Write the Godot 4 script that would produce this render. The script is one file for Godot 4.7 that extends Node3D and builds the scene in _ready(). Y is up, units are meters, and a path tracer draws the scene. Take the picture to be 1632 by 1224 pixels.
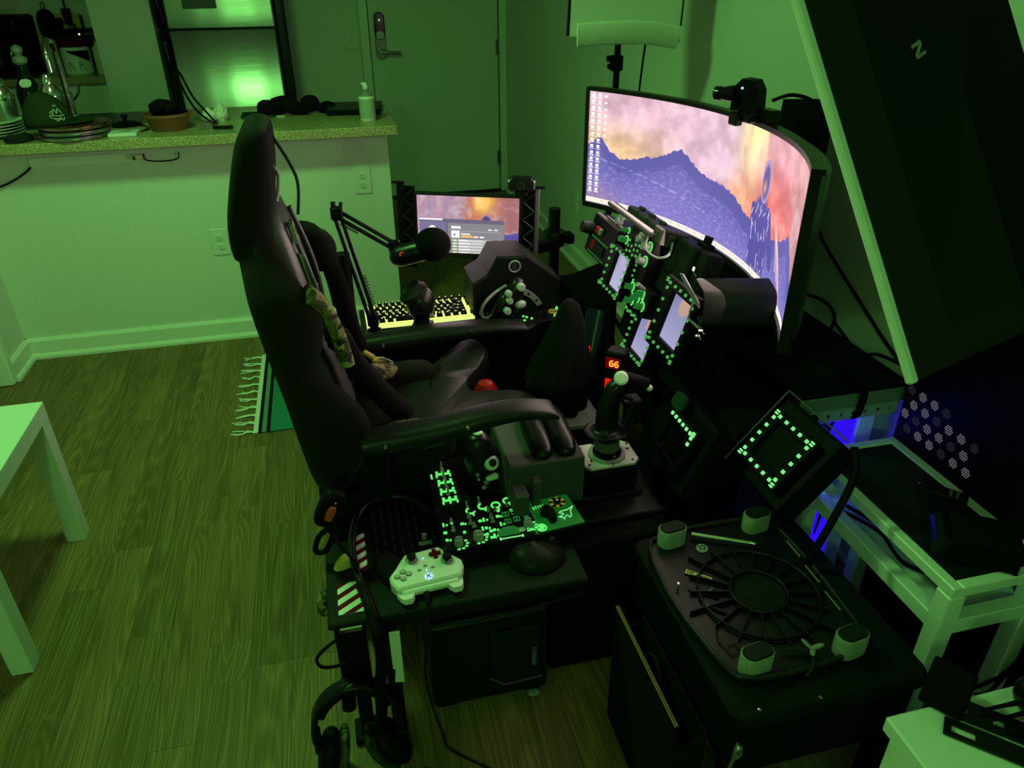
extends Node3D
# A green-lit flat with a home cockpit rig. Metres; x runs along the kitchen peninsula, y is up, the room's far wall is at -z.

var taken := {}
var mats := {}
var rng := RandomNumberGenerator.new()
const Q := Vector3.ZERO

func _ready():
	rng.seed = 7
	var cam := Camera3D.new()
	cam.name = "camera"
	add_child(cam)
	cam.transform = Transform3D(Basis(Vector3(0.97165255, -0.00730811, 0.23630049), Vector3(0.1217234, 0.87232038, -0.47354046), Vector3(-0.20266905, 0.48888009, 0.84848189)), Vector3(0, 1.5, 0))
	cam.fov = 54.93
	cam.near = 0.02
	cam.current = true
	var we := WorldEnvironment.new()
	we.name = "environment"
	var env := Environment.new()
	env.background_mode = Environment.BG_COLOR
	env.background_color = Color(0.0, 0.0, 0.0)
	env.tonemap_mode = Environment.TONE_MAPPER_LINEAR
	env.tonemap_exposure = 1.0
	env.sdfgi_enabled = true
	env.ssao_enabled = true
	env.ssil_enabled = true
	we.environment = env
	add_child(we)
	make_materials()
	# the green bulb of the ceiling fitting lights the room; the screens add their own light
	ceiling_lamp(Vector3(-0.58, 2.45, -2.0), 2.75)
	fill_lamp(Vector3(-0.6, 0, 1.45), 0.7)
	room()
	kitchen()
	living()
	chair()
	rig()
	console_right()
	dash()
	left_side()
	monitors()
	shelf_items()
	bench_side()
	white_desk_side()

# ---------- helpers ----------
func numbered(n: String) -> String:
	if not taken.has(n):
		taken[n] = 0
		return n
	taken[n] += 1
	return "%s_%03d" % [n, taken[n]]

func lin(r, g, b) -> Color:
	return Color(r, g, b).linear_to_srgb()

func mat(key: String, c = null, rough := 0.6, metal := 0.0) -> StandardMaterial3D:
	if mats.has(key):
		return mats[key]
	var m := StandardMaterial3D.new()
	m.resource_name = key
	if c != null:
		m.albedo_color = c if c is Color else Color(c)
	m.roughness = rough
	m.metallic = metal
	if metal < 0.1 and m.albedo_color.get_luminance() < 0.2:
		m.metallic_specular = 0.2 if rough > 0.4 else 0.36
	mats[key] = m
	return m

func glow(key: String, c, e := 1.0) -> StandardMaterial3D:
	var m := mat(key, Color(0.02, 0.02, 0.02), 0.5)
	m.emission_enabled = true
	m.emission = Color(c)
	m.emission_energy_multiplier = e
	return m

func S() -> SurfaceTool:
	var s := SurfaceTool.new()
	s.begin(Mesh.PRIMITIVE_TRIANGLES)
	return s

func part(called: String, s: SurfaceTool, m: Material, parent: Node3D = self, label := "") -> MeshInstance3D:
	s.generate_normals()
	var o := MeshInstance3D.new()
	o.mesh = s.commit()
	o.material_override = m
	o.name = numbered(called) if parent == self else called
	parent.add_child(o, true)
	if label:
		o.set_meta("label", label)
	return o

func again(src: MeshInstance3D, called: String, xf: Transform3D, parent: Node3D = self, m: Material = null) -> MeshInstance3D:
	var o := MeshInstance3D.new()
	o.mesh = src.mesh
	o.material_override = m if m else src.material_override
	o.name = numbered(called) if parent == self else called
	o.transform = xf
	parent.add_child(o, true)
	return o

func thing(called: String, label: String, category: String, at := Vector3.ZERO, turn := 0.0, group := "") -> Node3D:
	var o := Node3D.new()
	o.name = numbered(called)
	add_child(o)
	o.position = at
	o.rotation.y = turn
	return tag(o, label, category, group)

func tag(o: Node3D, label: String, category: String, group := "") -> Node3D:
	o.set_meta("label", label)
	o.set_meta("category", category)
	if group:
		o.set_meta("group", group)
	return o

func struct(called: String, s: SurfaceTool, m: Material, label: String, parent: Node3D = self) -> MeshInstance3D:
	var o := part(called, s, m, parent)
	o.set_meta("kind", "structure")
	o.set_meta("label", label)
	o.set_meta("category", "trim" if called.begins_with("trim") else called.get_slice("_", 0))
	return o

func tri(s: SurfaceTool, a: Vector3, b: Vector3, c: Vector3, sm := -1):
	s.set_smooth_group(sm)
	for v in [a, c, b]:
		s.set_uv(Vector2.ZERO)
		s.add_vertex(v)

func quad(s: SurfaceTool, a: Vector3, b: Vector3, c: Vector3, d: Vector3, sm := -1):
	tri(s, a, b, c, sm)
	tri(s, a, c, d, sm)

func quv(s: SurfaceTool, p: Array, uv: Array, sm := -1):
	s.set_smooth_group(sm)
	for k in [0, 2, 1, 0, 3, 2]:
		s.set_uv(uv[k])
		s.add_vertex(p[k])

func X(at := Vector3.ZERO, rx := 0.0, ry := 0.0, rz := 0.0) -> Transform3D:
	return Transform3D(Basis.from_euler(Vector3(rx, ry, rz)), at)

# chamfered box: centre c, full size e, chamfer b
func box(s: SurfaceTool, c: Vector3, e: Vector3, b := 0.0, xf := Transform3D()):
	var h := e / 2.0
	b = minf(b, minf(h.x, minf(h.y, h.z)) * 0.9)
	var v := func(x, y, z, ax) -> Vector3:
		var k := Vector3(h.x - b, h.y - b, h.z - b)
		k[ax] = h[ax]
		return xf * (c + Vector3(x, y, z) * k)
	quad(s, v.call(1, -1, 1, 0), v.call(1, -1, -1, 0), v.call(1, 1, -1, 0), v.call(1, 1, 1, 0))
	quad(s, v.call(-1, -1, -1, 0), v.call(-1, -1, 1, 0), v.call(-1, 1, 1, 0), v.call(-1, 1, -1, 0))
	quad(s, v.call(-1, 1, 1, 1), v.call(1, 1, 1, 1), v.call(1, 1, -1, 1), v.call(-1, 1, -1, 1))
	quad(s, v.call(-1, -1, -1, 1), v.call(1, -1, -1, 1), v.call(1, -1, 1, 1), v.call(-1, -1, 1, 1))
	quad(s, v.call(-1, -1, 1, 2), v.call(1, -1, 1, 2), v.call(1, 1, 1, 2), v.call(-1, 1, 1, 2))
	quad(s, v.call(1, -1, -1, 2), v.call(-1, -1, -1, 2), v.call(-1, 1, -1, 2), v.call(1, 1, -1, 2))
	if b <= 0.0:
		return
	for i in [-1, 1]:
		for j in [-1, 1]:
			var f: int = i * j
			edge(s, v.call(i, j, -1, 0), v.call(i, j, -1, 1), v.call(i, j, 1, 1), v.call(i, j, 1, 0), f > 0)
			edge(s, v.call(-1, i, j, 1), v.call(-1, i, j, 2), v.call(1, i, j, 2), v.call(1, i, j, 1), f > 0)
			edge(s, v.call(j, -1, i, 2), v.call(j, -1, i, 0), v.call(j, 1, i, 0), v.call(j, 1, i, 2), f > 0)
			for k in [-1, 1]:
				var p: Vector3 = v.call(i, j, k, 0)
				var q: Vector3 = v.call(i, j, k, 1)
				var r: Vector3 = v.call(i, j, k, 2)
				if i * j * k > 0:
					tri(s, p, q, r)
				else:
					tri(s, p, r, q)

func edge(s, a, b, c, d, flip: bool):
	if flip:
		quad(s, a, b, c, d)
	else:
		quad(s, a, d, c, b)

func ring(c: Vector3, u: Vector3, w: Vector3, r: float, n: int, r2 := -1.0) -> PackedVector3Array:
	var p := PackedVector3Array()
	for i in n:
		var t := TAU * i / n
		p.append(c + u * cos(t) * r + w * sin(t) * (r if r2 < 0 else r2))
	return p

# rings wound counter-clockwise as seen against the direction of travel (u x w points along it)
func loft(s: SurfaceTool, rings: Array, caps := true, sm := 1, closed := false, capsm := -1):
	var m: int = rings.size()
	var n: int = rings[0].size()
	for k in (m if closed else m - 1):
		var a: PackedVector3Array = rings[k]
		var b: PackedVector3Array = rings[(k + 1) % m]
		for i in n:
			var j := (i + 1) % n
			quad(s, a[i], a[j], b[j], b[i], sm)
	if caps and not closed:
		fan(s, rings[0], true, capsm)
		fan(s, rings[m - 1], false, capsm)

func fan(s: SurfaceTool, p: PackedVector3Array, flip: bool, sm := -1):
	var c := Vector3.ZERO
	for v in p:
		c += v
	c /= p.size()
	for i in p.size():
		var j := (i + 1) % p.size()
		if flip:
			tri(s, c, p[j], p[i], sm)
		else:
			tri(s, c, p[i], p[j], sm)

func frame(d: Vector3) -> Array:
	d = d.normalized()
	var u := d.cross(Vector3.UP if absf(d.y) < 0.9 else Vector3.RIGHT).normalized()
	return [u, d.cross(u).normalized()]

func cyl(s: SurfaceTool, a: Vector3, b: Vector3, r1: float, r2 := -1.0, n := 16, caps := true):
	var f := frame(b - a)
	loft(s, [ring(a, f[0], f[1], r1, n), ring(b, f[0], f[1], r1 if r2 < 0 else r2, n)], caps)

# lathe round y: profile of (radius, height) from bottom to top
func lathe(s: SurfaceTool, prof: Array, n := 20, xf := Transform3D(), caps := true):
	var g := 2
	for k in prof.size() - 1:
		if k > 0:
			var d1: Vector2 = prof[k] - prof[k - 1]
			var d2: Vector2 = prof[k + 1] - prof[k]
			if absf(d1.angle_to(d2)) > 0.6:
				g += 1
		var a := ring(Vector3(0, prof[k].y, 0), Vector3.RIGHT, Vector3.FORWARD, maxf(prof[k].x, 0.00005), n)
		var b := ring(Vector3(0, prof[k + 1].y, 0), Vector3.RIGHT, Vector3.FORWARD, maxf(prof[k + 1].x, 0.00005), n)
		for i in n:
			a[i] = xf * a[i]
			b[i] = xf * b[i]
		loft(s, [a, b], false, g)
		if caps and k == 0 and prof[0].x > 0.0005:
			fan(s, a, true)
		if caps and k == prof.size() - 2 and prof[-1].x > 0.0005:
			fan(s, b, false)

func smooth(p: Array, k := 6) -> Array:
	var o := []
	for i in p.size() - 1:
		var a: Vector3 = p[maxi(i - 1, 0)]
		var b: Vector3 = p[i]
		var c: Vector3 = p[i + 1]
		var d: Vector3 = p[mini(i + 2, p.size() - 1)]
		for j in k:
			o.append(b.cubic_interpolate(c, a, d, float(j) / k))
	o.append(p[-1])
	return o

func tube(s: SurfaceTool, p: Array, r: float, n := 7, flat := 1.0, closed := false):
	var rings := []
	var u: Vector3 = frame(p[1] - p[0])[0]
	for i in p.size():
		var d: Vector3 = (p[mini(i + 1, p.size() - 1)] - p[maxi(i - 1, 0)]).normalized()
		if closed:
			d = (p[(i + 1) % p.size()] - p[(i - 1 + p.size()) % p.size()]).normalized()
		u = (u - d * u.dot(d)).normalized()
		rings.append(ring(p[i], u, d.cross(u), r, n, r * flat))
	loft(s, rings, true, 1, closed)

# strap: flat band of width w and thickness t along the points; "side" is the direction of its width
func band(s: SurfaceTool, p: Array, w: float, t: float, side: Vector3):
	var rings := []
	for i in p.size():
		var d: Vector3 = (p[mini(i + 1, p.size() - 1)] - p[maxi(i - 1, 0)]).normalized()
		var x := (side - d * side.dot(d)).normalized() * w / 2.0
		var y := d.cross(x).normalized() * t / 2.0
		rings.append(PackedVector3Array([p[i] - x - y * 0.4, p[i] - x * 0.8 - y, p[i] + x * 0.8 - y, p[i] + x - y * 0.4, p[i] + x + y * 0.4, p[i] + x * 0.8 + y, p[i] - x * 0.8 + y, p[i] - x + y * 0.4]))
	loft(s, rings, true, 1)

# polygon in local xy (counter-clockwise) pushed from z0 to z1, top edge chamfered by b
func prism(s: SurfaceTool, poly: Array, z0: float, z1: float, xf := Transform3D(), b := 0.0, sm := -1):
	var pts := PackedVector2Array(poly)
	var area := 0.0
	for i in pts.size():
		area += pts[i - 1].cross(pts[i])
	if area < 0.0:
		pts.reverse()
	var inner := pts
	if b > 0.0:
		inner = PackedVector2Array()
		for i in pts.size():
			var d1 := (pts[i] - pts[i - 1]).normalized()
			var d2 := (pts[(i + 1) % pts.size()] - pts[i]).normalized()
			var nn := (Vector2(-d1.y, d1.x) + Vector2(-d2.y, d2.x))
			inner.append(pts[i] + nn * (b / maxf(0.3, 1.0 + d1.dot(d2))))
	var ix := Geometry2D.triangulate_polygon(pts)
	for k in range(0, ix.size(), 3):
		var a := inner[ix[k]]
		var c := inner[ix[k + 1]]
		var d := inner[ix[k + 2]]
		if (c - a).cross(d - a) < 0:
			var t := c
			c = d
			d = t
		tri(s, xf * Vector3(a.x, a.y, z1), xf * Vector3(c.x, c.y, z1), xf * Vector3(d.x, d.y, z1))
		a = pts[ix[k]]
		c = pts[ix[k + 1]]
		d = pts[ix[k + 2]]
		if (c - a).cross(d - a) < 0:
			var t := c
			c = d
			d = t
		tri(s, xf * Vector3(a.x, a.y, z0), xf * Vector3(d.x, d.y, z0), xf * Vector3(c.x, c.y, z0))
	for i in pts.size():
		var j := (i + 1) % pts.size()
		quad(s, xf * Vector3(pts[i].x, pts[i].y, z0), xf * Vector3(pts[j].x, pts[j].y, z0), xf * Vector3(pts[j].x, pts[j].y, z1 - b), xf * Vector3(pts[i].x, pts[i].y, z1 - b), sm)
		if b > 0.0:
			quad(s, xf * Vector3(pts[i].x, pts[i].y, z1 - b), xf * Vector3(pts[j].x, pts[j].y, z1 - b), xf * Vector3(inner[j].x, inner[j].y, z1), xf * Vector3(inner[i].x, inner[i].y, z1), sm)

func rrect(w: float, h: float, r: float, n := 4, c := Vector2.ZERO) -> Array:
	var o := []
	for k in 4:
		var cc := c + Vector2((w / 2 - r) * (1 if k in [0, 3] else -1), (h / 2 - r) * (1 if k < 2 else -1))
		for i in n + 1:
			var t := PI / 2 * (k + float(i) / n)
			o.append(cc + Vector2(cos(t), sin(t)) * r)
	return o

# soft cushion: superellipsoid of half sizes h
func pillow(s: SurfaceTool, h: Vector3, xf := Transform3D(), e1 := 0.45, e2 := 0.45, n := 20, m := 12):
	var pw := func(v: float, e: float) -> float: return signf(v) * pow(absf(v), e)
	var rings := []
	for k in m + 1:
		var f := lerpf(-PI / 2, PI / 2, float(k) / m)
		var cr: float = maxf(pw.call(cos(f), e1), 0.001)
		var sy: float = pw.call(sin(f), e1)
		var p := PackedVector3Array()
		for i in n:
			var t := -TAU * i / n
			p.append(xf * Vector3(h.x * cr * pw.call(cos(t), e2), h.y * sy, h.z * cr * pw.call(sin(t), e2)))
		rings.append(p)
	loft(s, rings, true, 1, false, 1)

func ball(s: SurfaceTool, c: Vector3, r: Vector3, n := 16, m := 10, xf := Transform3D()):
	pillow(s, r, xf * Transform3D(Basis(), c), 1.0, 1.0, n, m)

func words(called: String, text: String, size: float, depth: float, m: Material, xf: Transform3D, parent: Node3D, bold := false) -> MeshInstance3D:
	var t := TextMesh.new()
	var f := SystemFont.new()
	f.font_names = PackedStringArray(["Droid Sans"])
	if bold:
		f.font_weight = 700
	t.font = f
	t.text = text
	t.font_size = 64
	t.pixel_size = size / 64.0
	t.depth = depth
	var o := MeshInstance3D.new()
	o.mesh = t
	o.material_override = m
	o.name = called
	o.transform = xf
	parent.add_child(o, true)
	return o

func lights_on(l: Light3D, called: String, at: Vector3, c: Color, e: float, size := 0.05):
	l.name = called
	l.light_color = c
	l.light_energy = e
	l.light_size = size
	l.shadow_enabled = true
	if l is OmniLight3D:
		l.omni_range = 14.0
		l.omni_attenuation = 2.0
	add_child(l)
	l.position = at

# ---------- materials ----------
func speckle(seed_: int, size: int, cols: Array, weights: Array) -> ImageTexture:
	var r := RandomNumberGenerator.new()
	r.seed = seed_
	var im := Image.create(size, size, false, Image.FORMAT_RGB8)
	for y in size:
		for x in size:
			var k := r.rand_weighted(PackedFloat32Array(weights))
			im.set_pixel(x, y, cols[k])
	return ImageTexture.create_from_image(im)

func noise(seed_: int, freq: float, oct := 3) -> FastNoiseLite:
	var n := FastNoiseLite.new()
	n.seed = seed_
	n.frequency = freq
	n.fractal_octaves = oct
	return n

func wood() -> ImageTexture:
	var w := 512
	var h := 1024
	var im := Image.create(w, h, false, Image.FORMAT_RGB8)
	var n1 := noise(3, 0.0042, 2)
	var n2 := noise(9, 0.05, 2)
	var n3 := noise(12, 0.006, 2)
	var dark := Color(0.42, 0.30, 0.19)
	var light := Color(0.66, 0.51, 0.36)
	for y in h:
		for x in w:
			var a := n1.get_noise_2d(x * 1.1, y * 0.2)
			var fine := n2.get_noise_2d(x * 4.0 + a * 160.0, y * 0.1)
			var t := fposmod(a * 9.0 + x * 0.016, 1.0)
			var ridge := pow(1.0 - absf(t * 2.0 - 1.0), 1.6)
			var v := clampf(0.45 + (ridge - 0.45) * 0.4 + fine * 0.5 + n3.get_noise_2d(x, y * 0.3) * 0.22, 0.0, 1.0)
			im.set_pixel(x, y, dark.lerp(light, v))
	return ImageTexture.create_from_image(im)

func camo() -> ImageTexture:
	var im := Image.create(192, 192, false, Image.FORMAT_RGB8)
	var n1 := noise(21, 0.022, 2)
	var n2 := noise(22, 0.026, 2)
	var n3 := noise(23, 0.03, 2)
	for y in 192:
		for x in 192:
			var c := Color(0.30, 0.29, 0.17)
			if n1.get_noise_2d(x, y) > 0.08:
				c = Color(0.16, 0.13, 0.09)
			if n2.get_noise_2d(x, y) > 0.16:
				c = Color(0.62, 0.6, 0.36)
			if n3.get_noise_2d(x, y) > 0.26:
				c = Color(0.05, 0.05, 0.04)
			im.set_pixel(x, y, c)
	return ImageTexture.create_from_image(im)

func tri_map(m: StandardMaterial3D, k: float, world := true):
	m.uv1_triplanar = true
	m.uv1_world_triplanar = world
	m.uv1_scale = Vector3(k, k, k)

func bump(key: String, freq: float, size := 256) -> NoiseTexture2D:
	var t := NoiseTexture2D.new()
	t.width = size
	t.height = size
	t.seamless = true
	t.noise = noise(hash(key) % 1000, freq, 3)
	return t

func make_materials():
	var m := mat("wall_paint", Color(0.84, 0.84, 0.82), 0.75)
	m.heightmap_enabled = true
	m.heightmap_texture = bump("paint", 0.05)
	m.heightmap_scale = 0.06
	tri_map(m, 3.0)
	mat("trim_paint", Color(0.88, 0.88, 0.86), 0.4)
	mat("door_paint", Color(0.83, 0.83, 0.81), 0.5)
	m = mat("wood", Color(1, 1, 1), 0.5)
	m.albedo_texture = wood()
	m.metallic_specular = 0.35
	mat("underfloor", Color(0.12, 0.09, 0.06), 0.8)
	m = mat("granite", Color(1, 1, 1), 0.22)
	m.albedo_texture = speckle(5, 256, [Color(0.72, 0.66, 0.5), Color(0.55, 0.47, 0.33), Color(0.85, 0.8, 0.66), Color(0.36, 0.3, 0.22)], [4.0, 3.0, 2.0, 1.3])
	tri_map(m, 2.6)
	m = mat("steel", Color(0.62, 0.62, 0.62), 0.24, 1.0)
	m.heightmap_enabled = true
	var nt := bump("steel", 0.011)
	m.heightmap_texture = nt
	m.heightmap_scale = 0.01
	m.uv1_triplanar = true
	m.uv1_world_triplanar = true
	m.uv1_scale = Vector3(0.9, 26.0, 0.9)
	mat("chrome", Color(0.8, 0.8, 0.8), 0.12, 1.0)
	mat("brushed", Color(0.6, 0.6, 0.6), 0.35, 1.0)
	mat("nickel", Color(0.55, 0.54, 0.5), 0.3, 1.0)
	mat("black", Color(0.05, 0.05, 0.05), 0.5)
	mat("black_matt", Color(0.045, 0.045, 0.045), 0.85)
	mat("black_soft", Color(0.06, 0.058, 0.055), 0.9)
	mat("black_gloss", Color(0.03, 0.03, 0.03), 0.12)
	mat("black_satin", Color(0.055, 0.055, 0.057), 0.34)
	m = mat("leather", Color(0.085, 0.085, 0.08), 0.4)
	m.heightmap_enabled = true
	m.heightmap_texture = bump("leather", 0.09)
	m.heightmap_scale = 0.03
	tri_map(m, 9.0)
	m = mat("fabric", Color(0.1, 0.09, 0.085), 0.95)
	m.rim_enabled = true
	m.rim = 0.25
	m.rim_tint = 0.6
	m = mat("leather_grey", Color(0.24, 0.235, 0.23), 0.4)
	m.heightmap_enabled = true
	m.heightmap_texture = mat("leather").heightmap_texture
	m.heightmap_scale = 0.03
	tri_map(m, 9.0)
	mat("dark_grey", Color(0.13, 0.13, 0.13), 0.55)
	mat("grey", Color(0.3, 0.3, 0.3), 0.5)
	mat("mid_grey", Color(0.5, 0.5, 0.5), 0.5)
	mat("white", Color(0.85, 0.85, 0.84), 0.4)
	mat("white_matt", Color(0.85, 0.85, 0.83), 0.8)
	mat("white_lacquer", Color(0.88, 0.88, 0.87), 0.35)
	mat("cream", Color(0.85, 0.82, 0.72), 0.5)
	mat("terracotta", Color(0.5, 0.3, 0.2), 0.6)
	mat("red", Color(0.62, 0.06, 0.06), 0.4)
	mat("dark_red", Color(0.36, 0.03, 0.04), 0.6)
	mat("orange", Color(0.75, 0.25, 0.08), 0.5)
	mat("teal", Color(0.1, 0.45, 0.4), 0.9)
	mat("olive", Color(0.16, 0.2, 0.13), 0.9)
	mat("card", Color(0.55, 0.43, 0.27), 0.9)
	mat("yellow", Color(0.75, 0.68, 0.3), 0.8)
	m = mat("camo", Color(1, 1, 1), 0.85)
	m.albedo_texture = camo()
	tri_map(m, 5.0, false)
	m = mat("pane", Color(1, 1, 1, 0.12), 0.05)
	m.transparency = BaseMaterial3D.TRANSPARENCY_ALPHA
	glow("key_light", Color(0.9, 1.0, 0.55), 1.1)
	glow("legend", Color(0.42, 1.0, 0.46), 0.9)
	glow("legend_dim", Color(0.25, 0.8, 0.32), 0.22)
	glow("legend_pale", Color(0.55, 1.0, 0.6), 0.95)
	glow("amber", Color(0.9, 0.75, 0.2), 0.3)
	glow("red_glow", Color(1.0, 0.12, 0.06), 0.8)
	glow("red_dim", Color(0.9, 0.05, 0.03), 0.16)
	glow("white_glow", Color(0.75, 0.95, 1.0), 1.0)
	glow("blue_glow", Color(0.12, 0.05, 1.0), 1.4)
	glow("bulb", Color(0.3, 1.0, 0.26), 2.0)

func ceiling_lamp(at: Vector3, e: float):
	var t := thing("ceiling_lamp", "round flush ceiling lamp glowing green above the open floor", "ceiling lamp", at)
	var s := S()
	lathe(s, [Vector2(0.17, -0.03), Vector2(0.175, -0.012), Vector2(0.17, 0.0)], 28)
	part("base_plate", s, mat("white"), t)
	s = S()
	lathe(s, [Vector2(0.0, -0.085), Vector2(0.07, -0.078), Vector2(0.13, -0.055), Vector2(0.16, -0.03)], 28, Transform3D(), false)
	part("lamp_shade", s, glow("bulb", Color(0.3, 1.0, 0.26), 2.0), t)
	var al := AreaLight3D.new()
	lights_on(al, "ceiling_bulb", at + Vector3(0, -0.09, 0), lin(0.25, 1.0, 0.19), e)
	al.area_size = Vector2(0.26, 0.26)
	al.rotation.x = -PI / 2

func fill_lamp(at: Vector3, e: float):  # unseen; inferred from the half wall's weak shadow and added as fill
	var t := thing("fill_lamp", "unseen floor lamp with a green bulb added behind the viewer as fill", "floor lamp", at)
	var s := S()
	lathe(s, [Vector2(0.14, 0), Vector2(0.14, 0.015), Vector2(0.02, 0.025)], 24)
	part("base", s, mat("black"), t)
	s = S()
	cyl(s, Vector3(0, 0.02, 0), Vector3(0, 1.8, 0), 0.012, -1, 12)
	part("pole", s, mat("black"), t)
	s = S()
	lathe(s, [Vector2(0.012, 1.8), Vector2(0.02, 1.82), Vector2(0.02, 1.85)], 14)
	part("socket", s, mat("black"), t)
	s = S()
	lathe(s, [Vector2(0.018, 1.85), Vector2(0.042, 1.89), Vector2(0.055, 1.93), Vector2(0.042, 1.97), Vector2(0.0, 1.985)], 20)
	part("bulb", s, mat("bulb"), t)
	lights_on(OmniLight3D.new(), "fill_lamp_light", at + Vector3(0, 1.92, 0), lin(0.25, 1.0, 0.19), e, 0.05)

# ---------- the room ----------
func slab(called: String, label: String, lo: Vector3, hi: Vector3, m := "wall_paint", b := 0.0, parent: Node3D = self) -> MeshInstance3D:
	var s := S()
	box(s, (lo + hi) / 2.0, hi - lo, b)
	return struct(called, s, mat(m), label, parent)

func skirting(called: String, label: String, a: Vector3, b: Vector3, out: Vector3, h := 0.094):
	var s := S()
	var u := (b - a).normalized()
	var prof := [Vector2(0, 0), Vector2(0.026, 0), Vector2(0.026, 0.012), Vector2(0.02, 0.022), Vector2(0.015, 0.024), Vector2(0.015, h - 0.012), Vector2(0.008, h), Vector2(0, h)]
	var xf := Transform3D(Basis(out, Vector3.UP, out.cross(Vector3.UP)), a)
	var l := (b - a).length()
	if out.cross(Vector3.UP).dot(u) > 0:
		prism(s, prof, 0, l, xf)
	else:
		prism(s, prof, -l, 0, xf)
	struct(called, s, mat("trim_paint"), label)

func room():
	floor_()
	slab("ceiling", "flat white ceiling over the whole room", Vector3(-2.75, 2.45, -6.3), Vector3(1.45, 2.6, 1.75))
	slab("wall_right", "long plain wall to the right, behind the curved monitor", Vector3(1.325, -0.1, -5.8), Vector3(1.45, 2.45, 1.75))
	slab("wall_near", "plain wall behind the viewer", Vector3(-2.75, -0.1, 1.6), Vector3(1.325, 2.45, 1.75))
	slab("wall_left", "plain wall far to the left of the coffee table", Vector3(-2.75, -0.1, -6.3), Vector3(-2.6, 2.45, 1.6))
	slab("wall_stub", "short wall stub where the peninsula meets the left side", Vector3(-2.6, 0, -3.37), Vector3(-1.405, 2.45, -3.13))
	slab("wall_peninsula", "pale half wall under the speckled countertop", Vector3(-2.6, 0, -3.5), Vector3(0.254, 0.897, -3.37))
	slab("wall_pillar", "plain wall end between the kitchen counter and the fridge", Vector3(-1.235, 0, -6.1), Vector3(-0.905, 2.45, -5.15))
	slab("wall_kitchen", "dim kitchen back wall behind the counter and its clutter", Vector3(-2.6, 0, -6.3), Vector3(-0.1, 2.45, -6.1))
	slab("wall_return", "narrow return wall beside the fridge", Vector3(-0.17, 0, -6.1), Vector3(-0.1, 2.45, -5.64))
	# the far wall with the entrance door in it
	var s := S()
	box(s, Vector3(0.1, 1.225, -5.71), Vector3(0.4, 2.45, 0.14))
	box(s, Vector3(0.815, 2.285, -5.71), Vector3(1.03, 0.33, 0.14))
	box(s, Vector3(1.3275, 1.225, -5.71), Vector3(0.005, 2.45, 0.14))
	struct("wall_far", s, mat("wall_paint"), "far wall holding the entrance door and a light switch")
	var d := Node3D.new()
	d.name = "door_1"
	add_child(d)
	d.set_meta("kind", "structure")
	d.set_meta("label", "closed pale entrance door with a keypad lock and lever")
	d.set_meta("category", "door")
	s = S()
	box(s, Vector3(0.817, 1.04, -5.665), Vector3(0.896, 2.06, 0.045), 0.003)
	part("door_leaf", s, mat("door_paint"), d)
	s = S()
	for x in [0.332, 1.298]:
		box(s, Vector3(x, 1.06, -5.64), Vector3(0.062 if x < 1 else 0.052, 2.12, 0.05), 0.006)
	box(s, Vector3(0.815, 2.15, -5.64), Vector3(1.02, 0.07, 0.05), 0.006)
	part("door_frame", s, mat("trim_paint"), d)
	for y in [0.25, 1.02, 1.85]:
		s = S()
		cyl(s, Vector3(1.268, y - 0.055, -5.632), Vector3(1.268, y + 0.055, -5.632), 0.009, -1, 10)
		box(s, Vector3(1.258, y, -5.64), Vector3(0.02, 0.1, 0.006))
		part("hinge", s, mat("nickel"), d)
	s = S()
	prism(s, rrect(0.072, 0.25, 0.032, 5), 0, 0.016, X(Vector3(0.437, 1.09, -5.643)), 0.004)
	part("lock_plate", s, mat("nickel"), d)
	s = S()
	prism(s, rrect(0.066, 0.15, 0.03, 5), 0, 0.028, X(Vector3(0.437, 1.185, -5.63)), 0.006)
	var lk := part("keypad", s, mat("black_gloss"), d)
	s = S()
	cyl(s, Vector3(0.437, 1.212, -5.602), Vector3(0.437, 1.212, -5.6), 0.008, -1, 12)
	part("keypad_light", s, glow("white_dim", Color(0.8, 1, 0.85), 0.35), lk)
	s = S()
	prism(s, rrect(0.06, 0.06, 0.02, 4), 0, 0.03, X(Vector3(0.437, 1.12, -5.63)), 0.006)
	cyl(s, Vector3(0.437, 1.122, -5.6), Vector3(0.437, 1.122, -5.59), 0.017, -1, 16)
	part("lock_cylinder", s, mat("brushed"), d)
	s = S()
	cyl(s, Vector3(0.437, 1.013, -5.63), Vector3(0.437, 1.013, -5.575), 0.022, 0.016, 16)
	tube(s, smooth([Vector3(0.437, 1.013, -5.575), Vector3(0.48, 1.012, -5.57), Vector3(0.565, 1.005, -5.572)], 5), 0.011, 8)
	part("lever", s, mat("brushed"), d)
	slab("trim_threshold", "dark metal threshold under the entrance door", Vector3(0.36, 0, -5.68), Vector3(1.27, 0.014, -5.6), "dark_grey", 0.004)
	skirting("baseboard_peninsula", "white baseboard along the foot of the half wall", Vector3(-1.405, 0, -3.37), Vector3(0.254, 0, -3.37), Vector3(0, 0, 1))
	skirting("baseboard_right", "white baseboard along the foot of the right wall", Vector3(1.325, 0, 1.6), Vector3(1.325, 0, -5.6), Vector3(-1, 0, 0))
	skirting("baseboard_stub", "short white baseboard round the left wall stub", Vector3(-1.405, 0, -3.37), Vector3(-1.405, 0, -3.14), Vector3(1, 0, 0))
	slab("trim_stub", "white casing on the end of the left wall stub", Vector3(-1.47, 0, -3.15), Vector3(-1.39, 2.1, -3.1), "trim_paint", 0.008)
	slab("trim_peninsula", "flat trim board on the half wall just under the countertop", Vector3(-1.165, 0.822, -3.371), Vector3(-0.775, 0.862, -3.362), "trim_paint", 0.003)
	# switches and outlets
	var o := thing("light_switch", "white light switch plate left of the entrance door", "light switch", Vector3(0.244, 1.093, -5.64))
	s = S()
	prism(s, rrect(0.072, 0.116, 0.006, 2), 0, 0.006, Transform3D(), 0.002)
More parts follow.
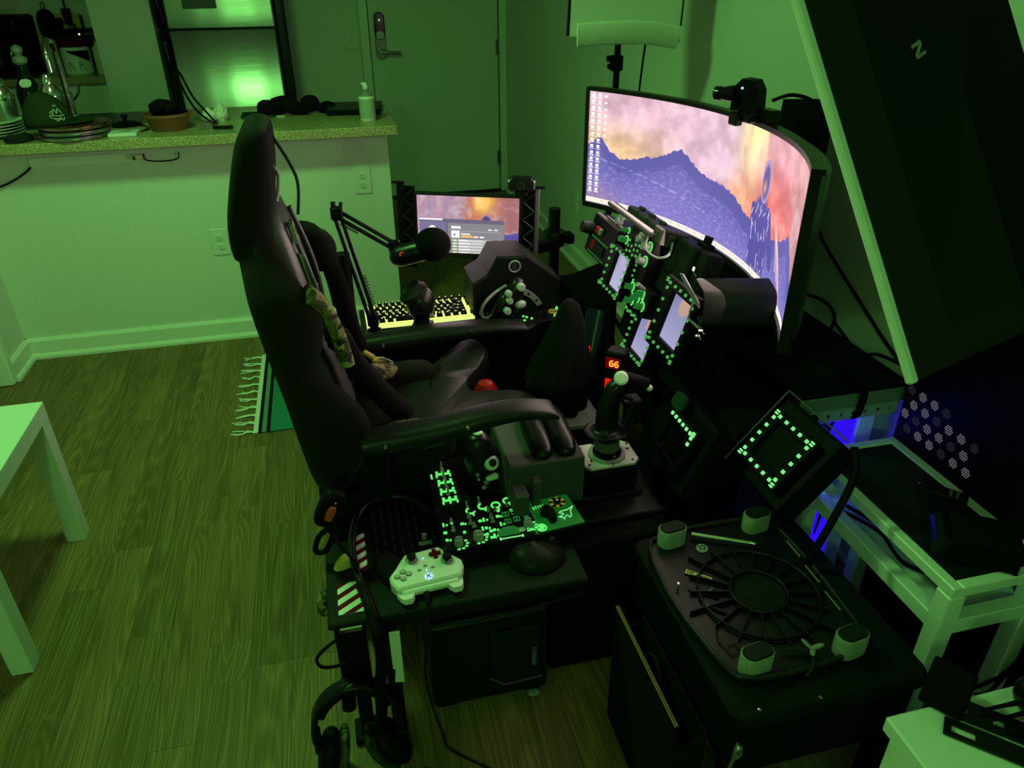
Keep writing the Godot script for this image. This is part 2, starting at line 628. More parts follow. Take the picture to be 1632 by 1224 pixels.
	part("switch_plate", s, mat("white"), o)
	s = S()
	box(s, Vector3(0, 0, 0.008), Vector3(0.012, 0.026, 0.012), 0.002, X(Q, 0.25))
	part("toggle", s, mat("white"), o)
	var src := outlet("wall_outlet", "white double outlet low on the half wall left of the chair", Vector3(-0.515, 0.462, -3.37))
	var c: Node3D = src.duplicate()
	c.name = numbered("wall_outlet")
	add_child(c)
	c.position = Vector3(0.13, 0.69, -3.37)
	c.set_meta("label", "white double outlet high on the half wall above the boom arm")
	c = src.duplicate()
	c.name = numbered("wall_outlet")
	add_child(c)
	c.position = Vector3(1.325, 0.36, -3.95)
	c.rotation.y = -PI / 2
	c.set_meta("label", "white double outlet seen edge-on on the right wall beyond the monitor")

func outlet(called: String, label: String, at: Vector3) -> Node3D:
	var o := thing(called, label, "outlet", at, 0.0, "double wall outlets")
	var s := S()
	prism(s, rrect(0.074, 0.116, 0.006, 2), 0, 0.006, Transform3D(), 0.002)
	part("outlet_plate", s, mat("white"), o)
	for y in [-0.0195, 0.0195]:
		s = S()
		prism(s, rrect(0.034, 0.029, 0.013, 4), 0.003, 0.009, X(Vector3(0, y, 0)), 0.001)
		var r := part("receptacle", s, mat("white"), o)
		s = S()
		box(s, Vector3(-0.0065, y + 0.003, 0.009), Vector3(0.0022, 0.008, 0.0012))
		box(s, Vector3(0.0065, y + 0.003, 0.009), Vector3(0.0022, 0.007, 0.0012))
		cyl(s, Vector3(0, y - 0.008, 0.0084), Vector3(0, y - 0.008, 0.0096), 0.0026, -1, 8)
		part("slot", s, mat("black"), r)
	return o

func floor_():
	var s := S()
	box(s, Vector3(-0.65, -0.06, -2.3), Vector3(4.2, 0.1, 8.1))
	var f := struct("floor", s, mat("underfloor"), "brown wood-grain plank floor")
	var st := RandomNumberGenerator.new()
	st.seed = 31
	# three tones of plank, each board with its own stretch of grain
	var tones := [Color(0.82, 0.88, 0.8), Color(0.94, 0.97, 0.92), Color(0.88, 0.93, 0.87)]
	var wm: Array[StandardMaterial3D] = []
	for k in 3:
		var m: StandardMaterial3D = mat("wood").duplicate()
		m.resource_name = "wood_%s" % ["dark", "light", "mid"][k]
		m.albedo_color = tones[k]
		wm.append(m)
	var w := 0.103
	var rest := S()
	for i in range(-20, 19):
		var x0 := -0.5515 + i * w
		if x0 + w > 1.33:
			continue
		var z := -5.65 - st.randf() * 0.9
		while z < 1.5:
			var z1 := minf(z + 0.92, 1.58)
			var za := maxf(z, -5.65)
			if z1 - za > 0.02:
				var sf := S() if z > -5.75 and z1 < 0.4 and x0 > -1.5 else rest
				plank(sf, x0 + 0.0002, x0 + w - 0.0002, za + 0.0002, z1 - 0.0002, st.randf(), st.randf(), st.randf() < 0.5)
				if sf != rest:
					part("plank", sf, wm[st.randi() % 3], f)
			z = z1
	part("outlying_planks", rest, wm[1], f).set_meta("kind", "stuff")

func plank(s: SurfaceTool, x0: float, x1: float, z0: float, z1: float, u: float, v: float, flip: bool):
	var c := 0.0006
	var top := [Vector3(x0 + c, 0, z1 - c), Vector3(x1 - c, 0, z1 - c), Vector3(x1 - c, 0, z0 + c), Vector3(x0 + c, 0, z0 + c)]
	var low := [Vector3(x0, -0.0006, z1), Vector3(x1, -0.0006, z1), Vector3(x1, -0.0006, z0), Vector3(x0, -0.0006, z0)]
	var bot := [Vector3(x0, -0.011, z1), Vector3(x1, -0.011, z1), Vector3(x1, -0.011, z0), Vector3(x0, -0.011, z0)]
	var uv := func(p: Vector3) -> Vector2:
		var a := (p.x - x0) * (-2.6 if flip else 2.6) + u
		return Vector2(a, (p.z - z0) * 0.62 + v)
	quv(s, top, top.map(uv))
	for i in 4:
		var j := (i + 1) % 4
		for q in [[low[i], low[j], top[j], top[i]], [bot[i], bot[j], low[j], low[i]]]:
			quv(s, q, q.map(uv))

# ---------- kitchen ----------
const CT := 0.937

func kitchen():
	var s := S()
	var o := thing("countertop", "long speckled beige countertop on the half wall", "countertop")
	box(s, Vector3(-1.154, CT - 0.02, -3.595), Vector3(2.892, 0.04, 0.71), 0.004)
	part("slab", s, mat("granite"), o)
	s = S()
	prism(s, rrect(0.5, 0.36, 0.06, 5), 0, 0.004, X(Vector3(-1.0, CT, -3.73), -PI / 2), 0.002)
	var sk := part("sink_rim", s, mat("brushed"), o)
	s = S()
	prism(s, rrect(0.45, 0.31, 0.05, 5), 0, 0.002, X(Vector3(-1.0, CT + 0.0042, -3.73), -PI / 2))
	part("sink_bowl", s, mat("dark_steel", Color(0.1, 0.1, 0.1), 0.3, 0.8), sk)
	s = S()
	box(s, Vector3(-1.4, 0.45, -3.75), Vector3(2.3, 0.89, 0.36), 0.003)
	tag(part("base_cabinet", s, mat("white_lacquer")), "white base cabinet behind the half wall under the countertop", "cabinet")
	# bracket and cable that hang under the countertop
	o = thing("cable_bracket", "small bracket and looped black handle fixed under the countertop edge", "bracket", Vector3(-0.69, 0.845, -3.365))
	s = S()
	box(s, Vector3(-0.075, 0.002, 0.012), Vector3(0.05, 0.02, 0.022), 0.003)
	part("clip", s, mat("cream"), o)
	s = S()
	box(s, Vector3(-0.082, 0.0, 0.024), Vector3(0.012, 0.016, 0.006), 0.002)
	part("catch", s, mat("grey"), o)
	s = S()
	tube(s, smooth([Vector3(-0.045, 0.012, 0.01), Vector3(-0.04, -0.012, 0.012), Vector3(0.02, -0.02, 0.014), Vector3(0.08, -0.014, 0.012), Vector3(0.088, 0.012, 0.01)], 5), 0.0028, 6)
	part("loop", s, mat("black"), o)
	s = S()
	tube(s, smooth([Vector3(-1.162, 0.828, -3.362), Vector3(-1.2, 0.8, -3.36), Vector3(-1.28, 0.763, -3.36), Vector3(-1.4, 0.735, -3.36)], 6), 0.004, 6)
	tag(part("lamp_cord", s, mat("black")), "black cord hanging down the half wall at far left", "cord")
	fridge()
	back_counter()
	# faucet
	o = thing("faucet", "tall chrome gooseneck faucet behind the sink", "faucet", Vector3(-1.1, CT, -3.87))
	s = S()
	lathe(s, [Vector2(0.032, 0), Vector2(0.03, 0.012), Vector2(0.023, 0.016), Vector2(0.022, 0.1), Vector2(0.018, 0.105)], 18)
	part("base", s, mat("chrome"), o)
	s = S()
	var pts := [Vector3(0, 0.1, 0), Vector3(0.0, 0.17, 0), Vector3(0, 0.23, 0.003)]
	for k in 9:
		var a := PI * k / 8.0
		pts.append(Vector3(0, 0.255 + sin(a) * 0.06, 0.07 - cos(a) * 0.065))
	pts.append(Vector3(0, 0.2, 0.137))
	tube(s, smooth(pts, 4), 0.0135, 12)
	part("spout", s, mat("chrome"), o)
	s = S()
	tube(s, [Vector3(0.02, 0.07, 0), Vector3(0.05, 0.1, 0.01), Vector3(0.062, 0.14, 0.012)], 0.006, 8)
	part("lever", s, mat("chrome"), o)
	counter_items()

func fridge():
	var o := thing("fridge", "stainless fridge with freezer door on top and black sides", "fridge", Vector3(-0.535, 0, -5.2))
	var s := S()
	box(s, Vector3(0, 0.86, -0.36), Vector3(0.71, 1.7, 0.62), 0.008)
	part("body", s, mat("black_satin"), o)
	var hinge := [["door", 0.05, 1.2], ["freezer_door", 1.214, 1.72]]
	for h in hinge:
		s = S()
		# gently bowed steel front
		var rings := []
		var poly := []
		for k in 33:
			var t := lerpf(-1, 1, k / 32.0)
			poly.append(Vector2(t * 0.315 + 0.005, -(0.007 * (1.0 - t * t) + 0.023 + 0.0003 * sin(t * 12.0 + 1.0))))
		poly.append(Vector2(0.32, 0.05))
		poly.append(Vector2(-0.31, 0.05))
		prism(s, poly, h[1], h[2], X(Vector3(0, 0, 0), -PI / 2) * Transform3D(Basis.IDENTITY, Vector3.ZERO), 0.004, 3)
		var d := part(h[0], s, mat("steel"), o)
		s = S()
		var y0: float = h[2] - 0.42 if h[0] == "door" else h[1] + 0.03
		var y1: float = h[2] - 0.02 if h[0] == "door" else h[1] + 0.34
		box(s, Vector3(-0.335, (h[1] + h[2]) / 2, 0.0), Vector3(0.035, h[2] - h[1], 0.08), 0.006)
		part("door_edge", s, mat("black"), d)
		s = S()
		tube(s, smooth([Vector3(-0.325, y0, 0.03), Vector3(-0.325, y0 + 0.03, 0.075), Vector3(-0.325, (y0 + y1) / 2, 0.085), Vector3(-0.325, y1 - 0.03, 0.075), Vector3(-0.325, y1, 0.03)], 5), 0.017, 10, 0.8)
		part("handle", s, mat("black_gloss"), d)
	s = S()
	box(s, Vector3(0.345, 0.86, -0.01), Vector3(0.045, 1.7, 0.09), 0.006)
	part("hinge_side", s, mat("black_satin"), o)
	s = S()
	box(s, Vector3(-0.1, 1.345, 0.033), Vector3(0.19, 0.06, 0.003), 0.001)
	part("paper_note", s, mat("grey"), o, "grey paper note stuck on the freezer door")

func back_counter():
	var s := S()
	var o := thing("kitchen_counter", "dark back counter with speckled top at the kitchen wall", "kitchen counter")
	box(s, Vector3(-1.91, 0.91, -5.79), Vector3(1.33, 0.04, 0.58), 0.004)
	part("worktop", s, mat("granite"), o)
	s = S()
	box(s, Vector3(-1.91, 0.45, -5.82), Vector3(1.33, 0.88, 0.54))
	part("cabinet", s, mat("white_lacquer"), o)
	for k in 3:
		s = S()
		box(s, Vector3(-1.46 - k * 0.44, 0.47, -5.54), Vector3(0.42, 0.78, 0.02), 0.003)
		part("cabinet_door", s, mat("white_lacquer"), o)
	# tub with a printed label
	o = thing("protein_tub", "white plastic tub with dark label on the back counter", "tub", Vector3(-1.5, 0.93, -5.68))
	s = S()
	lathe(s, [Vector2(0.078, 0), Vector2(0.086, 0.01), Vector2(0.086, 0.15), Vector2(0.08, 0.165)], 24)
	part("body", s, mat("white"), o)
	s = S()
	lathe(s, [Vector2(0.083, 0.165), Vector2(0.085, 0.17), Vector2(0.085, 0.2), Vector2(0.08, 0.206)], 24)
	part("lid", s, mat("dark_red"), o)
	s = S()
	var top := []
	var low := []
	for k in 13:
		var a := lerpf(-0.35, 1.25, k / 12.0)
		top.append(Vector3(sin(a) * 0.0868, 0.145, cos(a) * 0.0868))
		low.append(Vector3(sin(a) * 0.0868, lerpf(0.14, 0.075, k / 12.0), cos(a) * 0.0868))
	for k in 12:
		quad(s, low[k], low[k + 1], top[k + 1], top[k], 1)
	part("label_print", s, mat("black"), o, "black swoosh of the tub's label")
	s = S()
	for k in 5:
		for j in [0, 1]:
			var a = -0.45 + j * 0.72
			var r := 0.087
			quad(s, Vector3(sin(a) * r, 0.03 + k * 0.011, cos(a) * r), Vector3(sin(a + 0.5 - 0.06 * k) * r, 0.03 + k * 0.011, cos(a + 0.5 - 0.06 * k) * r), Vector3(sin(a + 0.5 - 0.06 * k) * r, 0.034 + k * 0.011, cos(a + 0.5 - 0.06 * k) * r), Vector3(sin(a) * r, 0.034 + k * 0.011, cos(a) * r))
	part("small_print", s, mat("dark_grey"), o)
	# pump bottle
	o = thing("pump_bottle", "clear pump bottle beside the white tub by the pillar", "bottle", Vector3(-1.36, 0.93, -5.66))
	s = S()
	lathe(s, [Vector2(0.03, 0), Vector2(0.034, 0.01), Vector2(0.034, 0.15), Vector2(0.014, 0.175), Vector2(0.014, 0.19)], 16)
	part("body", s, mat("cream"), o)
	s = S()
	lathe(s, [Vector2(0.017, 0.19), Vector2(0.017, 0.205), Vector2(0.006, 0.208), Vector2(0.006, 0.235)], 12)
	box(s, Vector3(-0.02, 0.238, 0), Vector3(0.055, 0.012, 0.014), 0.003)
	part("pump", s, mat("grey"), o)
	# coffee maker
	o = thing("coffee_maker", "black coffee maker standing at the left of the back counter", "coffee maker", Vector3(-1.87, 0.93, -5.72))
	s = S()
	box(s, Vector3(0, 0.02, 0), Vector3(0.26, 0.04, 0.28), 0.01)
	box(s, Vector3(0, 0.18, -0.09), Vector3(0.26, 0.3, 0.1), 0.01)
	box(s, Vector3(0, 0.3, 0.0), Vector3(0.27, 0.1, 0.28), 0.015)
	part("body", s, mat("black"), o)
	s = S()
	lathe(s, [Vector2(0.06, 0.04), Vector2(0.075, 0.07), Vector2(0.075, 0.12), Vector2(0.06, 0.17), Vector2(0.065, 0.185)], 18, X(Vector3(0, 0, 0.04)))
	part("carafe", s, mat("black_gloss"), o)
	s = S()
	for k in 3:
		cyl(s, Vector3(0.09, 0.31 - k * 0.02, 0.14), Vector3(0.09, 0.31 - k * 0.02, 0.143), 0.005, -1, 8)
	part("button", s, mat("chrome"), o)
	# board, mitt, utensils
	s = S()
	prism(s, rrect(0.24, 0.34, 0.03, 4), 0, 0.016, X(Vector3(-1.62, 1.1, -6.06), -0.12), 0.003)
	tag(part("chopping_board", s, mat("yellow")), "pale yellowish chopping board leaning on the kitchen wall", "chopping board")
	o = thing("oven_mitt", "dark oven mitt hanging in front of the chopping board", "oven mitt", Vector3(-1.7, 1.21, -5.98))
	s = S()
	pillow(s, Vector3(0.06, 0.09, 0.02), X(), 0.8, 0.8)
	pillow(s, Vector3(0.025, 0.045, 0.016), X(Vector3(0.065, 0.0, 0), 0, 0, -0.6), 0.9, 0.9, 12, 8)
	part("hand", s, mat("black_soft"), o)
	s = S()
	tube(s, smooth([Vector3(0, 0.08, 0), Vector3(-0.012, 0.11, 0), Vector3(0, 0.13, 0), Vector3(0.012, 0.11, 0), Vector3(0, 0.08, 0)], 4), 0.003, 6)
	part("hanging_loop", s, mat("black_soft"), o)
	for k in 3:
		o = thing("spatula", ["black spatula hanging highest above the tub", "black spatula hanging behind the faucet", "short black spatula nearest the kitchen corner"][k], "spatula", Vector3([-1.58, -1.5, -1.55][k], [1.3, 1.1, 1.05][k], -6.02), 0.0, "hanging utensils")
		s = S()
		prism(s, [Vector2(-0.03, 0), Vector2(0.03, 0), Vector2(0.024, -0.09), Vector2(0, -0.11), Vector2(-0.024, -0.09)], 0, 0.005, X(), 0.001)
		part("blade", s, mat("black"), o)
		s = S()
		cyl(s, Vector3(0, -0.005, 0.003), Vector3(0, 0.16, 0.003), 0.006, 0.009, 8)
		part("handle", s, mat("black"), o)
	# toaster with a lit lamp
	o = thing("toaster", "dark toaster with one tiny lit lamp behind the tub", "toaster", Vector3(-1.52, 0.93, -5.92))
	s = S()
	box(s, Vector3(0, 0.13, 0), Vector3(0.26, 0.24, 0.16), 0.025)
	part("body", s, mat("black"), o)
	s = S()
	box(s, Vector3(0, 0.252, 0.03), Vector3(0.19, 0.006, 0.028))
	box(s, Vector3(0, 0.252, -0.03), Vector3(0.19, 0.006, 0.028))
	part("slot", s, mat("black"), o)
	s = S()
	ball(s, Vector3(0.03, 0.225, 0.082), Vector3(0.006, 0.006, 0.004), 8, 6)
	part("lamp", s, glow("warm_dot", Color(1, 0.95, 0.5), 1.5), o)

func counter_items():
	var s: SurfaceTool
	var o: Node3D
	# three stacked round tins
	for k in 3:
		o = thing("round_tin", ["lowest of the three flat round tins stacked under the cap", "middle tin of the stack of three under the cap", "top tin of the stack, copper tinted, under the cap"][k], "tin", Vector3(-0.965 + 0.004 * k, CT + 0.019 * k, -3.355), 0.0, "stacked round tins")
		s = S()
		lathe(s, [Vector2(0.12, 0), Vector2(0.128, 0.004), Vector2(0.128, 0.015), Vector2(0.122, 0.0185), Vector2(0.0, 0.017)], 36)
		part("body", s, mat("brushed") if k < 2 else mat("copper", Color(0.6, 0.42, 0.33), 0.3, 1.0), o)
		s = S()
		lathe(s, [Vector2(0.127, 0.006), Vector2(0.13, 0.0075), Vector2(0.13, 0.0095), Vector2(0.127, 0.011)], 36)
		part("rolled_rim", s, mat("chrome"), o)
	# cap
	o = thing("baseball_cap", "dark green baseball cap with white lettering lying on round tins", "cap", Vector3(-1.035, CT + 0.057, -3.33), 0.35)
	s = S()
	var rings := []
	for k in 9:
		var f := k / 8.0 * PI / 2
		var p := PackedVector3Array()
		for i in 24:
			var a := -TAU * i / 24
			p.append(Vector3(0.088 * cos(a) * cos(f), 0.115 * sin(f) * (1.0 - 0.16 * cos(a) * cos(f)), 0.078 * sin(a) * cos(f)))
		rings.append(p)
	loft(s, rings, true, 1, false, 1)
	part("crown", s, mat("olive"), o)
	s = S()
	var brim := []
	for k in 11:
		var a := lerpf(-1.25, 1.25, k / 10.0)
		brim.append(Vector2(0.085 * cos(a), 0.076 * sin(a)))
	for k in 11:
		var a := lerpf(1.15, -1.15, k / 10.0)
		brim.append(Vector2(0.055 + 0.1 * cos(a), 0.078 * sin(a)))
	prism(s, brim, 0, 0.004, X(Vector3(0.0, 0.004, 0), -PI / 2, 0, -0.1), 0.001)
	part("brim", s, mat("olive"), o)
	s = S()
	ball(s, Vector3(0, 0.117, 0), Vector3(0.007, 0.004, 0.007), 8, 6)
	part("top_button", s, mat("olive"), o)
	s = S()
	var cq := func(a: float, f: float) -> Vector3: return Vector3(0.09 * cos(1.2 + (a - 1.2) * 0.75) * cos(0.4 + (f - 0.5) * 0.7), 0.117 * sin(0.4 + (f - 0.5) * 0.7) * (1.0 - 0.16 * cos(1.2 + (a - 1.2) * 0.75) * cos(0.4 + (f - 0.5) * 0.7)), 0.08 * sin(1.2 + (a - 1.2) * 0.75) * cos(0.4 + (f - 0.5) * 0.7))
	for stroke in [[[0.95, 0.5], [1.1, 0.75], [1.25, 0.5], [1.35, 0.72], [1.5, 0.45]], [[0.85, 0.42], [1.2, 0.38], [1.65, 0.42], [1.6, 0.3], [1.1, 0.22]], [[1.5, 0.62], [1.62, 0.55], [1.55, 0.5]], [[0.9, 0.3], [1.0, 0.16], [1.15, 0.3], [1.3, 0.14], [1.45, 0.26]], [[1.1, 0.86], [1.2, 0.93], [1.3, 0.84]]]:
		var pp := []
		for q in stroke:
			pp.append(cq.call(q[0], q[1]))
		tube(s, smooth(pp, 3), 0.0013, 5)
	part("emblem", s, mat("white"), o, "white scrawled emblem on the front of the cap")
	# shakers
	for k in 2:
		o = thing("cocktail_shaker", ["steel cocktail shaker at far left behind the cap", "second steel shaker close behind the cap by the sink"][k], "shaker", Vector3([-1.235, -1.06][k], CT, [-3.5, -3.52][k]), 0.0, "steel shakers by the sink")
		s = S()
		lathe(s, [Vector2(0.034, 0), Vector2(0.036, 0.005), Vector2(0.046, 0.13), Vector2(0.044, 0.135)], 20)
		part("cup", s, mat("brushed"), o)
		s = S()
		lathe(s, [Vector2(0.046, 0.13), Vector2(0.046, 0.15), Vector2(0.028, 0.178), Vector2(0.022, 0.18)], 20)
		part("shoulder", s, mat("chrome"), o)
		s = S()
		lathe(s, [Vector2(0.023, 0.18), Vector2(0.023, 0.2), Vector2(0.016, 0.214), Vector2(0.004, 0.217)], 16)
		part("lid", s, mat("chrome"), o)
	o = thing("oil_bottle", "round-shouldered glass bottle with wide stopper behind the shakers", "bottle", Vector3(-1.2, CT, -3.72))
	s = S()
	lathe(s, [Vector2(0.045, 0), Vector2(0.05, 0.01), Vector2(0.05, 0.12), Vector2(0.044, 0.15), Vector2(0.02, 0.2), Vector2(0.018, 0.235)], 20)
	part("body", s, mat("green_glass", Color(0.05, 0.1, 0.05), 0.1), o)
	s = S()
	lathe(s, [Vector2(0.02, 0.235), Vector2(0.028, 0.245), Vector2(0.028, 0.26), Vector2(0.012, 0.27), Vector2(0.022, 0.285), Vector2(0.02, 0.3), Vector2(0.004, 0.31)], 16)
	part("stopper", s, mat("mid_grey"), o)
	s = S()
	prism(s, rrect(0.046, 0.036, 0.017, 5), 0, 0.003, X(Vector3(0.006, 0.165, 0.036), -0.55), 0.001)
	part("paper_label", s, mat("white"), o)
	# plates in a rack, far left
	for k in 5:
		s = S()
		lathe(s, [Vector2(0.05, 0), Vector2(0.06, 0.004), Vector2(0.1, 0.014), Vector2(0.101, 0.017), Vector2(0.06, 0.008), Vector2(0.0, 0.006)], 28, X(Vector3(-1.27, CT + 0.001 + k * 0.011, -3.44)))
		tag(part("plate", s, mat("white")), ["lowest plate of the small stack at far left", "second plate up of the stack at far left", "middle plate of the stack at far left", "second plate from the top, far left stack", "topmost plate of the stack at far left"][k], "plate", "stacked plates")
	s = S()
	lathe(s, [Vector2(0.045, 0), Vector2(0.05, 0.004), Vector2(0.05, 0.018), Vector2(0.046, 0.022), Vector2(0.0, 0.022)], 20, X(Vector3(-1.155, CT, -3.31)))
	tag(part("puck_tin", s, mat("dark_grey")), "small dark round tin in front of the plates", "tin")
	# white box, pan, bowl
	o = thing("game_case", "thin white case lying flat near the countertop edge", "case", Vector3(-0.785, CT, -3.335), 0.06)
	s = S()
	box(s, Vector3(0, 0.007, 0), Vector3(0.105, 0.014, 0.09), 0.003)
	part("case", s, mat("white"), o)
	s = S()
	prism(s, [Vector2(-0.03, -0.02), Vector2(0.012, 0.0), Vector2(0.03, 0.03), Vector2(-0.005, 0.02)], 0, 0.0006, X(Vector3(0.01, 0.014, 0), -PI / 2))
	part("print", s, mat("mid_grey"), o)
	o = thing("sink_strainer", "flat black sink strainer with knob beside the bowl", "strainer", Vector3(-0.82, CT, -3.56))
	s = S()
	lathe(s, [Vector2(0.06, 0), Vector2(0.064, 0.004), Vector2(0.05, 0.012), Vector2(0.02, 0.018), Vector2(0.0, 0.019)], 24)
	part("disc", s, mat("black"), o)
	s = S()
	lathe(s, [Vector2(0.008, 0.018), Vector2(0.008, 0.03), Vector2(0.016, 0.036), Vector2(0.014, 0.044), Vector2(0.0, 0.046)], 14)
	part("knob", s, mat("black"), o)
	s = S()
	tube(s, smooth([Vector3(-0.765, CT + 0.004, -3.53), Vector3(-0.73, CT + 0.006, -3.49), Vector3(-0.71, CT + 0.004, -3.43), Vector3(-0.73, CT + 0.004, -3.38)], 5), 0.003, 6)
	tag(part("thin_cable", s, mat("black")), "thin black cable curling beside the terracotta bowl", "cable")
	o = thing("clay_bowl", "terracotta bowl full of black cloth on the counter", "bowl", Vector3(-0.625, CT, -3.42))
	s = S()
	lathe(s, [Vector2(0.066, 0), Vector2(0.07, 0.004), Vector2(0.086, 0.05), Vector2(0.093, 0.056), Vector2(0.093, 0.066), Vector2(0.086, 0.066), Vector2(0.076, 0.03), Vector2(0.0, 0.02)], 30)
	part("bowl", s, mat("terracotta"), o)
	s = S()
	var r := RandomNumberGenerator.new()
	r.seed = 5
	for k in 7:
		pillow(s, Vector3(0.03 + r.randf() * 0.02, 0.016 + r.randf() * 0.012, 0.028), X(Vector3(r.randf_range(-0.04, 0.04), 0.07 + r.randf() * 0.02, r.randf_range(-0.03, 0.03)), r.randf_range(-0.5, 0.5), r.randf() * 3, r.randf_range(-0.6, 0.6)), 0.7, 0.8, 12, 8)
	tag(part("black_cloth", s, mat("black_soft")), "crumpled black cloth heaped in the terracotta bowl", "cloth").position = Vector3(-0.63, CT, -3.42)
	# tongs that stand out of the bowl
	o = thing("tongs", "black tongs leaning from the bowl onto the counter", "tongs", Vector3(-0.56, CT, -3.43))
	for k in [0, 1]:
		s = S()
		band(s, smooth([Vector3(-0.012 + k * 0.01, 0.045, 0), Vector3(-0.02 + k * 0.022, 0.13, -0.01), Vector3(-0.008 + k * 0.016, 0.215, -0.02), Vector3(0.025 + k * 0.022, 0.12, 0.0), Vector3(0.06 + k * 0.03, 0.06, 0.015), Vector3(0.115 + k * 0.01, 0.014, 0.03)], 5), 0.014, 0.008, Vector3(0.3, 0, 1))
		part("arm", s, mat("black_soft"), o)
	# tissue flower
	o = thing("tissue_ball", "crumpled white tissue standing up on the counter", "tissue", Vector3(-0.46, CT, -3.56))
	for k in 2:
		s = S()
		var rr := RandomNumberGenerator.new()
		rr.seed = 40 + k
		rings = []
		for j in 8:
			var p := PackedVector3Array()
			for i in 12:
				var a := -TAU * i / 12
				var w: float = [0.016, 0.024, 0.028, 0.03, 0.027, 0.02, 0.012, 0.002][j] * (0.8 + rr.randf() * 0.45)
				p.append(Vector3(-0.024 + k * 0.05 + cos(a) * w, 0.0 + j * (0.0085 + k * 0.003), sin(a) * w))
			rings.append(p)
		loft(s, rings, true, -1)
		part("fold", s, mat("white_matt"), o)
	# keys with pocket tool
	o = thing("pocket_tool", "black-handled pocket tool with key ring beside the tissue", "pocket tool", Vector3(-0.455, CT + 0.001, -3.365), -0.12)
	s = S()
	prism(s, rrect(0.08, 0.022, 0.009, 4), 0, 0.012, X(Vector3(0.045, 0.001, 0), -PI / 2), 0.003)
	part("handle", s, mat("black_satin"), o)
	s = S()
	box(s, Vector3(-0.012, 0.008, 0), Vector3(0.04, 0.012, 0.02), 0.003)
	cyl(s, Vector3(-0.005, 0.014, 0), Vector3(-0.005, 0.018, 0), 0.007, -1, 10)
	part("bolster", s, mat("chrome"), o)
	for k in 3:
		s = S()
		var pp := []
		for i in 13:
			var a := TAU * i / 12.0
			pp.append(Vector3(-0.03 - k * 0.012 + cos(a) * 0.013, 0.014 + sin(a) * 0.012, 0.004 * k + sin(a) * 0.006))
		tube(s, pp, 0.0014, 5)
		part("key_ring", s, mat("chrome"), o)
	# folded mat and clothes
	s = S()
	box(s, Vector3(-0.285, CT + 0.004, -3.66), Vector3(0.15, 0.008, 0.13), 0.002, X())
	tag(part("green_folder", s, mat("dark_green", Color(0.1, 0.22, 0.16), 0.7)), "flat dark green folder half under the black clothes", "folder")
	o = thing("crumpled_shirt", "crumpled black clothing lying along the middle of the countertop", "clothing", Vector3(-0.11, CT, -3.66))
	s = S()
	r.seed = 8
	var cs := [[-0.12, 0.022, 0.06, 0.03], [-0.07, 0.036, 0.06, 0.034], [-0.03, 0.03, 0.05, 0.03], [0.02, 0.018, 0.04, 0.018], [0.055, 0.034, 0.035, 0.034], [0.09, 0.018, 0.05, 0.018], [0.125, 0.015, 0.035, 0.014], [-0.15, 0.012, 0.03, 0.012]]
	for c in cs:
		pillow(s, Vector3(c[2], c[3], 0.045), X(Vector3(c[0], c[1] + 0.006, r.randf_range(-0.02, 0.02)), r.randf_range(-0.3, 0.3), r.randf_range(-0.8, 0.8), r.randf_range(-0.35, 0.35)), 0.75, 0.8, 14, 8)
	part("cloth", s, mat("black_soft"), o)
	s = S()
	tube(s, smooth([Vector3(0.12, 0.006, 0.03), Vector3(0.15, 0.004, 0.05), Vector3(0.19, 0.004, 0.035), Vector3(0.21, 0.004, 0.045)], 4), 0.003, 5)
	part("drawstring", s, mat("black_soft"), o)
	s = S()
	box(s, Vector3(-0.08, 0.003, 0.06), Vector3(0.035, 0.005, 0.012), 0.001)
	part("white_tag", s, mat("white"), o)
	o = thing("laptop", "closed black laptop at the right end of the countertop", "laptop", Vector3(0.14, CT, -3.66), -0.12)
	s = S()
	box(s, Vector3(0, 0.01, 0), Vector3(0.24, 0.014, 0.24), 0.004)
	part("base", s, mat("black"), o)
	s = S()
	box(s, Vector3(0, 0.0215, 0), Vector3(0.24, 0.008, 0.24), 0.003)
	part("lid", s, mat("black_satin"), o)
	s = S()
	for q in [Vector3(-0.1, 0.0015, 0.1), Vector3(0.1, 0.0015, 0.1), Vector3(-0.1, 0.0015, -0.1), Vector3(0.1, 0.0015, -0.1)]:
		cyl(s, q - Vector3(0, 0.0015, 0), q + Vector3(0, 0.002, 0), 0.008, -1, 8)
	part("rubber_foot", s, mat("black"), o)
	# spray bottle
	o = thing("spray_bottle", "pale squat spray bottle at the counter's right end", "bottle", Vector3(0.183, CT, -3.4))
	s = S()
	lathe(s, [Vector2(0.03, 0), Vector2(0.033, 0.005), Vector2(0.033, 0.095), Vector2(0.03, 0.1)], 24)
	part("body", s, mat("white"), o)
	s = S()
	lathe(s, [Vector2(0.0335, 0.012), Vector2(0.0338, 0.014), Vector2(0.0338, 0.088), Vector2(0.0335, 0.09)], 24, Transform3D(), false)
	part("printed_label", s, mat("label_print", Color(0.62, 0.66, 0.6), 0.6), o)
	s = S()
	lathe(s, [Vector2(0.03, 0.1), Vector2(0.022, 0.112), Vector2(0.013, 0.117), Vector2(0.013, 0.128)], 20)
	part("shoulder", s, mat("mid_grey"), o)
	s = S()
	lathe(s, [Vector2(0.011, 0.128), Vector2(0.011, 0.14), Vector2(0.006, 0.15)], 14)
	box(s, Vector3(-0.006, 0.148, 0.0), Vector3(0.022, 0.012, 0.01), 0.003)
	part("nozzle", s, mat("white"), o)

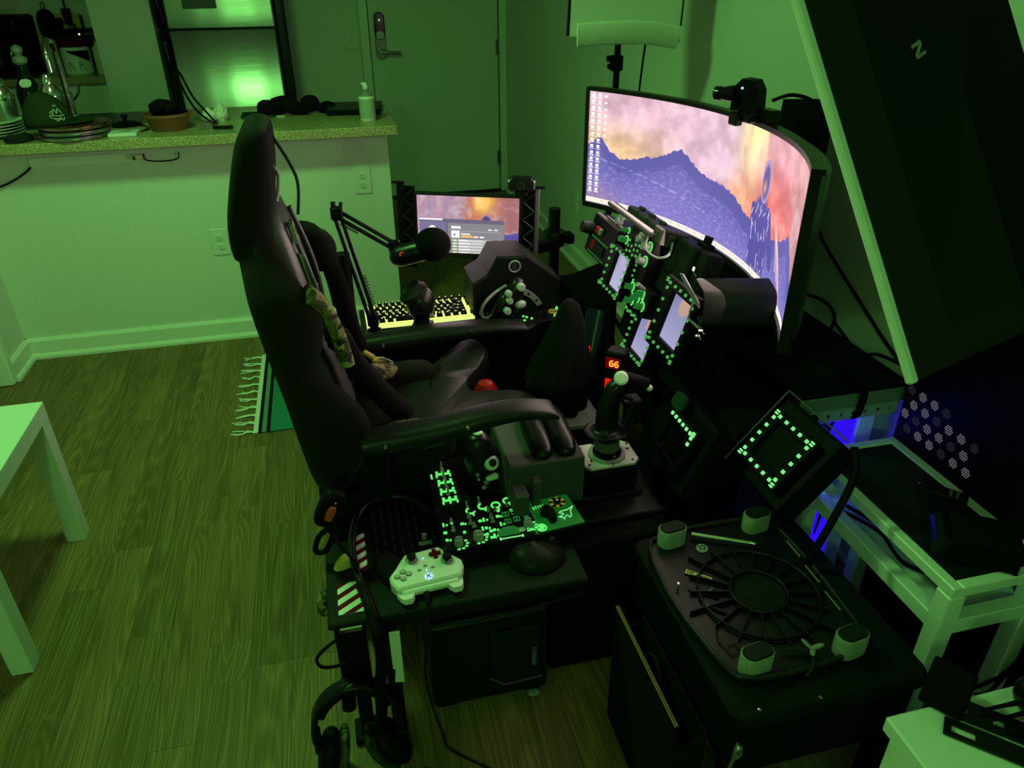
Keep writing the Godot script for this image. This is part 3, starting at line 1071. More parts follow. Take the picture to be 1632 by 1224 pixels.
# ---------- open floor ----------
func living():
	var o := thing("coffee_table", "square white coffee table cut off by the left edge", "coffee table", Vector3(-1.135, 0, -1.76))
	var s := S()
	box(s, Vector3(0, 0.435, 0), Vector3(0.55, 0.05, 0.55), 0.0015)
	part("tabletop", s, mat("white_lacquer"), o)
	for i in [-1, 1]:
		for j in [-1, 1]:
			s = S()
			box(s, Vector3(i * 0.2495, 0.205, j * 0.2495), Vector3(0.05, 0.41, 0.05), 0.0012)
			part("leg", s, mat("white_lacquer"), o)
	# striped blanket rug
	o = thing("striped_rug", "teal striped fringed blanket rug on the floor behind the chair", "rug", Vector3(-0.14, 0, -2.8))
	var stripes := [[-0.26, -0.243, "white_matt"], [-0.243, -0.23, "black_soft"], [-0.23, -0.213, "pale_teal"], [-0.213, -0.2, "black_soft"], [-0.2, 0.1, "teal"], [0.1, 0.13, "black_soft"], [0.13, 0.26, "pale_teal"]]
	mat("pale_teal", Color(0.35, 0.5, 0.44), 0.9)
	for q in stripes:
		s = S()
		box(s, Vector3((q[0] + q[1]) / 2, 0.004, 0), Vector3(q[1] - q[0], 0.006, 0.66), 0.001)
		part("stripe", s, mat(q[2]), o)
	var r := RandomNumberGenerator.new()
	r.seed = 17
	for k in 11:
		s = S()
		var z := -0.31 + k * 0.0625
		for j in 3:
			tube(s, smooth([Vector3(-0.258, 0.004, z + j * 0.006), Vector3(-0.28, 0.006, z + r.randf_range(-0.008, 0.012)), Vector3(-0.3, 0.003, z + r.randf_range(-0.012, 0.016)), Vector3(-0.325 - r.randf() * 0.02, 0.003, z + r.randf_range(-0.02, 0.02))], 3), 0.0028, 5)
		part("tassel", s, mat("white_matt"), o)

# ---------- the seat ----------
func chaikin(p: PackedVector3Array) -> PackedVector3Array:
	var o := PackedVector3Array()
	for i in p.size():
		var q := p[(i + 1) % p.size()]
		o.append(p[i] * 0.75 + q * 0.25)
		o.append(p[i] * 0.25 + q * 0.75)
	return o

const ZC := -1.62

func rows(keys: Array, k := 3) -> Array:
	var o := []
	for i in keys.size() - 1:
		for j in k:
			var r := []
			for c in keys[0].size():
				r.append(cubic_interpolate(keys[i][c], keys[i + 1][c], keys[maxi(i - 1, 0)][c], keys[mini(i + 2, keys.size() - 1)][c], float(j) / k))
			o.append(r)
	o.append(keys[-1])
	return o

func chair():
	var o := thing("racing_seat", "black fabric racing seat seen from behind its right shoulder", "chair")
	var s := S()
	var rings := []
	for r in rows([[0.452, -0.13, -0.075, 0.2, 0.06], [0.46, -0.133, -0.058, 0.222, 0.06], [0.52, -0.143, -0.022, 0.24, 0.07], [0.6, -0.154, 0.01, 0.245, 0.08], [0.66, -0.162, 0.006, 0.245, 0.085], [0.72, -0.171, -0.035, 0.243, 0.085], [0.78, -0.182, -0.078, 0.24, 0.08], [0.84, -0.192, -0.062, 0.24, 0.075], [0.9, -0.201, -0.058, 0.238, 0.07], [0.95, -0.207, -0.085, 0.222, 0.06], [1.0, -0.209, -0.118, 0.18, 0.055], [1.04, -0.209, -0.135, 0.145, 0.05]]):
		var y: float = r[0]
		var xb: float = r[1]
		var xf: float = r[2]
		var w: float = r[3]
		var xi: float = minf(xb + r[4], xf - 0.005)
		var p := PackedVector3Array()
		for q in [[xf, w - 0.055], [xi, w - 0.1], [xi, -(w - 0.1)], [xf, -(w - 0.055)], [xf + 0.004, -(w - 0.02)], [xf - 0.03, -w], [xb + 0.05, -w], [xb, -(w - 0.07)], [xb, w - 0.07], [xb + 0.05, w], [xf - 0.03, w], [xf + 0.004, w - 0.02]]:
			p.append(Vector3(q[0], y, ZC + q[1]))
		rings.append(chaikin(p))
	loft(s, rings, true, 1, false, 1)
	part("backrest", s, mat("fabric"), o)
	s = S()
	rings = []
	for r in rows([[0.985, -0.195, -0.15, 0.1], [0.995, -0.213, -0.128, 0.125], [1.06, -0.213, -0.127, 0.132], [1.13, -0.198, -0.116, 0.128], [1.2, -0.178, -0.109, 0.118], [1.232, -0.163, -0.112, 0.105], [1.243, -0.148, -0.122, 0.08]]):
		var p := PackedVector3Array()
		var xc: float = (r[1] + r[2]) / 2
		for v in rrect(r[2] - r[1], r[3] * 2, minf(0.03, (r[2] - r[1]) * 0.45), 3):
			p.append(Vector3(xc + v.x, r[0], ZC - v.y))
		rings.append(p)
	loft(s, rings, true, 1, false, 1)
	part("headrest", s, mat("fabric"), o)
	s = S()
	tube(s, smooth([Vector3(-0.108, 1.17, ZC + 0.09), Vector3(-0.104, 1.15, ZC + 0.065), Vector3(-0.108, 1.12, ZC + 0.06), Vector3(-0.114, 1.1, ZC + 0.085)], 4), 0.004, 5)
	part("emblem", s, mat("mid_grey"), o, "pale curved emblem on the headrest")
	# leather inner back, a long pad down the middle
	s = S()
	rings = []
	for r in rows([[1.085, -0.135, 0.07], [1.07, -0.114, 0.1], [0.97, -0.088, 0.115], [0.88, -0.072, 0.12], [0.8, -0.07, 0.12], [0.72, -0.05, 0.125], [0.62, -0.03, 0.13], [0.54, -0.01, 0.13]]):
		var p := PackedVector3Array()
		for v in rrect(0.06, r[2] * 2, 0.028, 3):
			p.append(Vector3(r[1] - 0.03 + v.x, r[0], ZC - v.y))
		p.reverse()
		rings.append(p)
	loft(s, rings, true, 1, false, 1)
	var pad := part("back_cushion", s, mat("leather_grey"), o)
	s = S()
	var em := X(Vector3(-0.079, 0.94, ZC + 0.055), 0, PI / 2, 0) * X(Q, -0.18)
	prism(s, [Vector2(-0.022, -0.06), Vector2(-0.008, -0.06), Vector2(0.0, -0.035), Vector2(0.012, -0.058), Vector2(0.026, -0.055), Vector2(0.014, -0.02), Vector2(0.024, 0.01), Vector2(0.012, 0.04), Vector2(-0.02, 0.045)], 0, 0.008, em)
	prism(s, [Vector2(-0.02, 0.068), Vector2(0.01, 0.062), Vector2(0.016, 0.076), Vector2(-0.006, 0.084), Vector2(-0.006, 0.1), Vector2(0.016, 0.1), Vector2(0.012, 0.112), Vector2(-0.02, 0.108)], 0, 0.008, em)
	part("stitched_badge", s, mat("badge", Color(0.5, 0.5, 0.36), 0.7), pad, "pale stitched badge on the back cushion")
	for k in [-1, 1]:
		s = S()
		tube(s, smooth([Vector3(-0.1, 1.05, ZC + k * 0.06), Vector3(-0.072, 0.95, ZC + k * 0.072), Vector3(-0.058, 0.87, ZC + k * 0.07), Vector3(-0.055, 0.78, ZC + k * 0.075)], 4), 0.006, 6)
		part("seam_roll", s, mat("leather_grey"), pad)
	# camo shoulder accents
	for k in [-1, 1]:
		s = S()
		band(s, smooth([Vector3(-0.075, 0.945, ZC + k * 0.2), Vector3(-0.05, 0.91, ZC + k * 0.185), Vector3(-0.032, 0.85, ZC + k * 0.17), Vector3(-0.022, 0.79, ZC + k * 0.16), Vector3(-0.02, 0.765, ZC + k * 0.155)], 4), 0.05, 0.03, Vector3(0.2, 0, 1))
		part("camo_panel", s, mat("camo"), o)
	# seat bucket
	s = S()
	box(s, Vector3(0.08, 0.4, ZC), Vector3(0.4, 0.12, 0.36), 0.03)
	part("seat_pan", s, mat("fabric"), o)
	s = S()
	var poly := [Vector2(-0.09, 1.78), Vector2(0.07, 1.79), Vector2(0.2, 1.82), Vector2(0.3, 1.905), Vector2(0.335, 1.925), Vector2(0.362, 1.915), Vector2(0.378, 1.87), Vector2(0.37, 1.82), Vector2(0.325, 1.765), Vector2(0.296, 1.735), Vector2(0.286, 1.7), Vector2(0.296, 1.66), Vector2(0.35, 1.645), Vector2(0.41, 1.635), Vector2(0.446, 1.61), Vector2(0.456, 1.57), Vector2(0.44, 1.535), Vector2(0.29, 1.5), Vector2(0.05, 1.44), Vector2(-0.09, 1.44)]
	# rounded in plan, domed on top: the outline shrinks towards the middle as it rises
	var base := PackedVector3Array()
	for v in poly:
		base.append(Vector3(v.x, 0, -v.y))
	base = chaikin(chaikin(base))
	rings = []
	var mid := Vector3(0.16, 0, ZC)
	for r in [[0.45, 1.0], [0.495, 1.0], [0.51, 0.985], [0.52, 0.95], [0.524, 0.9]]:
		var p := PackedVector3Array()
		for v in base:
			var q: Vector3 = v
			var d := (q - mid)
			p.append(mid + d * r[1] + Vector3(0, r[0] + 0.02 * smoothstep(0.1, 0.38, q.x) + 0.03 * smoothstep(0.12, 0.3, absf(q.z - ZC)), 0))
		p.reverse()
		rings.append(p)
	loft(s, rings, false, 1)
	var ix := Geometry2D.triangulate_polygon(PackedVector2Array(Array(rings[-1]).map(func(v): return Vector2(v.x, v.z))))
	var topr: PackedVector3Array = rings[-1]
	for k in range(0, ix.size(), 3):
		var a := topr[ix[k]]
		var b := topr[ix[k + 1]]
		var c := topr[ix[k + 2]]
		if (b - a).cross(c - a).y < 0:
			tri(s, a, c, b, 1)
		else:
			tri(s, a, b, c, 1)
	var cush := part("seat_cushion", s, mat("leather"), o)
	s = S()
	tube(s, smooth([Vector3(0.225, 0.53, -1.55), Vector3(0.19, 0.53, -1.64), Vector3(0.19, 0.535, -1.72), Vector3(0.225, 0.55, -1.8)], 5), 0.004, 5)
	tube(s, smooth([Vector3(0.06, 0.527, -1.5), Vector3(0.1, 0.527, -1.6), Vector3(0.09, 0.53, -1.74)], 5), 0.004, 5)
	part("seam", s, mat("black"), cush)
	for k in [-1, 1]:
		s = S()
		pillow(s, Vector3(0.11, 0.045, 0.035), X(Vector3(0.1, 0.53, ZC + k * 0.165), 0, 0, 0.08), 0.6, 0.6)
		part("hip_bolster", s, mat("fabric"), o)
	s = S()
	pillow(s, Vector3(0.055, 0.018, 0.03), X(Vector3(0.1, 0.575, ZC + 0.165), 0, -0.1, 0.05), 0.7, 0.6)
	pillow(s, Vector3(0.045, 0.02, 0.028), X(Vector3(0.07, 0.57, ZC - 0.15), 0, 0.5, -0.3), 0.7, 0.6)
	part("camo_pad", s, mat("camo"), o)
	# harness
	for q in [[0.09, 0.0, "near shoulder strap"], [-0.15, 0.02, "far shoulder strap"]]:
		s = S()
		var z: float = ZC + q[0]
		var pp := [Vector3(-0.04, 0.8, z), Vector3(-0.022, 0.78, z), Vector3(-0.008, 0.74, z), Vector3(0.012, 0.7, z), Vector3(0.06, 0.625, z), Vector3(0.1, 0.575, z)] if q[0] > 0 else [Vector3(-0.1, 0.95, z - 0.04), Vector3(-0.06, 0.935, z - 0.045), Vector3(-0.03, 0.87, z - 0.02), Vector3(-0.01, 0.78, z), Vector3(0.0, 0.7, z), Vector3(0.015, 0.65, z)]
		band(s, smooth(pp, 5), 0.075, 0.045, Vector3(0.1, 0, 1))
		part("harness_pad", s, mat("black_soft"), o)
	s = S()
	ball(s, Vector3(-0.055, 0.9, ZC - 0.2), Vector3(0.045, 0.055, 0.04), 14, 10)
	part("shoulder_bolster", s, mat("fabric"), o)
	s = S()
	band(s, smooth([Vector3(0.02, 0.56, ZC + 0.12), Vector3(0.07, 0.535, ZC + 0.06), Vector3(0.11, 0.53, ZC)], 4), 0.05, 0.006, Vector3(0.4, 0.3, 1))
	part("lap_strap", s, mat("black_soft"), o)
	s = S()
	tube(s, smooth([Vector3(-0.11, 1.2, ZC - 0.05), Vector3(-0.085, 1.14, ZC - 0.07), Vector3(-0.075, 1.09, ZC - 0.085), Vector3(-0.085, 1.02, ZC - 0.1)], 5), 0.0035, 6)
	part("thin_hose", s, mat("dark_green", Color(0.1, 0.22, 0.16), 0.7), o, "thin dark cord hanging from the headrest")
	# plinth
	s = S()
	box(s, Vector3(0.12, 0.17, ZC), Vector3(0.46, 0.34, 0.4), 0.02)
	part("seat_plinth", s, mat("black_matt"), o)
	# armrests
	armrest("right padded black armrest of the seat, nearest the viewer", [[-0.008, 0.636, 0.03], [0.0, 0.636, 0.042], [0.078, 0.637, 0.046], [0.158, 0.644, 0.044], [0.25, 0.662, 0.034], [0.33, 0.668, 0.024], [0.395, 0.66, 0.018], [0.414, 0.655, 0.01]], -1.33, 0.07)
	armrest("left padded black armrest of the seat, beyond the seat cushion", [[0.012, 0.6, 0.03], [0.03, 0.6, 0.042], [0.13, 0.605, 0.046], [0.24, 0.612, 0.04], [0.38, 0.612, 0.03], [0.47, 0.606, 0.02], [0.49, 0.605, 0.01]], -1.88, 0.07)
	# cord looped on the far strap
	o = thing("breakaway_cord", "thin pale cord loop clipped by the seat's far strap", "cord", Vector3(0.03, 0.6, -1.8))
	s = S()
	tube(s, smooth([Vector3(-0.035, 0.05, 0), Vector3(-0.03, 0.0, 0.0), Vector3(0.0, -0.03, 0.01), Vector3(0.045, -0.055, 0.01), Vector3(0.07, -0.03, 0), Vector3(0.045, -0.012, -0.005), Vector3(0.02, -0.015, 0)], 5), 0.0035, 6)
	part("loop", s, mat("mid_grey"), o)
	s = S()
	box(s, Vector3(0.0, 0.01, 0), Vector3(0.04, 0.014, 0.014), 0.004, X(Q, 0, 0, -0.7))
	box(s, Vector3(0.035, -0.005, 0), Vector3(0.045, 0.012, 0.02), 0.004, X(Q, 0, 0.3, -0.3))
	part("clip", s, mat("yellow"), o)

func armrest(label: String, keys: Array, z: float, w: float):
	var o := thing("armrest", label, "armrest")
	var s := S()
	var rings := []
	for r in rows(keys, 4):
		var p := PackedVector3Array()
		for v in rrect(w, r[2] * 1.1, minf(0.02, r[2] * 0.5), 3):
			p.append(Vector3(r[0], r[1] + v.y, z - v.x))
		rings.append(p)
	loft(s, rings, true, 1, false, 1)
	part("pad", s, mat("leather"), o)
	for t in [1.5, 3.6]:
		var a: Array = keys[int(t)]
		var b: Array = keys[int(t) + 1]
		var f: float = t - int(t)
		var p := Vector3(lerpf(a[0], b[0], f), lerpf(a[1], b[1], f) + 0.006, z + w / 2 - 0.001)
		s = S()
		cyl(s, p, p + Vector3(0, 0, 0.004), 0.005, 0.004, 12)
		part("screw", s, mat("chrome"), o)
	s = S()
	box(s, Vector3(0.03, keys[2][1] - 0.09, z - 0.02), Vector3(0.03, 0.15, 0.02), 0.004)
	part("post", s, mat("black"), o)

# ---------- cockpit frame ----------
func rig():
	var o := thing("right_console", "black right console with a shelf board along the viewer's side", "console")
	var s := S()
	box(s, Vector3(0.37, 0.34, -1.28), Vector3(0.5, 0.105, 0.12), 0.006)
	box(s, Vector3(0.5, 0.1975, -1.29), Vector3(0.26, 0.39, 0.22), 0.006)
	part("console_box", s, mat("black_matt"), o)
	s = S()
	box(s, Vector3(0.15, 0.402, -1.18), Vector3(0.525, 0.016, 0.24), 0.003)
	part("side_shelf", s, mat("shelf_black", Color(0.1, 0.12, 0.1), 0.5), o, "dark shelf board that carries mouse and gamepad")
	s = S()
	box(s, Vector3(0.15, 0.402, -1.35), Vector3(0.43, 0.016, 0.09), 0.003)
	part("rear_board", s, mat("black_matt"), o)
	s = S()
	box(s, Vector3(0.515, 0.402, -1.33), Vector3(0.29, 0.016, 0.2), 0.003)
	part("front_ledge", s, mat("black_satin"), o)
	for x in [0.0]:
		s = S()
		box(s, Vector3(x, 0.197, -1.085), Vector3(0.03, 0.392, 0.025), 0.003)
		part("leg", s, mat("black_satin"), o)
	s = S()
	box(s, Vector3(0.185, 0.378, -1.075), Vector3(0.34, 0.03, 0.012), 0.003)
	part("rail", s, mat("black_satin"), o)
	s = S()
	tube(s, smooth([Vector3(0.02, 0.36, -1.062), Vector3(0.2, 0.352, -1.058), Vector3(0.4, 0.37, -1.062)], 5), 0.0022, 5)
	part("edge_cord", s, mat("dark_grey"), o)
	o = thing("left_console", "black left console under the keyboard and the throttle", "console")
	s = S()
	box(s, Vector3(0.345, 0.281, -2.03), Vector3(0.63, 0.562, 0.2), 0.006)
	part("console_box", s, mat("black_matt"), o)
	s = S()
	box(s, Vector3(0.345, 0.571, -2.05), Vector3(0.63, 0.018, 0.25), 0.003)
	part("desk_board", s, mat("black_satin"), o)
	s = S()
	prism(s, [Vector2(0.0, 0.0), Vector2(0.3, 0.0), Vector2(0.3, 0.76), Vector2(0.22, 0.73), Vector2(0.1, 0.66), Vector2(0.0, 0.62)], 0, 0.02, X(Vector3(0.675, 0.0, -2.2), 0, -1.2, 0), 0.003)
	tag(part("cockpit_wall", s, mat("black_matt")), "black curved side board right of the throttle", "board")
	o = thing("dash_pedestal", "black pedestal that carries the dash displays", "pedestal")
	s = S()
	box(s, Vector3(0.93, 0.24, -1.65), Vector3(0.1, 0.48, 0.44), 0.01)
	part("body", s, mat("black_matt"), o)
	s = S()
	box(s, Vector3(0.9, 0.55, -1.65), Vector3(0.07, 0.16, 0.4), 0.01)
	part("neck", s, mat("black_matt"), o)
	for q in [[Vector3(0.0, 0.836, -1.965), "black upright post behind the boom, left of the keyboard"], [Vector3(0.735, 0.78, -2.42), "black upright post holding the small monitor's clamp"]]:
		s = S()
		cyl(s, Vector3(q[0].x, 0.0, q[0].z), q[0], 0.021, -1, 16)
		cyl(s, Vector3(q[0].x, 0.0, q[0].z), Vector3(q[0].x, 0.012, q[0].z), 0.05, -1, 16)
		tag(part("upright_post", s, mat("black_satin")), q[1], "post")
	s = S()
	cyl(s, Vector3(0.688, 0.66, -1.815), Vector3(0.62, 0.42, -1.735), 0.034, -1, 18)
	cyl(s, Vector3(0.62, 0.42, -1.735), Vector3(0.62, 0.0, -1.735), 0.03, -1, 14)
	tag(part("steering_column", s, mat("dark_blue", Color(0.06, 0.1, 0.14), 0.3)), "dark bluish slanting column left of the dash displays", "column")
	# centre stick under a cloth hood, with its base plate
	o = thing("hooded_stick", "centre control stick covered by a draped black cloth hood", "control stick", Vector3(0.525, 0.45, -1.66))
	s = S()
	var rings := []
	var keys := rows([[0.0, 0.068, 0.06, 0.0], [0.03, 0.072, 0.064, 0.0], [0.08, 0.08, 0.068, 0.0], [0.09, 0.094, 0.078, -0.002], [0.15, 0.076, 0.064, 0.004], [0.21, 0.056, 0.05, 0.014], [0.26, 0.04, 0.036, 0.022], [0.3, 0.026, 0.024, 0.024], [0.318, 0.01, 0.01, 0.024]], 3)
	for r in keys:
		var p := PackedVector3Array()
		for i in 32:
			var a := -TAU * i / 32
			var w: float = 1.0 + 0.13 * sin(a * 7.0 + r[0] * 9.0) * clampf(1.0 - r[0] / 0.33, 0.2, 1.0) + 0.05 * sin(a * 3.0 + 1.0)
			p.append(Vector3(r[3] + cos(a) * r[1] * w, r[0], sin(a) * r[2] * w))
		rings.append(p)
	loft(s, rings, true, 1, false, 1)
	part("cloth_hood", s, mat("hood", Color(0.055, 0.065, 0.055), 0.95), o)
	s = S()
	prism(s, [Vector2(-0.1, -0.08), Vector2(-0.085, -0.095), Vector2(0.09, -0.095), Vector2(0.1, -0.08), Vector2(0.1, 0.07), Vector2(-0.07, 0.08), Vector2(-0.1, 0.06)], -0.012, 0.0, X(Vector3(0, -0.002, 0), -PI / 2), 0.002)
	part("base_plate", s, mat("mid_grey"), o)
	s = S()
	box(s, Vector3(0.0, -0.22, 0), Vector3(0.16, 0.41, 0.16), 0.01)
	part("pedestal", s, mat("black_matt"), o)
	s = S()
	cyl(s, Vector3(-0.09, 0.0, 0.05), Vector3(-0.09, 0.004, 0.05), 0.006, -1, 6)
	cyl(s, Vector3(-0.085, 0.0, -0.05), Vector3(-0.085, 0.004, -0.05), 0.006, -1, 6)
	part("screw", s, mat("chrome"), o)
	# red object between the thigh cushions
	o = thing("red_post", "rounded red post showing between the two thigh cushions", "post", Vector3(0.335, 0.225, -1.71))
	s = S()
	lathe(s, [Vector2(0.03, 0), Vector2(0.032, 0.2), Vector2(0.036, 0.25), Vector2(0.032, 0.285), Vector2(0.02, 0.305), Vector2(0.0, 0.312)], 20)
	part("knob", s, mat("red"), o)
	s = S()
	box(s, Vector3(0, -0.112, 0), Vector3(0.05, 0.226, 0.05), 0.004)
	part("stem", s, mat("black"), o)
	# red counter display
	o = thing("red_display", "small red-lit display reading 66 behind the side stick", "display", Vector3(0.615, 0.655, -1.5), -0.72)
	s = S()
	box(s, Vector3(0, -0.03, -0.025), Vector3(0.05, 0.12, 0.04), 0.004)
	part("housing", s, mat("black"), o)
	s = S()
	box(s, Vector3(0, -0.37, -0.03), Vector3(0.02, 0.57, 0.02), 0.002)
	part("stem", s, mat("black"), o)
	s = S()
	box(s, Vector3(-0.004, 0.0, -0.003), Vector3(0.036, 0.028, 0.004), 0.001)
	part("lit_window", s, mat("red_dim"), o)
	words("digits", "66", 0.024, 0.001, mat("digit_glow_"), X(Vector3(0.0, 0.0, 0.0)), o, true).material_override = glow("digit_glow", Color(1.0, 0.55, 0.2), 2.0)
	s = S()
	box(s, Vector3(-0.004, -0.06, -0.003), Vector3(0.034, 0.03, 0.004), 0.001)
	part("lit_panel", s, mat("red_glow"), o)
	s = S()
	box(s, Vector3(0.606, 0.61, -1.66), Vector3(0.008, 0.04, 0.008), 0.002, X())
	tag(part("red_marker_lamp", s, glow("red_lamp", Color(1, 0.1, 0.1), 0.7)), "thin red lamp beside the dark column", "lamp")

# ---------- right console ----------
func console_right():
	var s: SurfaceTool
	var o := thing("switch_panel", "backlit green-lettered switch panel on the right console", "switch panel", Vector3(0.13, 0.412, -1.17))
	# local x to the front of the rig, z towards the viewer; the top lies at y 0.05
	s = S()
	box(s, Vector3(0.1, 0.022, -0.06), Vector3(0.2, 0.044, 0.135), 0.003)
	box(s, Vector3(0.035, 0.022, -0.2), Vector3(0.07, 0.044, 0.15), 0.003)
	part("box", s, mat("black"), o)
	var g := mat("legend")
	# four pod switches up the left strip
	for k in 4:
		var z := -0.255 + k * 0.034
		s = S()
		box(s, Vector3(0.04, 0.046, z), Vector3(0.032, 0.004, 0.006), 0.001)
		for i in 3:
			box(s, Vector3(0.026 + i * 0.014, 0.047, z - 0.006), Vector3(0.006, 0.006, 0.006), 0.001)
			box(s, Vector3(0.024 + i * 0.016, 0.046, z + 0.007), Vector3(0.004, 0.003, 0.009))
		part("lit_bracket", s, g, o)
		s = S()
		lathe(s, [Vector2(0.005, 0.044), Vector2(0.004, 0.05), Vector2(0.0022, 0.052), Vector2(0.003, 0.064), Vector2(0.0, 0.066)], 10, X(Vector3(0.04, 0, z - 0.01), -0.3))
		part("toggle", s, mat("mid_grey"), o)
	s = S()
	box(s, Vector3(0.012, 0.046, -0.25), Vector3(0.004, 0.003, 0.016))
	part("legend_bar", s, g, o)
	# four ringed switches across the middle
	for k in 4:
		var x := 0.078 + k * 0.029
		var z := -0.105 - (k % 2) * 0.006 - k * 0.003
		s = S()
		var pp := []
		for i in 15:
			var a := PI * 0.15 + (TAU * (0.62 if k < 2 else 1.0)) * i / 14.0
			pp.append(Vector3(x + cos(a) * 0.0095, 0.0455, z + sin(a) * 0.0095))
		tube(s, pp, 0.0022, 6)
		part("lit_ring", s, g, o)
		s = S()
		lathe(s, [Vector2(0.005, 0.044), Vector2(0.004, 0.05), Vector2(0.0022, 0.052), Vector2(0.0032, 0.062), Vector2(0.0, 0.064)], 10, X(Vector3(x, 0, z), 0.35 if k > 1 else -0.3, 0, 0.1))
		part("toggle", s, mat("mid_grey"), o)
		s = S()
		box(s, Vector3(x + 0.004, 0.0455, z + 0.014), Vector3(0.004, 0.002, 0.007))
		part("legend_bar", s, g, o)
	# rows of legends and toggles
	var pal := [[0.012, -0.072], [0.012, -0.046], [0.012, -0.022], [0.03, -0.076], [0.052, -0.066], [0.052, -0.038], [0.1, -0.068], [0.092, -0.066], [0.1, -0.04], [0.092, -0.04], [0.132, -0.072], [0.137, -0.09], [0.133, -0.045], [0.166, -0.085], [0.116, -0.03], [0.19, -0.04], [0.106, -0.008], [0.098, -0.02], [0.112, -0.012], [0.108, -0.028], [0.192, -0.012], [0.186, -0.022]]
	for k in pal.size():
		s = S()
		var w: float = [0.004, 0.008, 0.006][k % 3]
		box(s, Vector3(pal[k][0], 0.0455, pal[k][1]), Vector3(w, 0.0022, 0.011 if w < 0.005 else 0.006))
		if k % 2 == 0:
			box(s, Vector3(pal[k][0] + 0.007, 0.0455, pal[k][1] + 0.002), Vector3(0.004, 0.0022, 0.004))
		part("legend_bar", s, g, o)
	for q in [[0.03, -0.062], [0.03, -0.036], [0.07, -0.072], [0.07, -0.05], [0.076, -0.038], [0.116, -0.082], [0.118, -0.058], [0.118, -0.044]]:
		s = S()
		lathe(s, [Vector2(0.0062, 0.044), Vector2(0.0062, 0.047), Vector2(0.0036, 0.048), Vector2(0.0026, 0.056), Vector2(0.0, 0.058)], 10, X(Vector3(q[0], 0, q[1]), -0.35))
		part("toggle", s, mat("mid_grey"), o)
	for q in [[0.15, -0.074], [0.17, -0.077], [0.15, -0.05], [0.17, -0.053]]:
		s = S()
		for e in [[-0.0065, 0, 0.0015, 0.014], [0.0065, 0, 0.0015, 0.014], [0, -0.0065, 0.014, 0.0015], [0, 0.0065, 0.014, 0.0015], [0, 0, 0.003, 0.007]]:
			box(s, Vector3(q[0] + e[0], 0.046, q[1] + e[1]), Vector3(e[2], 0.003, e[3]))
		part("square_button", s, mat("legend_dim"), o)
	for q in [[0.034, -0.004, 0.009], [0.077, -0.012, 0.011], [0.188, -0.026, 0.009]]:
		s = S()
		lathe(s, [Vector2(q[2], 0.044), Vector2(q[2], 0.058), Vector2(q[2] * 0.85, 0.061), Vector2(0.0, 0.061)], 16, X(Vector3(q[0], 0, q[1])))
		box(s, Vector3(q[0], 0.062, q[1]), Vector3(q[2] * 1.7, 0.006, 0.004), 0.001)
		part("rotary_knob", s, mat("mid_grey"), o)
		s = S()
		for i in 5:
			var a := -0.5 + i * 0.55
			box(s, Vector3(q[0] + cos(a) * 0.018, 0.0455, q[1] + sin(a) * 0.016), Vector3(0.006, 0.0022, 0.003))
		part("dial_marks", s, g, o)
	s = S()
	var th := []
	for i in 15:
		var a := PI * i / 14.0
		th.append(Vector2(cos(a) * 0.024, sin(a) * 0.015 * (1.0 + 0.12 * (i % 2))))
	prism(s, th, -0.006, 0.006, X(Vector3(0.143, 0.044, -0.012)), 0.001)
	part("thumb_wheel", s, mat("legend_dim"), o)
	s = S()
	box(s, Vector3(0.146, 0.0455, 0.002), Vector3(0.046, 0.002, 0.0015))
	box(s, Vector3(0.122, 0.0455, 0.002), Vector3(0.003, 0.002, 0.007))
	box(s, Vector3(0.17, 0.0455, 0.002), Vector3(0.003, 0.002, 0.007))
	part("scale_line", s, mat("legend_pale"), o)
	for q in [[0.005, 0.004], [0.194, 0.0], [0.005, -0.12], [0.008, -0.27]]:
		s = S()
		cyl(s, Vector3(q[0], 0.044, q[1]), Vector3(q[0], 0.047, q[1]), 0.005, -1, 10)
		part("screw", s, mat("dark_grey"), o)
	# throttle-like grip behind the panel
	o = thing("collective_grip", "black grip head with white hat switch behind the panel", "control grip", Vector3(0.255, 0.41, -1.375))
	s = S()
	var rings := []
	for r in rows([[0.0, 0.024, 0.022, 0.0], [0.05, 0.03, 0.026, 0.002], [0.09, 0.04, 0.032, 0.004], [0.12, 0.042, 0.034, 0.0], [0.15, 0.036, 0.032, -0.006], [0.175, 0.022, 0.022, -0.008], [0.182, 0.008, 0.008, -0.008]], 3):
		var p := PackedVector3Array()
		for i in 20:
			var a := -TAU * i / 20
			p.append(Vector3(r[3] + cos(a) * r[1], r[0], sin(a) * r[2]))
		rings.append(p)
	loft(s, rings, true, 1, false, 1)
	part("grip_body", s, mat("black_satin"), o)
	s = S()
	var hx := X(Vector3(0.016, 0.115, 0.026), 1.0, 0.0, -0.15)
	lathe(s, [Vector2(0.017, 0.0), Vector2(0.018, 0.006), Vector2(0.0155, 0.012), Vector2(0.011, 0.014)], 20, hx)
	part("hat_ring", s, mat("white"), o)
	s = S()
	lathe(s, [Vector2(0.009, 0.013), Vector2(0.009, 0.0155), Vector2(0.004, 0.017), Vector2(0, 0.017)], 16, hx)
	part("hat_button", s, mat("dark_grey"), o)
	s = S()
	ball(s, Vector3(-0.006, 0.183, 0), Vector3(0.012, 0.004, 0.01), 12, 6)
	part("top_cap", s, mat("white"), o)
	for q in [[-0.016, 0.09, 0.03, 0.008], [-0.014, 0.075, 0.028, 0.007]]:
		s = S()
		box(s, Vector3(q[0], q[1], q[2]), Vector3(q[3], q[3], 0.006), 0.001)
		part("side_button", s, mat("mid_grey"), o)
	s = S()
	pillow(s, Vector3(0.016, 0.007, 0.008), X(Vector3(0.018, 0.078, 0.03), 0.3, 0, 0.2), 0.7, 0.7, 12, 8)
	part("thumb_rocker", s, mat("white"), o)
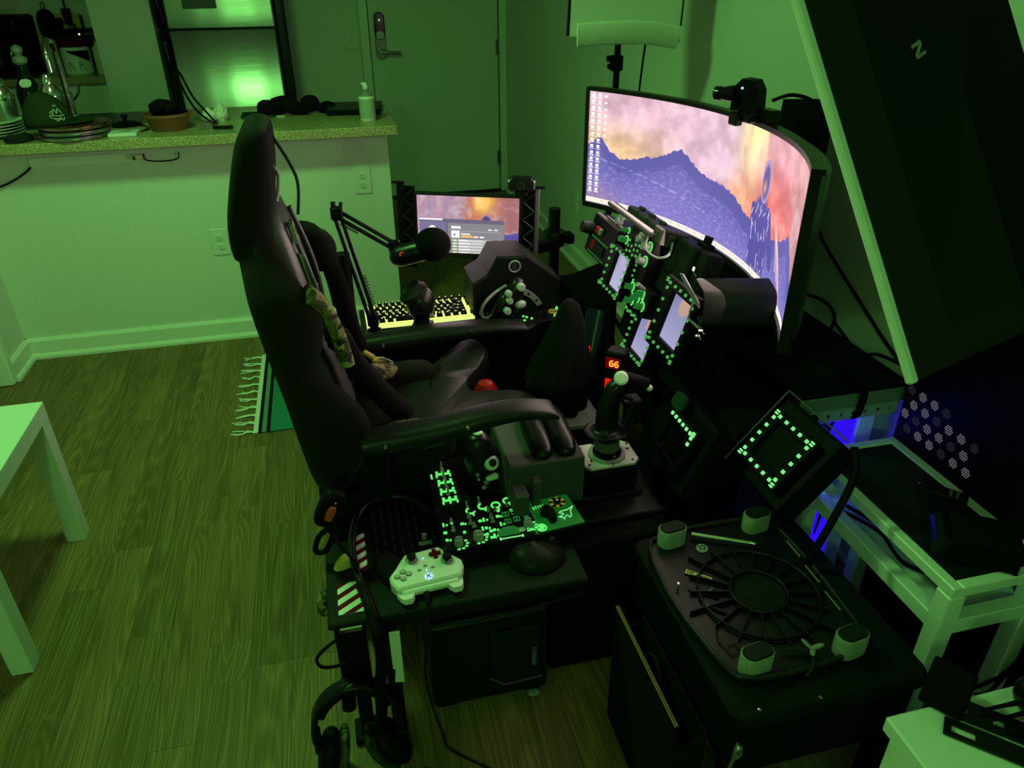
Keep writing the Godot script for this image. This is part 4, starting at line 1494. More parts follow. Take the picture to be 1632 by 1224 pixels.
	for q in [Vector3(0.004, 0.065, 0.03), Vector3(-0.001, 0.052, 0.03)]:
		s = S()
		ball(s, q, Vector3(0.007, 0.006, 0.006), 10, 8)
		part("ball_switch", s, mat("mid_grey"), o)
	s = S()
	box(s, Vector3(-0.045, 0.012, 0.03), Vector3(0.022, 0.006, 0.09), 0.002, X(Q, 0, 0.08, 0))
	part("gate_plate", s, mat("dark_grey"), o)
	# padded arm support
	o = thing("arm_support", "dark box-shaped arm support with two black leather rolls", "arm support", Vector3(0.385, 0.41, -1.38))
	s = S()
	box(s, Vector3(0.0, 0.083, 0.0), Vector3(0.175, 0.125, 0.2), 0.004)
	box(s, Vector3(0.02, 0.012, -0.01), Vector3(0.14, 0.024, 0.16), 0.003)
	part("box", s, mat("support_grey", Color(0.2, 0.215, 0.195), 0.75), o)
	s = S()
	box(s, Vector3(-0.07, 0.05, 0.125), Vector3(0.034, 0.1, 0.05), 0.004)
	box(s, Vector3(-0.03, 0.06, 0.112), Vector3(0.02, 0.11, 0.026), 0.004)
	part("bracket", s, mat("support_grey"), o)
	for k in 2:
		s = S()
		pillow(s, Vector3(0.0275, 0.024, 0.102), X(Vector3(0.0 + k * 0.055, 0.152, -0.008), 0, -0.05, 0), 0.75, 0.6, 20, 12)
		part("leather_roll", s, mat("leather_shiny", Color(0.045, 0.043, 0.042), 0.3), o)
	# green caution panel
	o = thing("warning_panel", "green-lit panel with striped round button beside the arm support", "switch panel", Vector3(0.375, 0.418, -1.225), 0.1)
	s = S()
	box(s, Vector3(0, 0.018, 0), Vector3(0.13, 0.036, 0.115), 0.003, X(Q, 0.0, 0, 0))
	part("box", s, mat("black"), o)
	s = S()
	box(s, Vector3(0.012, 0.0375, 0), Vector3(0.1, 0.003, 0.105), 0.001)
	part("face_plate", s, mat("lit_plate", Color(0.06, 0.3, 0.1), 0.5), o)
	mat("lit_plate").emission_enabled = true
	mat("lit_plate").emission = Color(0.05, 0.5, 0.15)
	mat("lit_plate").emission_energy_multiplier = 0.3
	s = S()
	box(s, Vector3(-0.052, 0.0375, 0.008), Vector3(0.012, 0.003, 0.09), 0.001)
	part("edge_light", s, mat("legend_dim"), o)
	for k in 12:
		s = S()
		var a := TAU * k / 12
		var c2 := Vector3(0.03, 0.0395, -0.03)
		var p0 := func(r: float, t: float) -> Vector3: return c2 + Vector3(cos(t) * r, 0, sin(t) * r)
		quad(s, p0.call(0.011, a), p0.call(0.019, a), p0.call(0.019, a - TAU / 12), p0.call(0.011, a - TAU / 12))
		part("hazard_stripe", s, mat("amber") if k % 2 == 0 else mat("black"), o)
	s = S()
	cyl(s, Vector3(0.03, 0.036, -0.03), Vector3(0.03, 0.046, -0.03), 0.0085, 0.008, 16)
	part("round_button", s, mat("dark_grey"), o)
	s = S()
	cyl(s, Vector3(0.03, 0.046, -0.03), Vector3(0.03, 0.047, -0.03), 0.004, -1, 10)
	part("button_cap", s, mat("white"), o)
	s = S()
	lathe(s, [Vector2(0.014, 0.036), Vector2(0.014, 0.05), Vector2(0.011, 0.056), Vector2(0, 0.057)], 14, X(Vector3(-0.008, 0, 0.0)))
	box(s, Vector3(-0.004, 0.05, 0.02), Vector3(0.016, 0.026, 0.03), 0.003)
	part("selector_knob", s, mat("black"), o)
	s = S()
	for k in 5:
		box(s, Vector3(-0.028 + k * 0.006, 0.0395, -0.03 + 0.002 * absf(k - 2)), Vector3(0.002, 0.002, 0.009))
	part("dial_marks", s, g, o)
	s = S()
	var jet := [Vector2(0, 0.034), Vector2(0.004, 0.014), Vector2(0.018, -0.006), Vector2(0.018, -0.012), Vector2(0.005, -0.008), Vector2(0.005, -0.02), Vector2(0.01, -0.027), Vector2(0, -0.024)]
	var path := []
	for v in jet:
		path.append(Vector3(0.036 + v.x * 0.8, 0.04, 0.012 - v.y * 0.8))
	for k in range(jet.size() - 1, -1, -1):
		path.append(Vector3(0.036 - jet[k].x * 0.8, 0.04, 0.012 - jet[k].y * 0.8))
	var turn := X(Vector3(0.036, 0, 0.012), 0, -0.9, 0) * X(Vector3(-0.036, 0, -0.012))
	for i in path.size():
		path[i] = turn * path[i]
	tube(s, path, 0.0011, 5)
	part("aircraft_outline", s, mat("legend_pale"), o)
	s = S()
	var rr := []
	for i in 17:
		rr.append(Vector3(-0.034 + cos(TAU * i / 16.0) * 0.01, 0.0395, 0.04 + sin(TAU * i / 16.0) * 0.01))
	tube(s, rr, 0.002, 6)
	lathe(s, [Vector2(0.006, 0.036), Vector2(0.006, 0.046), Vector2(0, 0.047)], 10, X(Vector3(-0.034, 0, 0.04)))
	part("lit_ring", s, g, o)
	# side stick
	o = thing("side_stick", "black flight stick on a pale round-collared metal base plate", "control stick", Vector3(0.552, 0.5, -1.352))
	s = S()
	prism(s, [Vector2(-0.055, -0.05), Vector2(0.052, -0.05), Vector2(0.067, -0.034), Vector2(0.067, 0.032), Vector2(0.05, 0.05), Vector2(-0.055, 0.05), Vector2(-0.066, 0.036), Vector2(-0.066, -0.036)], -0.006, 0.0, X(Q, -PI / 2), 0.0015)
	var plate := part("base_plate", s, mat("plate_metal", Color(0.72, 0.71, 0.69), 0.45, 0.3), o)
	s = S()
	for q in [[-0.055, -0.035], [-0.055, 0.035], [0.05, 0.038], [0.06, -0.028], [0.0, 0.044], [-0.02, -0.045], [0.035, -0.043], [0.03, 0.03], [0.04, 0.01], [-0.045, 0.02]]:
		cyl(s, Vector3(q[0], 0, q[1]), Vector3(q[0], 0.002, q[1]), 0.0028, -1, 8)
	part("screw", s, mat("dark_grey"), plate)
	s = S()
	prism(s, [Vector2(0.0, 0.0), Vector2(0.012, -0.005), Vector2(0.0, -0.012), Vector2(0.003, -0.006)], 0, 0.0006, X(Vector3(0.048, 0.0002, -0.012), -PI / 2, 0.3))
	part("engraving", s, mat("dark_grey"), plate)
	s = S()
	lathe(s, [Vector2(0.044, 0.0), Vector2(0.044, 0.004), Vector2(0.034, 0.0045)], 32)
	part("ring", s, mat("mid_grey"), plate)
	s = S()
	lathe(s, [Vector2(0.034, 0.0), Vector2(0.034, 0.01), Vector2(0.026, 0.014), Vector2(0.024, 0.02)], 28)
	part("gaiter", s, mat("black_gloss"), o)
	s = S()
	var cp := []
	for i in 56:
		var a := TAU * i / 56
		var r := 0.03 if i % 2 == 0 else 0.0285
		cp.append(Vector2(cos(a) * r, sin(a) * r))
	prism(s, cp, 0.02, 0.042, X(Vector3(-0.002, 0, 0), -PI / 2), 0.003)
	part("knurled_collar", s, mat("grey"), o)
	s = S()
	box(s, Vector3(0.0, -0.045, 0.0), Vector3(0.13, 0.075, 0.1), 0.012)
	box(s, Vector3(0.0, -0.084, 0.0), Vector3(0.15, 0.012, 0.115), 0.004)
	part("base_box", s, mat("black"), o)
	s = S()
	rings = []
	for r in rows([[0.0, 0.04, 0.022, 0.02], [-0.002, 0.062, 0.027, 0.024], [-0.004, 0.066, 0.052, 0.044], [-0.004, 0.07, 0.052, 0.044], [-0.004, 0.074, 0.03, 0.026], [-0.006, 0.1, 0.026, 0.022], [-0.004, 0.13, 0.025, 0.022], [0.003, 0.16, 0.023, 0.021], [0.012, 0.185, 0.022, 0.02], [0.022, 0.2, 0.014, 0.014]], 3):
		var p := PackedVector3Array()
		for i in 22:
			var a := -TAU * i / 22
			p.append(Vector3(r[0] + cos(a) * r[2], r[1], sin(a) * r[3]))
		rings.append(p)
	loft(s, rings, true, 1, false, 1)
	part("grip", s, mat("black_satin"), o)
	s = S()
	cyl(s, Vector3(0.012, 0.207, 0.006), Vector3(0.085, 0.178, 0.0), 0.02, 0.014, 18)
	part("grip_head", s, mat("black"), o)
	s = S()
	lathe(s, [Vector2(0.015, 0.0), Vector2(0.016, 0.005), Vector2(0.012, 0.008), Vector2(0.0, 0.0085)], 20, X(Vector3(0.012, 0.214, 0.022), 1.05, 0, 0.2))
	part("hat_switch", s, mat("white"), o)
	s = S()
	ball(s, Vector3(0.088, 0.172, 0.01), Vector3(0.008, 0.008, 0.008), 12, 8)
	part("trigger_button", s, mat("white"), o)
	s = S()
	tube(s, smooth([Vector3(0.022, 0.165, 0.02), Vector3(0.045, 0.15, 0.018), Vector3(0.04, 0.115, 0.016), Vector3(0.03, 0.085, 0.014)], 4), 0.006, 6)
	part("trigger_guard", s, mat("dark_grey"), o)
	s = S()
	box(s, Vector3(0.055, 0.11, 0), Vector3(0.035, 0.055, 0.035), 0.004)
	box(s, Vector3(0.05, 0.14, 0), Vector3(0.045, 0.012, 0.04), 0.003)
	part("paddle_box", s, mat("black"), o)
	s = S()
	cyl(s, Vector3(0.048, 0.1, 0.017), Vector3(0.048, 0.1, 0.022), 0.005, -1, 10)
	cyl(s, Vector3(0.03, 0.06, 0.022), Vector3(0.03, 0.06, 0.028), 0.004, -1, 10)
	part("screw", s, mat("chrome"), o)

# ---------- dash ----------
# local frame of a dash panel: x to the right as the pilot sees it (+z), y up along the panel, z towards the pilot
func dash_xf(at: Vector3, tilt: float) -> Transform3D:
	var t := deg_to_rad(tilt)
	return Transform3D(Basis(Vector3(0, 0, 1), Vector3(sin(t), cos(t), 0), Vector3(-cos(t), sin(t), 0)), at)

func picture(called: String, w: int, h: int, f: Callable, e := 1.0) -> StandardMaterial3D:
	var im := Image.create(w, h, false, Image.FORMAT_RGB8)
	for y in h:
		for x in w:
			im.set_pixel(x, y, f.call((x + 0.5) / w, (y + 0.5) / h))
	return screen_mat(called, im, e)

func screen_mat(called: String, im: Image, e: float) -> StandardMaterial3D:
	var m := mat(called, Color(0.01, 0.01, 0.01), 0.3)
	m.emission_enabled = true
	m.emission = Color.BLACK
	m.emission_texture = ImageTexture.create_from_image(im)
	m.emission_energy_multiplier = e
	return m

func frame_with_hole(s: SurfaceTool, lo: Vector2, hi: Vector2, a: Vector2, b: Vector2, z0: float, z1: float, bev := 0.002):
	for q in [[lo, Vector2(a.x, hi.y)], [Vector2(b.x, lo.y), hi], [Vector2(a.x, lo.y), Vector2(b.x, a.y)], [Vector2(a.x, b.y), Vector2(b.x, hi.y)]]:
		var c: Vector2 = (q[0] + q[1]) / 2
		var d: Vector2 = q[1] - q[0]
		box(s, Vector3(c.x, c.y, (z0 + z1) / 2), Vector3(d.x, d.y, z1 - z0), bev)

func mfd(label: String, xf: Transform3D, w: float, h: float, a: Vector2, b: Vector2, scr: StandardMaterial3D, ringed := false, n := 5, skip := []) -> Node3D:
	var o := thing("cockpit_display", label, "display", Vector3.ZERO, 0.0, "button-framed cockpit displays")
	o.transform = xf
	var s := S()
	frame_with_hole(s, Vector2.ZERO, Vector2(w, h), a, b, -0.02, 0.0)
	box(s, Vector3(w / 2, h / 2, -0.022), Vector3(w - 0.01, h - 0.01, 0.006))
	part("bezel", s, mat("black"), o)
	s = S()
	quv(s, [Vector3(a.x, a.y, -0.012), Vector3(b.x, a.y, -0.012), Vector3(b.x, b.y, -0.012), Vector3(a.x, b.y, -0.012)], [Vector2(0, 1), Vector2(1, 1), Vector2(1, 0), Vector2(0, 0)])
	part("screen", s, scr, o)
	var m := mat("legend_pale") if ringed else mat("legend_soft")
	for side in 4:
		if side in skip:
			continue
		for k in n:
			if side == 3 and 1 in skip and k < 4:
				continue
			var t := lerpf(0.16, 0.84, k / float(n - 1))
			var p: Vector2 = [Vector2(t * w, h - (h - b.y) * 0.5), Vector2(t * w, a.y * 0.5), Vector2(a.x * 0.45, t * h), Vector2(w - (w - b.x) * 0.5, t * h)][side]
			s = S()
			if ringed:
				var q := 0.0027
				for e in [[-q, 0, 0.0011, 0.0072], [q, 0, 0.0011, 0.0072], [0, -q, 0.0064, 0.0014], [0, q, 0.0064, 0.0014]]:
					box(s, Vector3(p.x + e[0], p.y + e[1] * 1.15, 0.002), Vector3(e[2], e[3], 0.004))
			else:
				box(s, Vector3(p.x, p.y, 0.003), Vector3(0.0062, 0.0072, 0.006), 0.001)
			part("button", s, m, o)
	for c in [[0.06, 0.06], [0.94, 0.06], [0.94, 0.94], [0.06, 0.94]]:
		if 1 in skip and (c[0] < 0.5 or c[1] < 0.5):
			continue
		s = S()
		for j in 4:
			box(s, Vector3(c[0] * w + (j % 2) * 0.005 - 0.002, c[1] * h + (j / 2) * 0.006 - 0.003, 0.003), Vector3(0.004, 0.004, 0.006), 0.001)
		part("rocker_legend", s, m, o)
	return o

func dash():
	glow("legend_soft", Color(0.42, 0.85, 0.42), 0.55)
	var view := func(u: float, v: float) -> Color:
		var c := Color(0.42, 0.42, 0.56).lerp(Color(0.54, 0.53, 0.66), v)
		if v < 0.3 - 0.12 * sin(u * 9.0) * u and u > 0.35:
			c = Color(0.62, 0.5, 0.46)
		return c
	var dim := func(u: float, v: float) -> Color: return Color(0.5, 0.5, 0.62).lerp(Color(0.6, 0.59, 0.7), v)
	mfd("pale lit display in a green-buttoned frame, left one on the dash", dash_xf(Vector3(0.705, 0.715, -1.878), 17), 0.142, 0.122, Vector2(0.046, 0.017), Vector2(0.134, 0.115), picture("view_left", 32, 32, dim, 1.6))
	mfd("lit display nearest the curved monitor, right one on the dash", dash_xf(Vector3(0.727, 0.671, -1.585), 17), 0.166, 0.18, Vector2(0.046, 0.033), Vector2(0.148, 0.152), picture("view_right", 64, 64, view, 1.6))
	mfd("lit display lowest on the dash, right above the stick", dash_xf(Vector3(0.72, 0.59, -1.715), 17), 0.14, 0.14, Vector2(0.034, 0.015), Vector2(0.137, 0.122), picture("view_low", 64, 64, view, 1.6), false, 6)
	var o := thing("dash_board", "black dash board carrying the three lit displays", "dash board")
	o.transform = dash_xf(Vector3(0.775, 0.62, -1.63), 17)
	var s := S()
	box(s, Vector3(0.0, 0.1, -0.02), Vector3(0.46, 0.3, 0.03), 0.004)
	part("board", s, mat("black_matt"), o)
	# up-front panel with knobs, dotted lights and a grey ledge
	o = thing("upfront_panel", "dotted green-lit panel under a grey ledge at the dash centre", "switch panel")
	o.transform = dash_xf(Vector3(0.74, 0.78, -1.7), 17)
	s = S()
	box(s, Vector3(-0.055, 0.045, -0.02), Vector3(0.16, 0.16, 0.03), 0.003)
	part("panel", s, mat("black"), o)
	s = S()
	box(s, Vector3(-0.14, 0.134, 0.0), Vector3(0.31, 0.012, 0.03), 0.003, X(Q, 0, 0, 0.0))
	part("ledge", s, mat("ledge", Color(0.22, 0.2, 0.19), 0.5), o)
	for k in 3:
		s = S()
		box(s, Vector3(-0.2 + k * 0.07, 0.143, -0.05), Vector3(0.062, 0.02, 0.06), 0.004)
		box(s, Vector3(-0.2 + k * 0.07, 0.157, -0.05), Vector3(0.024, 0.008, 0.014), 0.002)
		part("top_box", s, mat("ledge"), o)
	s = S()
	box(s, Vector3(0.02, 0.14, -0.04), Vector3(0.05, 0.04, 0.08), 0.004)
	box(s, Vector3(0.045, 0.135, -0.03), Vector3(0.012, 0.03, 0.02), 0.002)
	part("end_box", s, mat("ledge"), o)
	s = S()
	tube(s, smooth([Vector3(0.0, 0.128, 0.01), Vector3(0.03, 0.1, 0.02), Vector3(0.065, 0.092, 0.0), Vector3(0.08, 0.11, -0.02), Vector3(0.06, 0.135, -0.03)], 5), 0.003, 6)
	part("wire", s, mat("mid_grey"), o)
	for q in [[-0.185, 0.11], [-0.03, 0.108]]:
		s = S()
		cyl(s, Vector3(q[0], q[1], 0.005), Vector3(q[0], q[1], 0.022), 0.012, 0.01, 12)
		box(s, Vector3(q[0], q[1] + 0.012, 0.01), Vector3(0.022, 0.01, 0.012), 0.002)
		part("clamp", s, mat("mid_grey"), o)
	var r := RandomNumberGenerator.new()
	r.seed = 3
	for i in 5:
		for j in 8:
			if r.randf() < 0.12:
				continue
			s = S()
			var c := Vector3(-0.115 + i * 0.021, -0.02 + j * 0.0145 + (i % 2) * 0.004, -0.003)
			box(s, c, Vector3(0.004 + 0.003 * (j % 2), 0.006, 0.003))
			part("lit_dot", s, mat("legend_soft"), o)
	for q in [[0.005, 0.1, 0.011], [0.007, 0.062, 0.011], [-0.135, 0.075, 0.009], [-0.14, 0.1, 0.006]]:
		s = S()
		cyl(s, Vector3(q[0], q[1], -0.004), Vector3(q[0], q[1], 0.02), q[2], q[2] * 0.9, 16)
		part("knob", s, mat("mid_grey") if q[0] > 0 else mat("legend_dim"), o)
		s = S()
		var pp := []
		for i in 13:
			pp.append(Vector3(q[0] + cos(i * 0.4 - 1.2) * q[2] * 1.25, q[1] + sin(i * 0.4 - 1.2) * q[2] * 1.25, -0.002))
		tube(s, pp, 0.0018, 5)
		part("lit_ring", s, mat("legend"), o)
	# cluster of green rotary switches below
	o = thing("rotary_cluster", "cluster of glowing green rotary switches between the dash displays", "switch cluster")
	o.transform = dash_xf(Vector3(0.735, 0.765, -1.7), 17)
	s = S()
	box(s, Vector3(0.03, -0.012, -0.02), Vector3(0.13, 0.07, 0.03), 0.003)
	part("panel", s, mat("black"), o)
	for q in [[-0.01, 0.0], [0.038, -0.013], [0.012, -0.03], [0.075, -0.022], [0.055, 0.004]]:
		s = S()
		cyl(s, Vector3(q[0], q[1], -0.005), Vector3(q[0], q[1], 0.014), 0.0085, 0.0075, 14)
		box(s, Vector3(q[0], q[1], 0.016), Vector3(0.004, 0.016, 0.006), 0.001)
		part("rotary_knob", s, mat("legend_dim"), o)
		s = S()
		var pp := []
		for i in 11:
			pp.append(Vector3(q[0] + cos(i * 0.42 - 1.0) * 0.0125, q[1] + sin(i * 0.42 - 1.0) * 0.0125, -0.003))
		tube(s, pp, 0.002, 5)
		box(s, Vector3(q[0] - 0.007, q[1] + 0.015, -0.003), Vector3(0.003, 0.01, 0.003))
		part("lit_ring", s, mat("legend"), o)
	for k in 6:
		s = S()
		box(s, Vector3(0.0 + k * 0.014, -0.055 - 0.004 * (k % 2), -0.003), Vector3(0.007, 0.006, 0.004))
		part("lit_dot", s, mat("legend_soft"), o)
	s = S()
	cyl(s, Vector3(0.06, 0.02, 0.0), Vector3(0.075, 0.034, 0.03), 0.006, -1, 10)
	part("lever", s, mat("mid_grey"), o)
	# left instrument panel
	o = thing("caution_panel", "dark instrument panel with red caution lamps at the dash's left", "instrument panel")
	o.transform = dash_xf(Vector3(0.735, 0.775, -1.97), 17)
	s = S()
	box(s, Vector3(-0.02, 0.03, -0.03), Vector3(0.2, 0.12, 0.05), 0.004)
	box(s, Vector3(0.02, 0.095, -0.06), Vector3(0.14, 0.006, 0.1), 0.002)
	part("panel", s, mat("black"), o)
	for k in 3:
		s = S()
		box(s, Vector3(-0.05 + k * 0.014, 0.052, 0.002), Vector3(0.01, 0.02, 0.012), 0.002)
		part("guard_switch", s, mat("red") if k < 2 else mat("mid_grey"), o)
	for k in 8:
		s = S()
		box(s, Vector3(-0.075 + k * 0.014, 0.004, -0.002), Vector3(0.009, 0.026, 0.006), 0.001)
		part("caution_lamp", s, mat("red_dim") if k == 1 else mat("dark_grey"), o)
	for k in 9:
		s = S()
		box(s, Vector3(-0.08 + k * 0.015, 0.026, -0.003), Vector3(0.008, 0.004, 0.004))
		box(s, Vector3(-0.08 + k * 0.015, -0.02, -0.003), Vector3(0.007, 0.003, 0.004))
		part("lit_mark", s, mat("legend_dim"), o)
	s = S()
	cyl(s, Vector3(-0.105, 0.04, -0.01), Vector3(-0.105, 0.04, 0.03), 0.02, 0.017, 16)
	part("knob", s, mat("dark_grey"), o)
	# dark box to the right of the up-front panel
	o = thing("monitor_bracket", "dark grey bracket box under the monitor, right of the dotted panel", "bracket")
	o.transform = dash_xf(Vector3(0.785, 0.775, -1.655), 17)
	s = S()
	box(s, Vector3(0.03, 0.07, -0.03), Vector3(0.14, 0.15, 0.06), 0.006)
	part("box", s, mat("dark_grey"), o)
	s = S()
	box(s, Vector3(0.12, 0.075, -0.04), Vector3(0.04, 0.14, 0.05), 0.004)
	part("side_plate", s, mat("dark_grey"), o)
	for y in [0.1, 0.06]:
		s = S()
		cyl(s, Vector3(0.118, y, -0.015), Vector3(0.118, y, -0.005), 0.006, -1, 10)
		cyl(s, Vector3(0.118, y - 0.008, -0.01), Vector3(0.145, y - 0.012, -0.005), 0.0025, -1, 6)
		part("thumb_screw", s, mat("chrome"), o)
	s = S()
	cyl(s, Vector3(0.06, 0.15, -0.05), Vector3(0.06, 0.172, -0.05), 0.011, -1, 14)
	box(s, Vector3(0.06, 0.15, -0.05), Vector3(0.05, 0.012, 0.03), 0.004)
	part("pivot", s, mat("black"), o)
	# grey duct-like arm
	o = thing("sight_tube", "rounded dark grey hooded tube right of the dash", "tube", Vector3(0.775, 0.838, -1.415), PI / 2 - 0.25)
	s = S()
	var rings := []
	for r2 in [[0.0, 1.0], [0.004, 1.04], [0.17, 1.04], [0.2, 0.98]]:
		var p := PackedVector3Array()
		for v in rrect(0.12 * r2[1], 0.08 * r2[1], 0.028, 4):
			p.append(Vector3(v.x, v.y, r2[0]))
		rings.append(p)
	loft(s, rings, false, 1)
	fan(s, rings[3], false)
	rings = []
	for r2 in [[0.08, 0.8], [0.0, 0.9], [0.0, 1.0]]:
		var p := PackedVector3Array()
		for v in rrect(0.12 * r2[1], 0.08 * r2[1], 0.026, 4):
			p.append(Vector3(v.x, v.y, r2[0]))
		p.reverse()
		rings.append(p)
	rings.reverse()
	loft(s, rings, false, 1)
	part("shroud", s, mat("shroud", Color(0.14, 0.135, 0.15), 0.5), o)
	s = S()
	var bp := PackedVector3Array()
	for v in rrect(0.096, 0.064, 0.02, 4):
		bp.append(Vector3(v.x, v.y, 0.078))
	fan(s, bp, true)
	part("inner_cover", s, mat("black"), o)
	o = thing("bracket_flap", "pale lavender-lit flap and angle bracket above the right dash display", "bracket")
	s = S()
	prism(s, [Vector2(-0.065, 0.03), Vector2(-0.05, 0.033), Vector2(0.055, 0.004), Vector2(0.065, -0.006), Vector2(0.045, -0.004), Vector2(-0.02, 0.012)], -0.002, 0.002, dash_xf(Vector3(0.765, 0.842, -1.45), 17))
	part("flap", s, mat("flap", Color(0.34, 0.31, 0.37), 0.5), o)
	s = S()
	band(s, [Vector3(0.772, 0.845, -1.425), Vector3(0.762, 0.81, -1.425), Vector3(0.76, 0.795, -1.42), Vector3(0.765, 0.792, -1.375)], 0.014, 0.003, Vector3(-0.4, 0, 1))
	part("angle_bracket", s, mat("mid_grey"), o)
	for q in [Vector3(0.755, 0.8, -1.345), Vector3(0.752, 0.785, -1.35)]:
		s = S()
		cyl(s, q, q + Vector3(-0.01, 0, 0), 0.004, -1, 8)
		cyl(s, q, q + Vector3(0.0, -0.004, 0.012), 0.002, -1, 6)
		part("screw", s, mat("chrome"), o)
	# large display at right and its housing
	o = mfd("unlit display ringed by bright green square buttons, far right", dash_xf(Vector3(0.81, 0.55, -1.22), 40), 0.148, 0.134, Vector2(0.024, 0.024), Vector2(0.124, 0.111), mat("dead_screen", Color(0.02, 0.05, 0.02), 0.25), true)
	s = S()
	box(s, Vector3(0.07, 0.067, -0.06), Vector3(0.195, 0.195, 0.07), 0.006)
	part("housing", s, mat("black"), o)
	s = S()
	for e in [[[-0.036, -0.036], [-0.036, 0.176]], [[-0.036, 0.176], [0.176, 0.176]]]:
		cyl(s, Vector3(e[0][0], e[0][1], -0.024), Vector3(e[1][0], e[1][1], -0.024), 0.0022, -1, 6)
	part("edge_strip", s, mat("grey"), o)
	s = S()
	tube(s, smooth([Vector3(0.175, 0.175, -0.05), Vector3(0.21, 0.13, -0.07), Vector3(0.23, 0.02, -0.1), Vector3(0.235, -0.1, -0.14)], 5), 0.008, 8)
	part("support_tube", s, mat("black"), o)
	o = mfd("dim display panel with a corner of green buttons beside the stick", dash_xf(Vector3(0.668, 0.495, -1.375), 26), 0.135, 0.115, Vector2(0.02, 0.02), Vector2(0.115, 0.092), mat("dead_screen"), true, 6, [1, 2])
	s = S()
	box(s, Vector3(0.06, 0.05, -0.05), Vector3(0.19, 0.19, 0.05), 0.008)
	part("housing", s, mat("black"), o)
	s = S()
	prism(s, rrect(0.05, 0.04, 0.012, 3), -0.004, 0.004, X(Vector3(0.02, 0.135, 0.0)))
	part("green_tab", s, mat("dark_green", Color(0.1, 0.22, 0.16), 0.7), o)
	# black wedge-shaped hood between them
	s = S()
	prism(s, [Vector2(0, 0), Vector2(0.3, 0.0), Vector2(0.3, 0.15), Vector2(0.1, 0.15)], -0.15, 0.15, X(Vector3(0.75, 0.42, -1.42)), 0.004)
	tag(part("side_hood", s, mat("black_matt")), "large black wedge hood between the two dim displays", "hood")

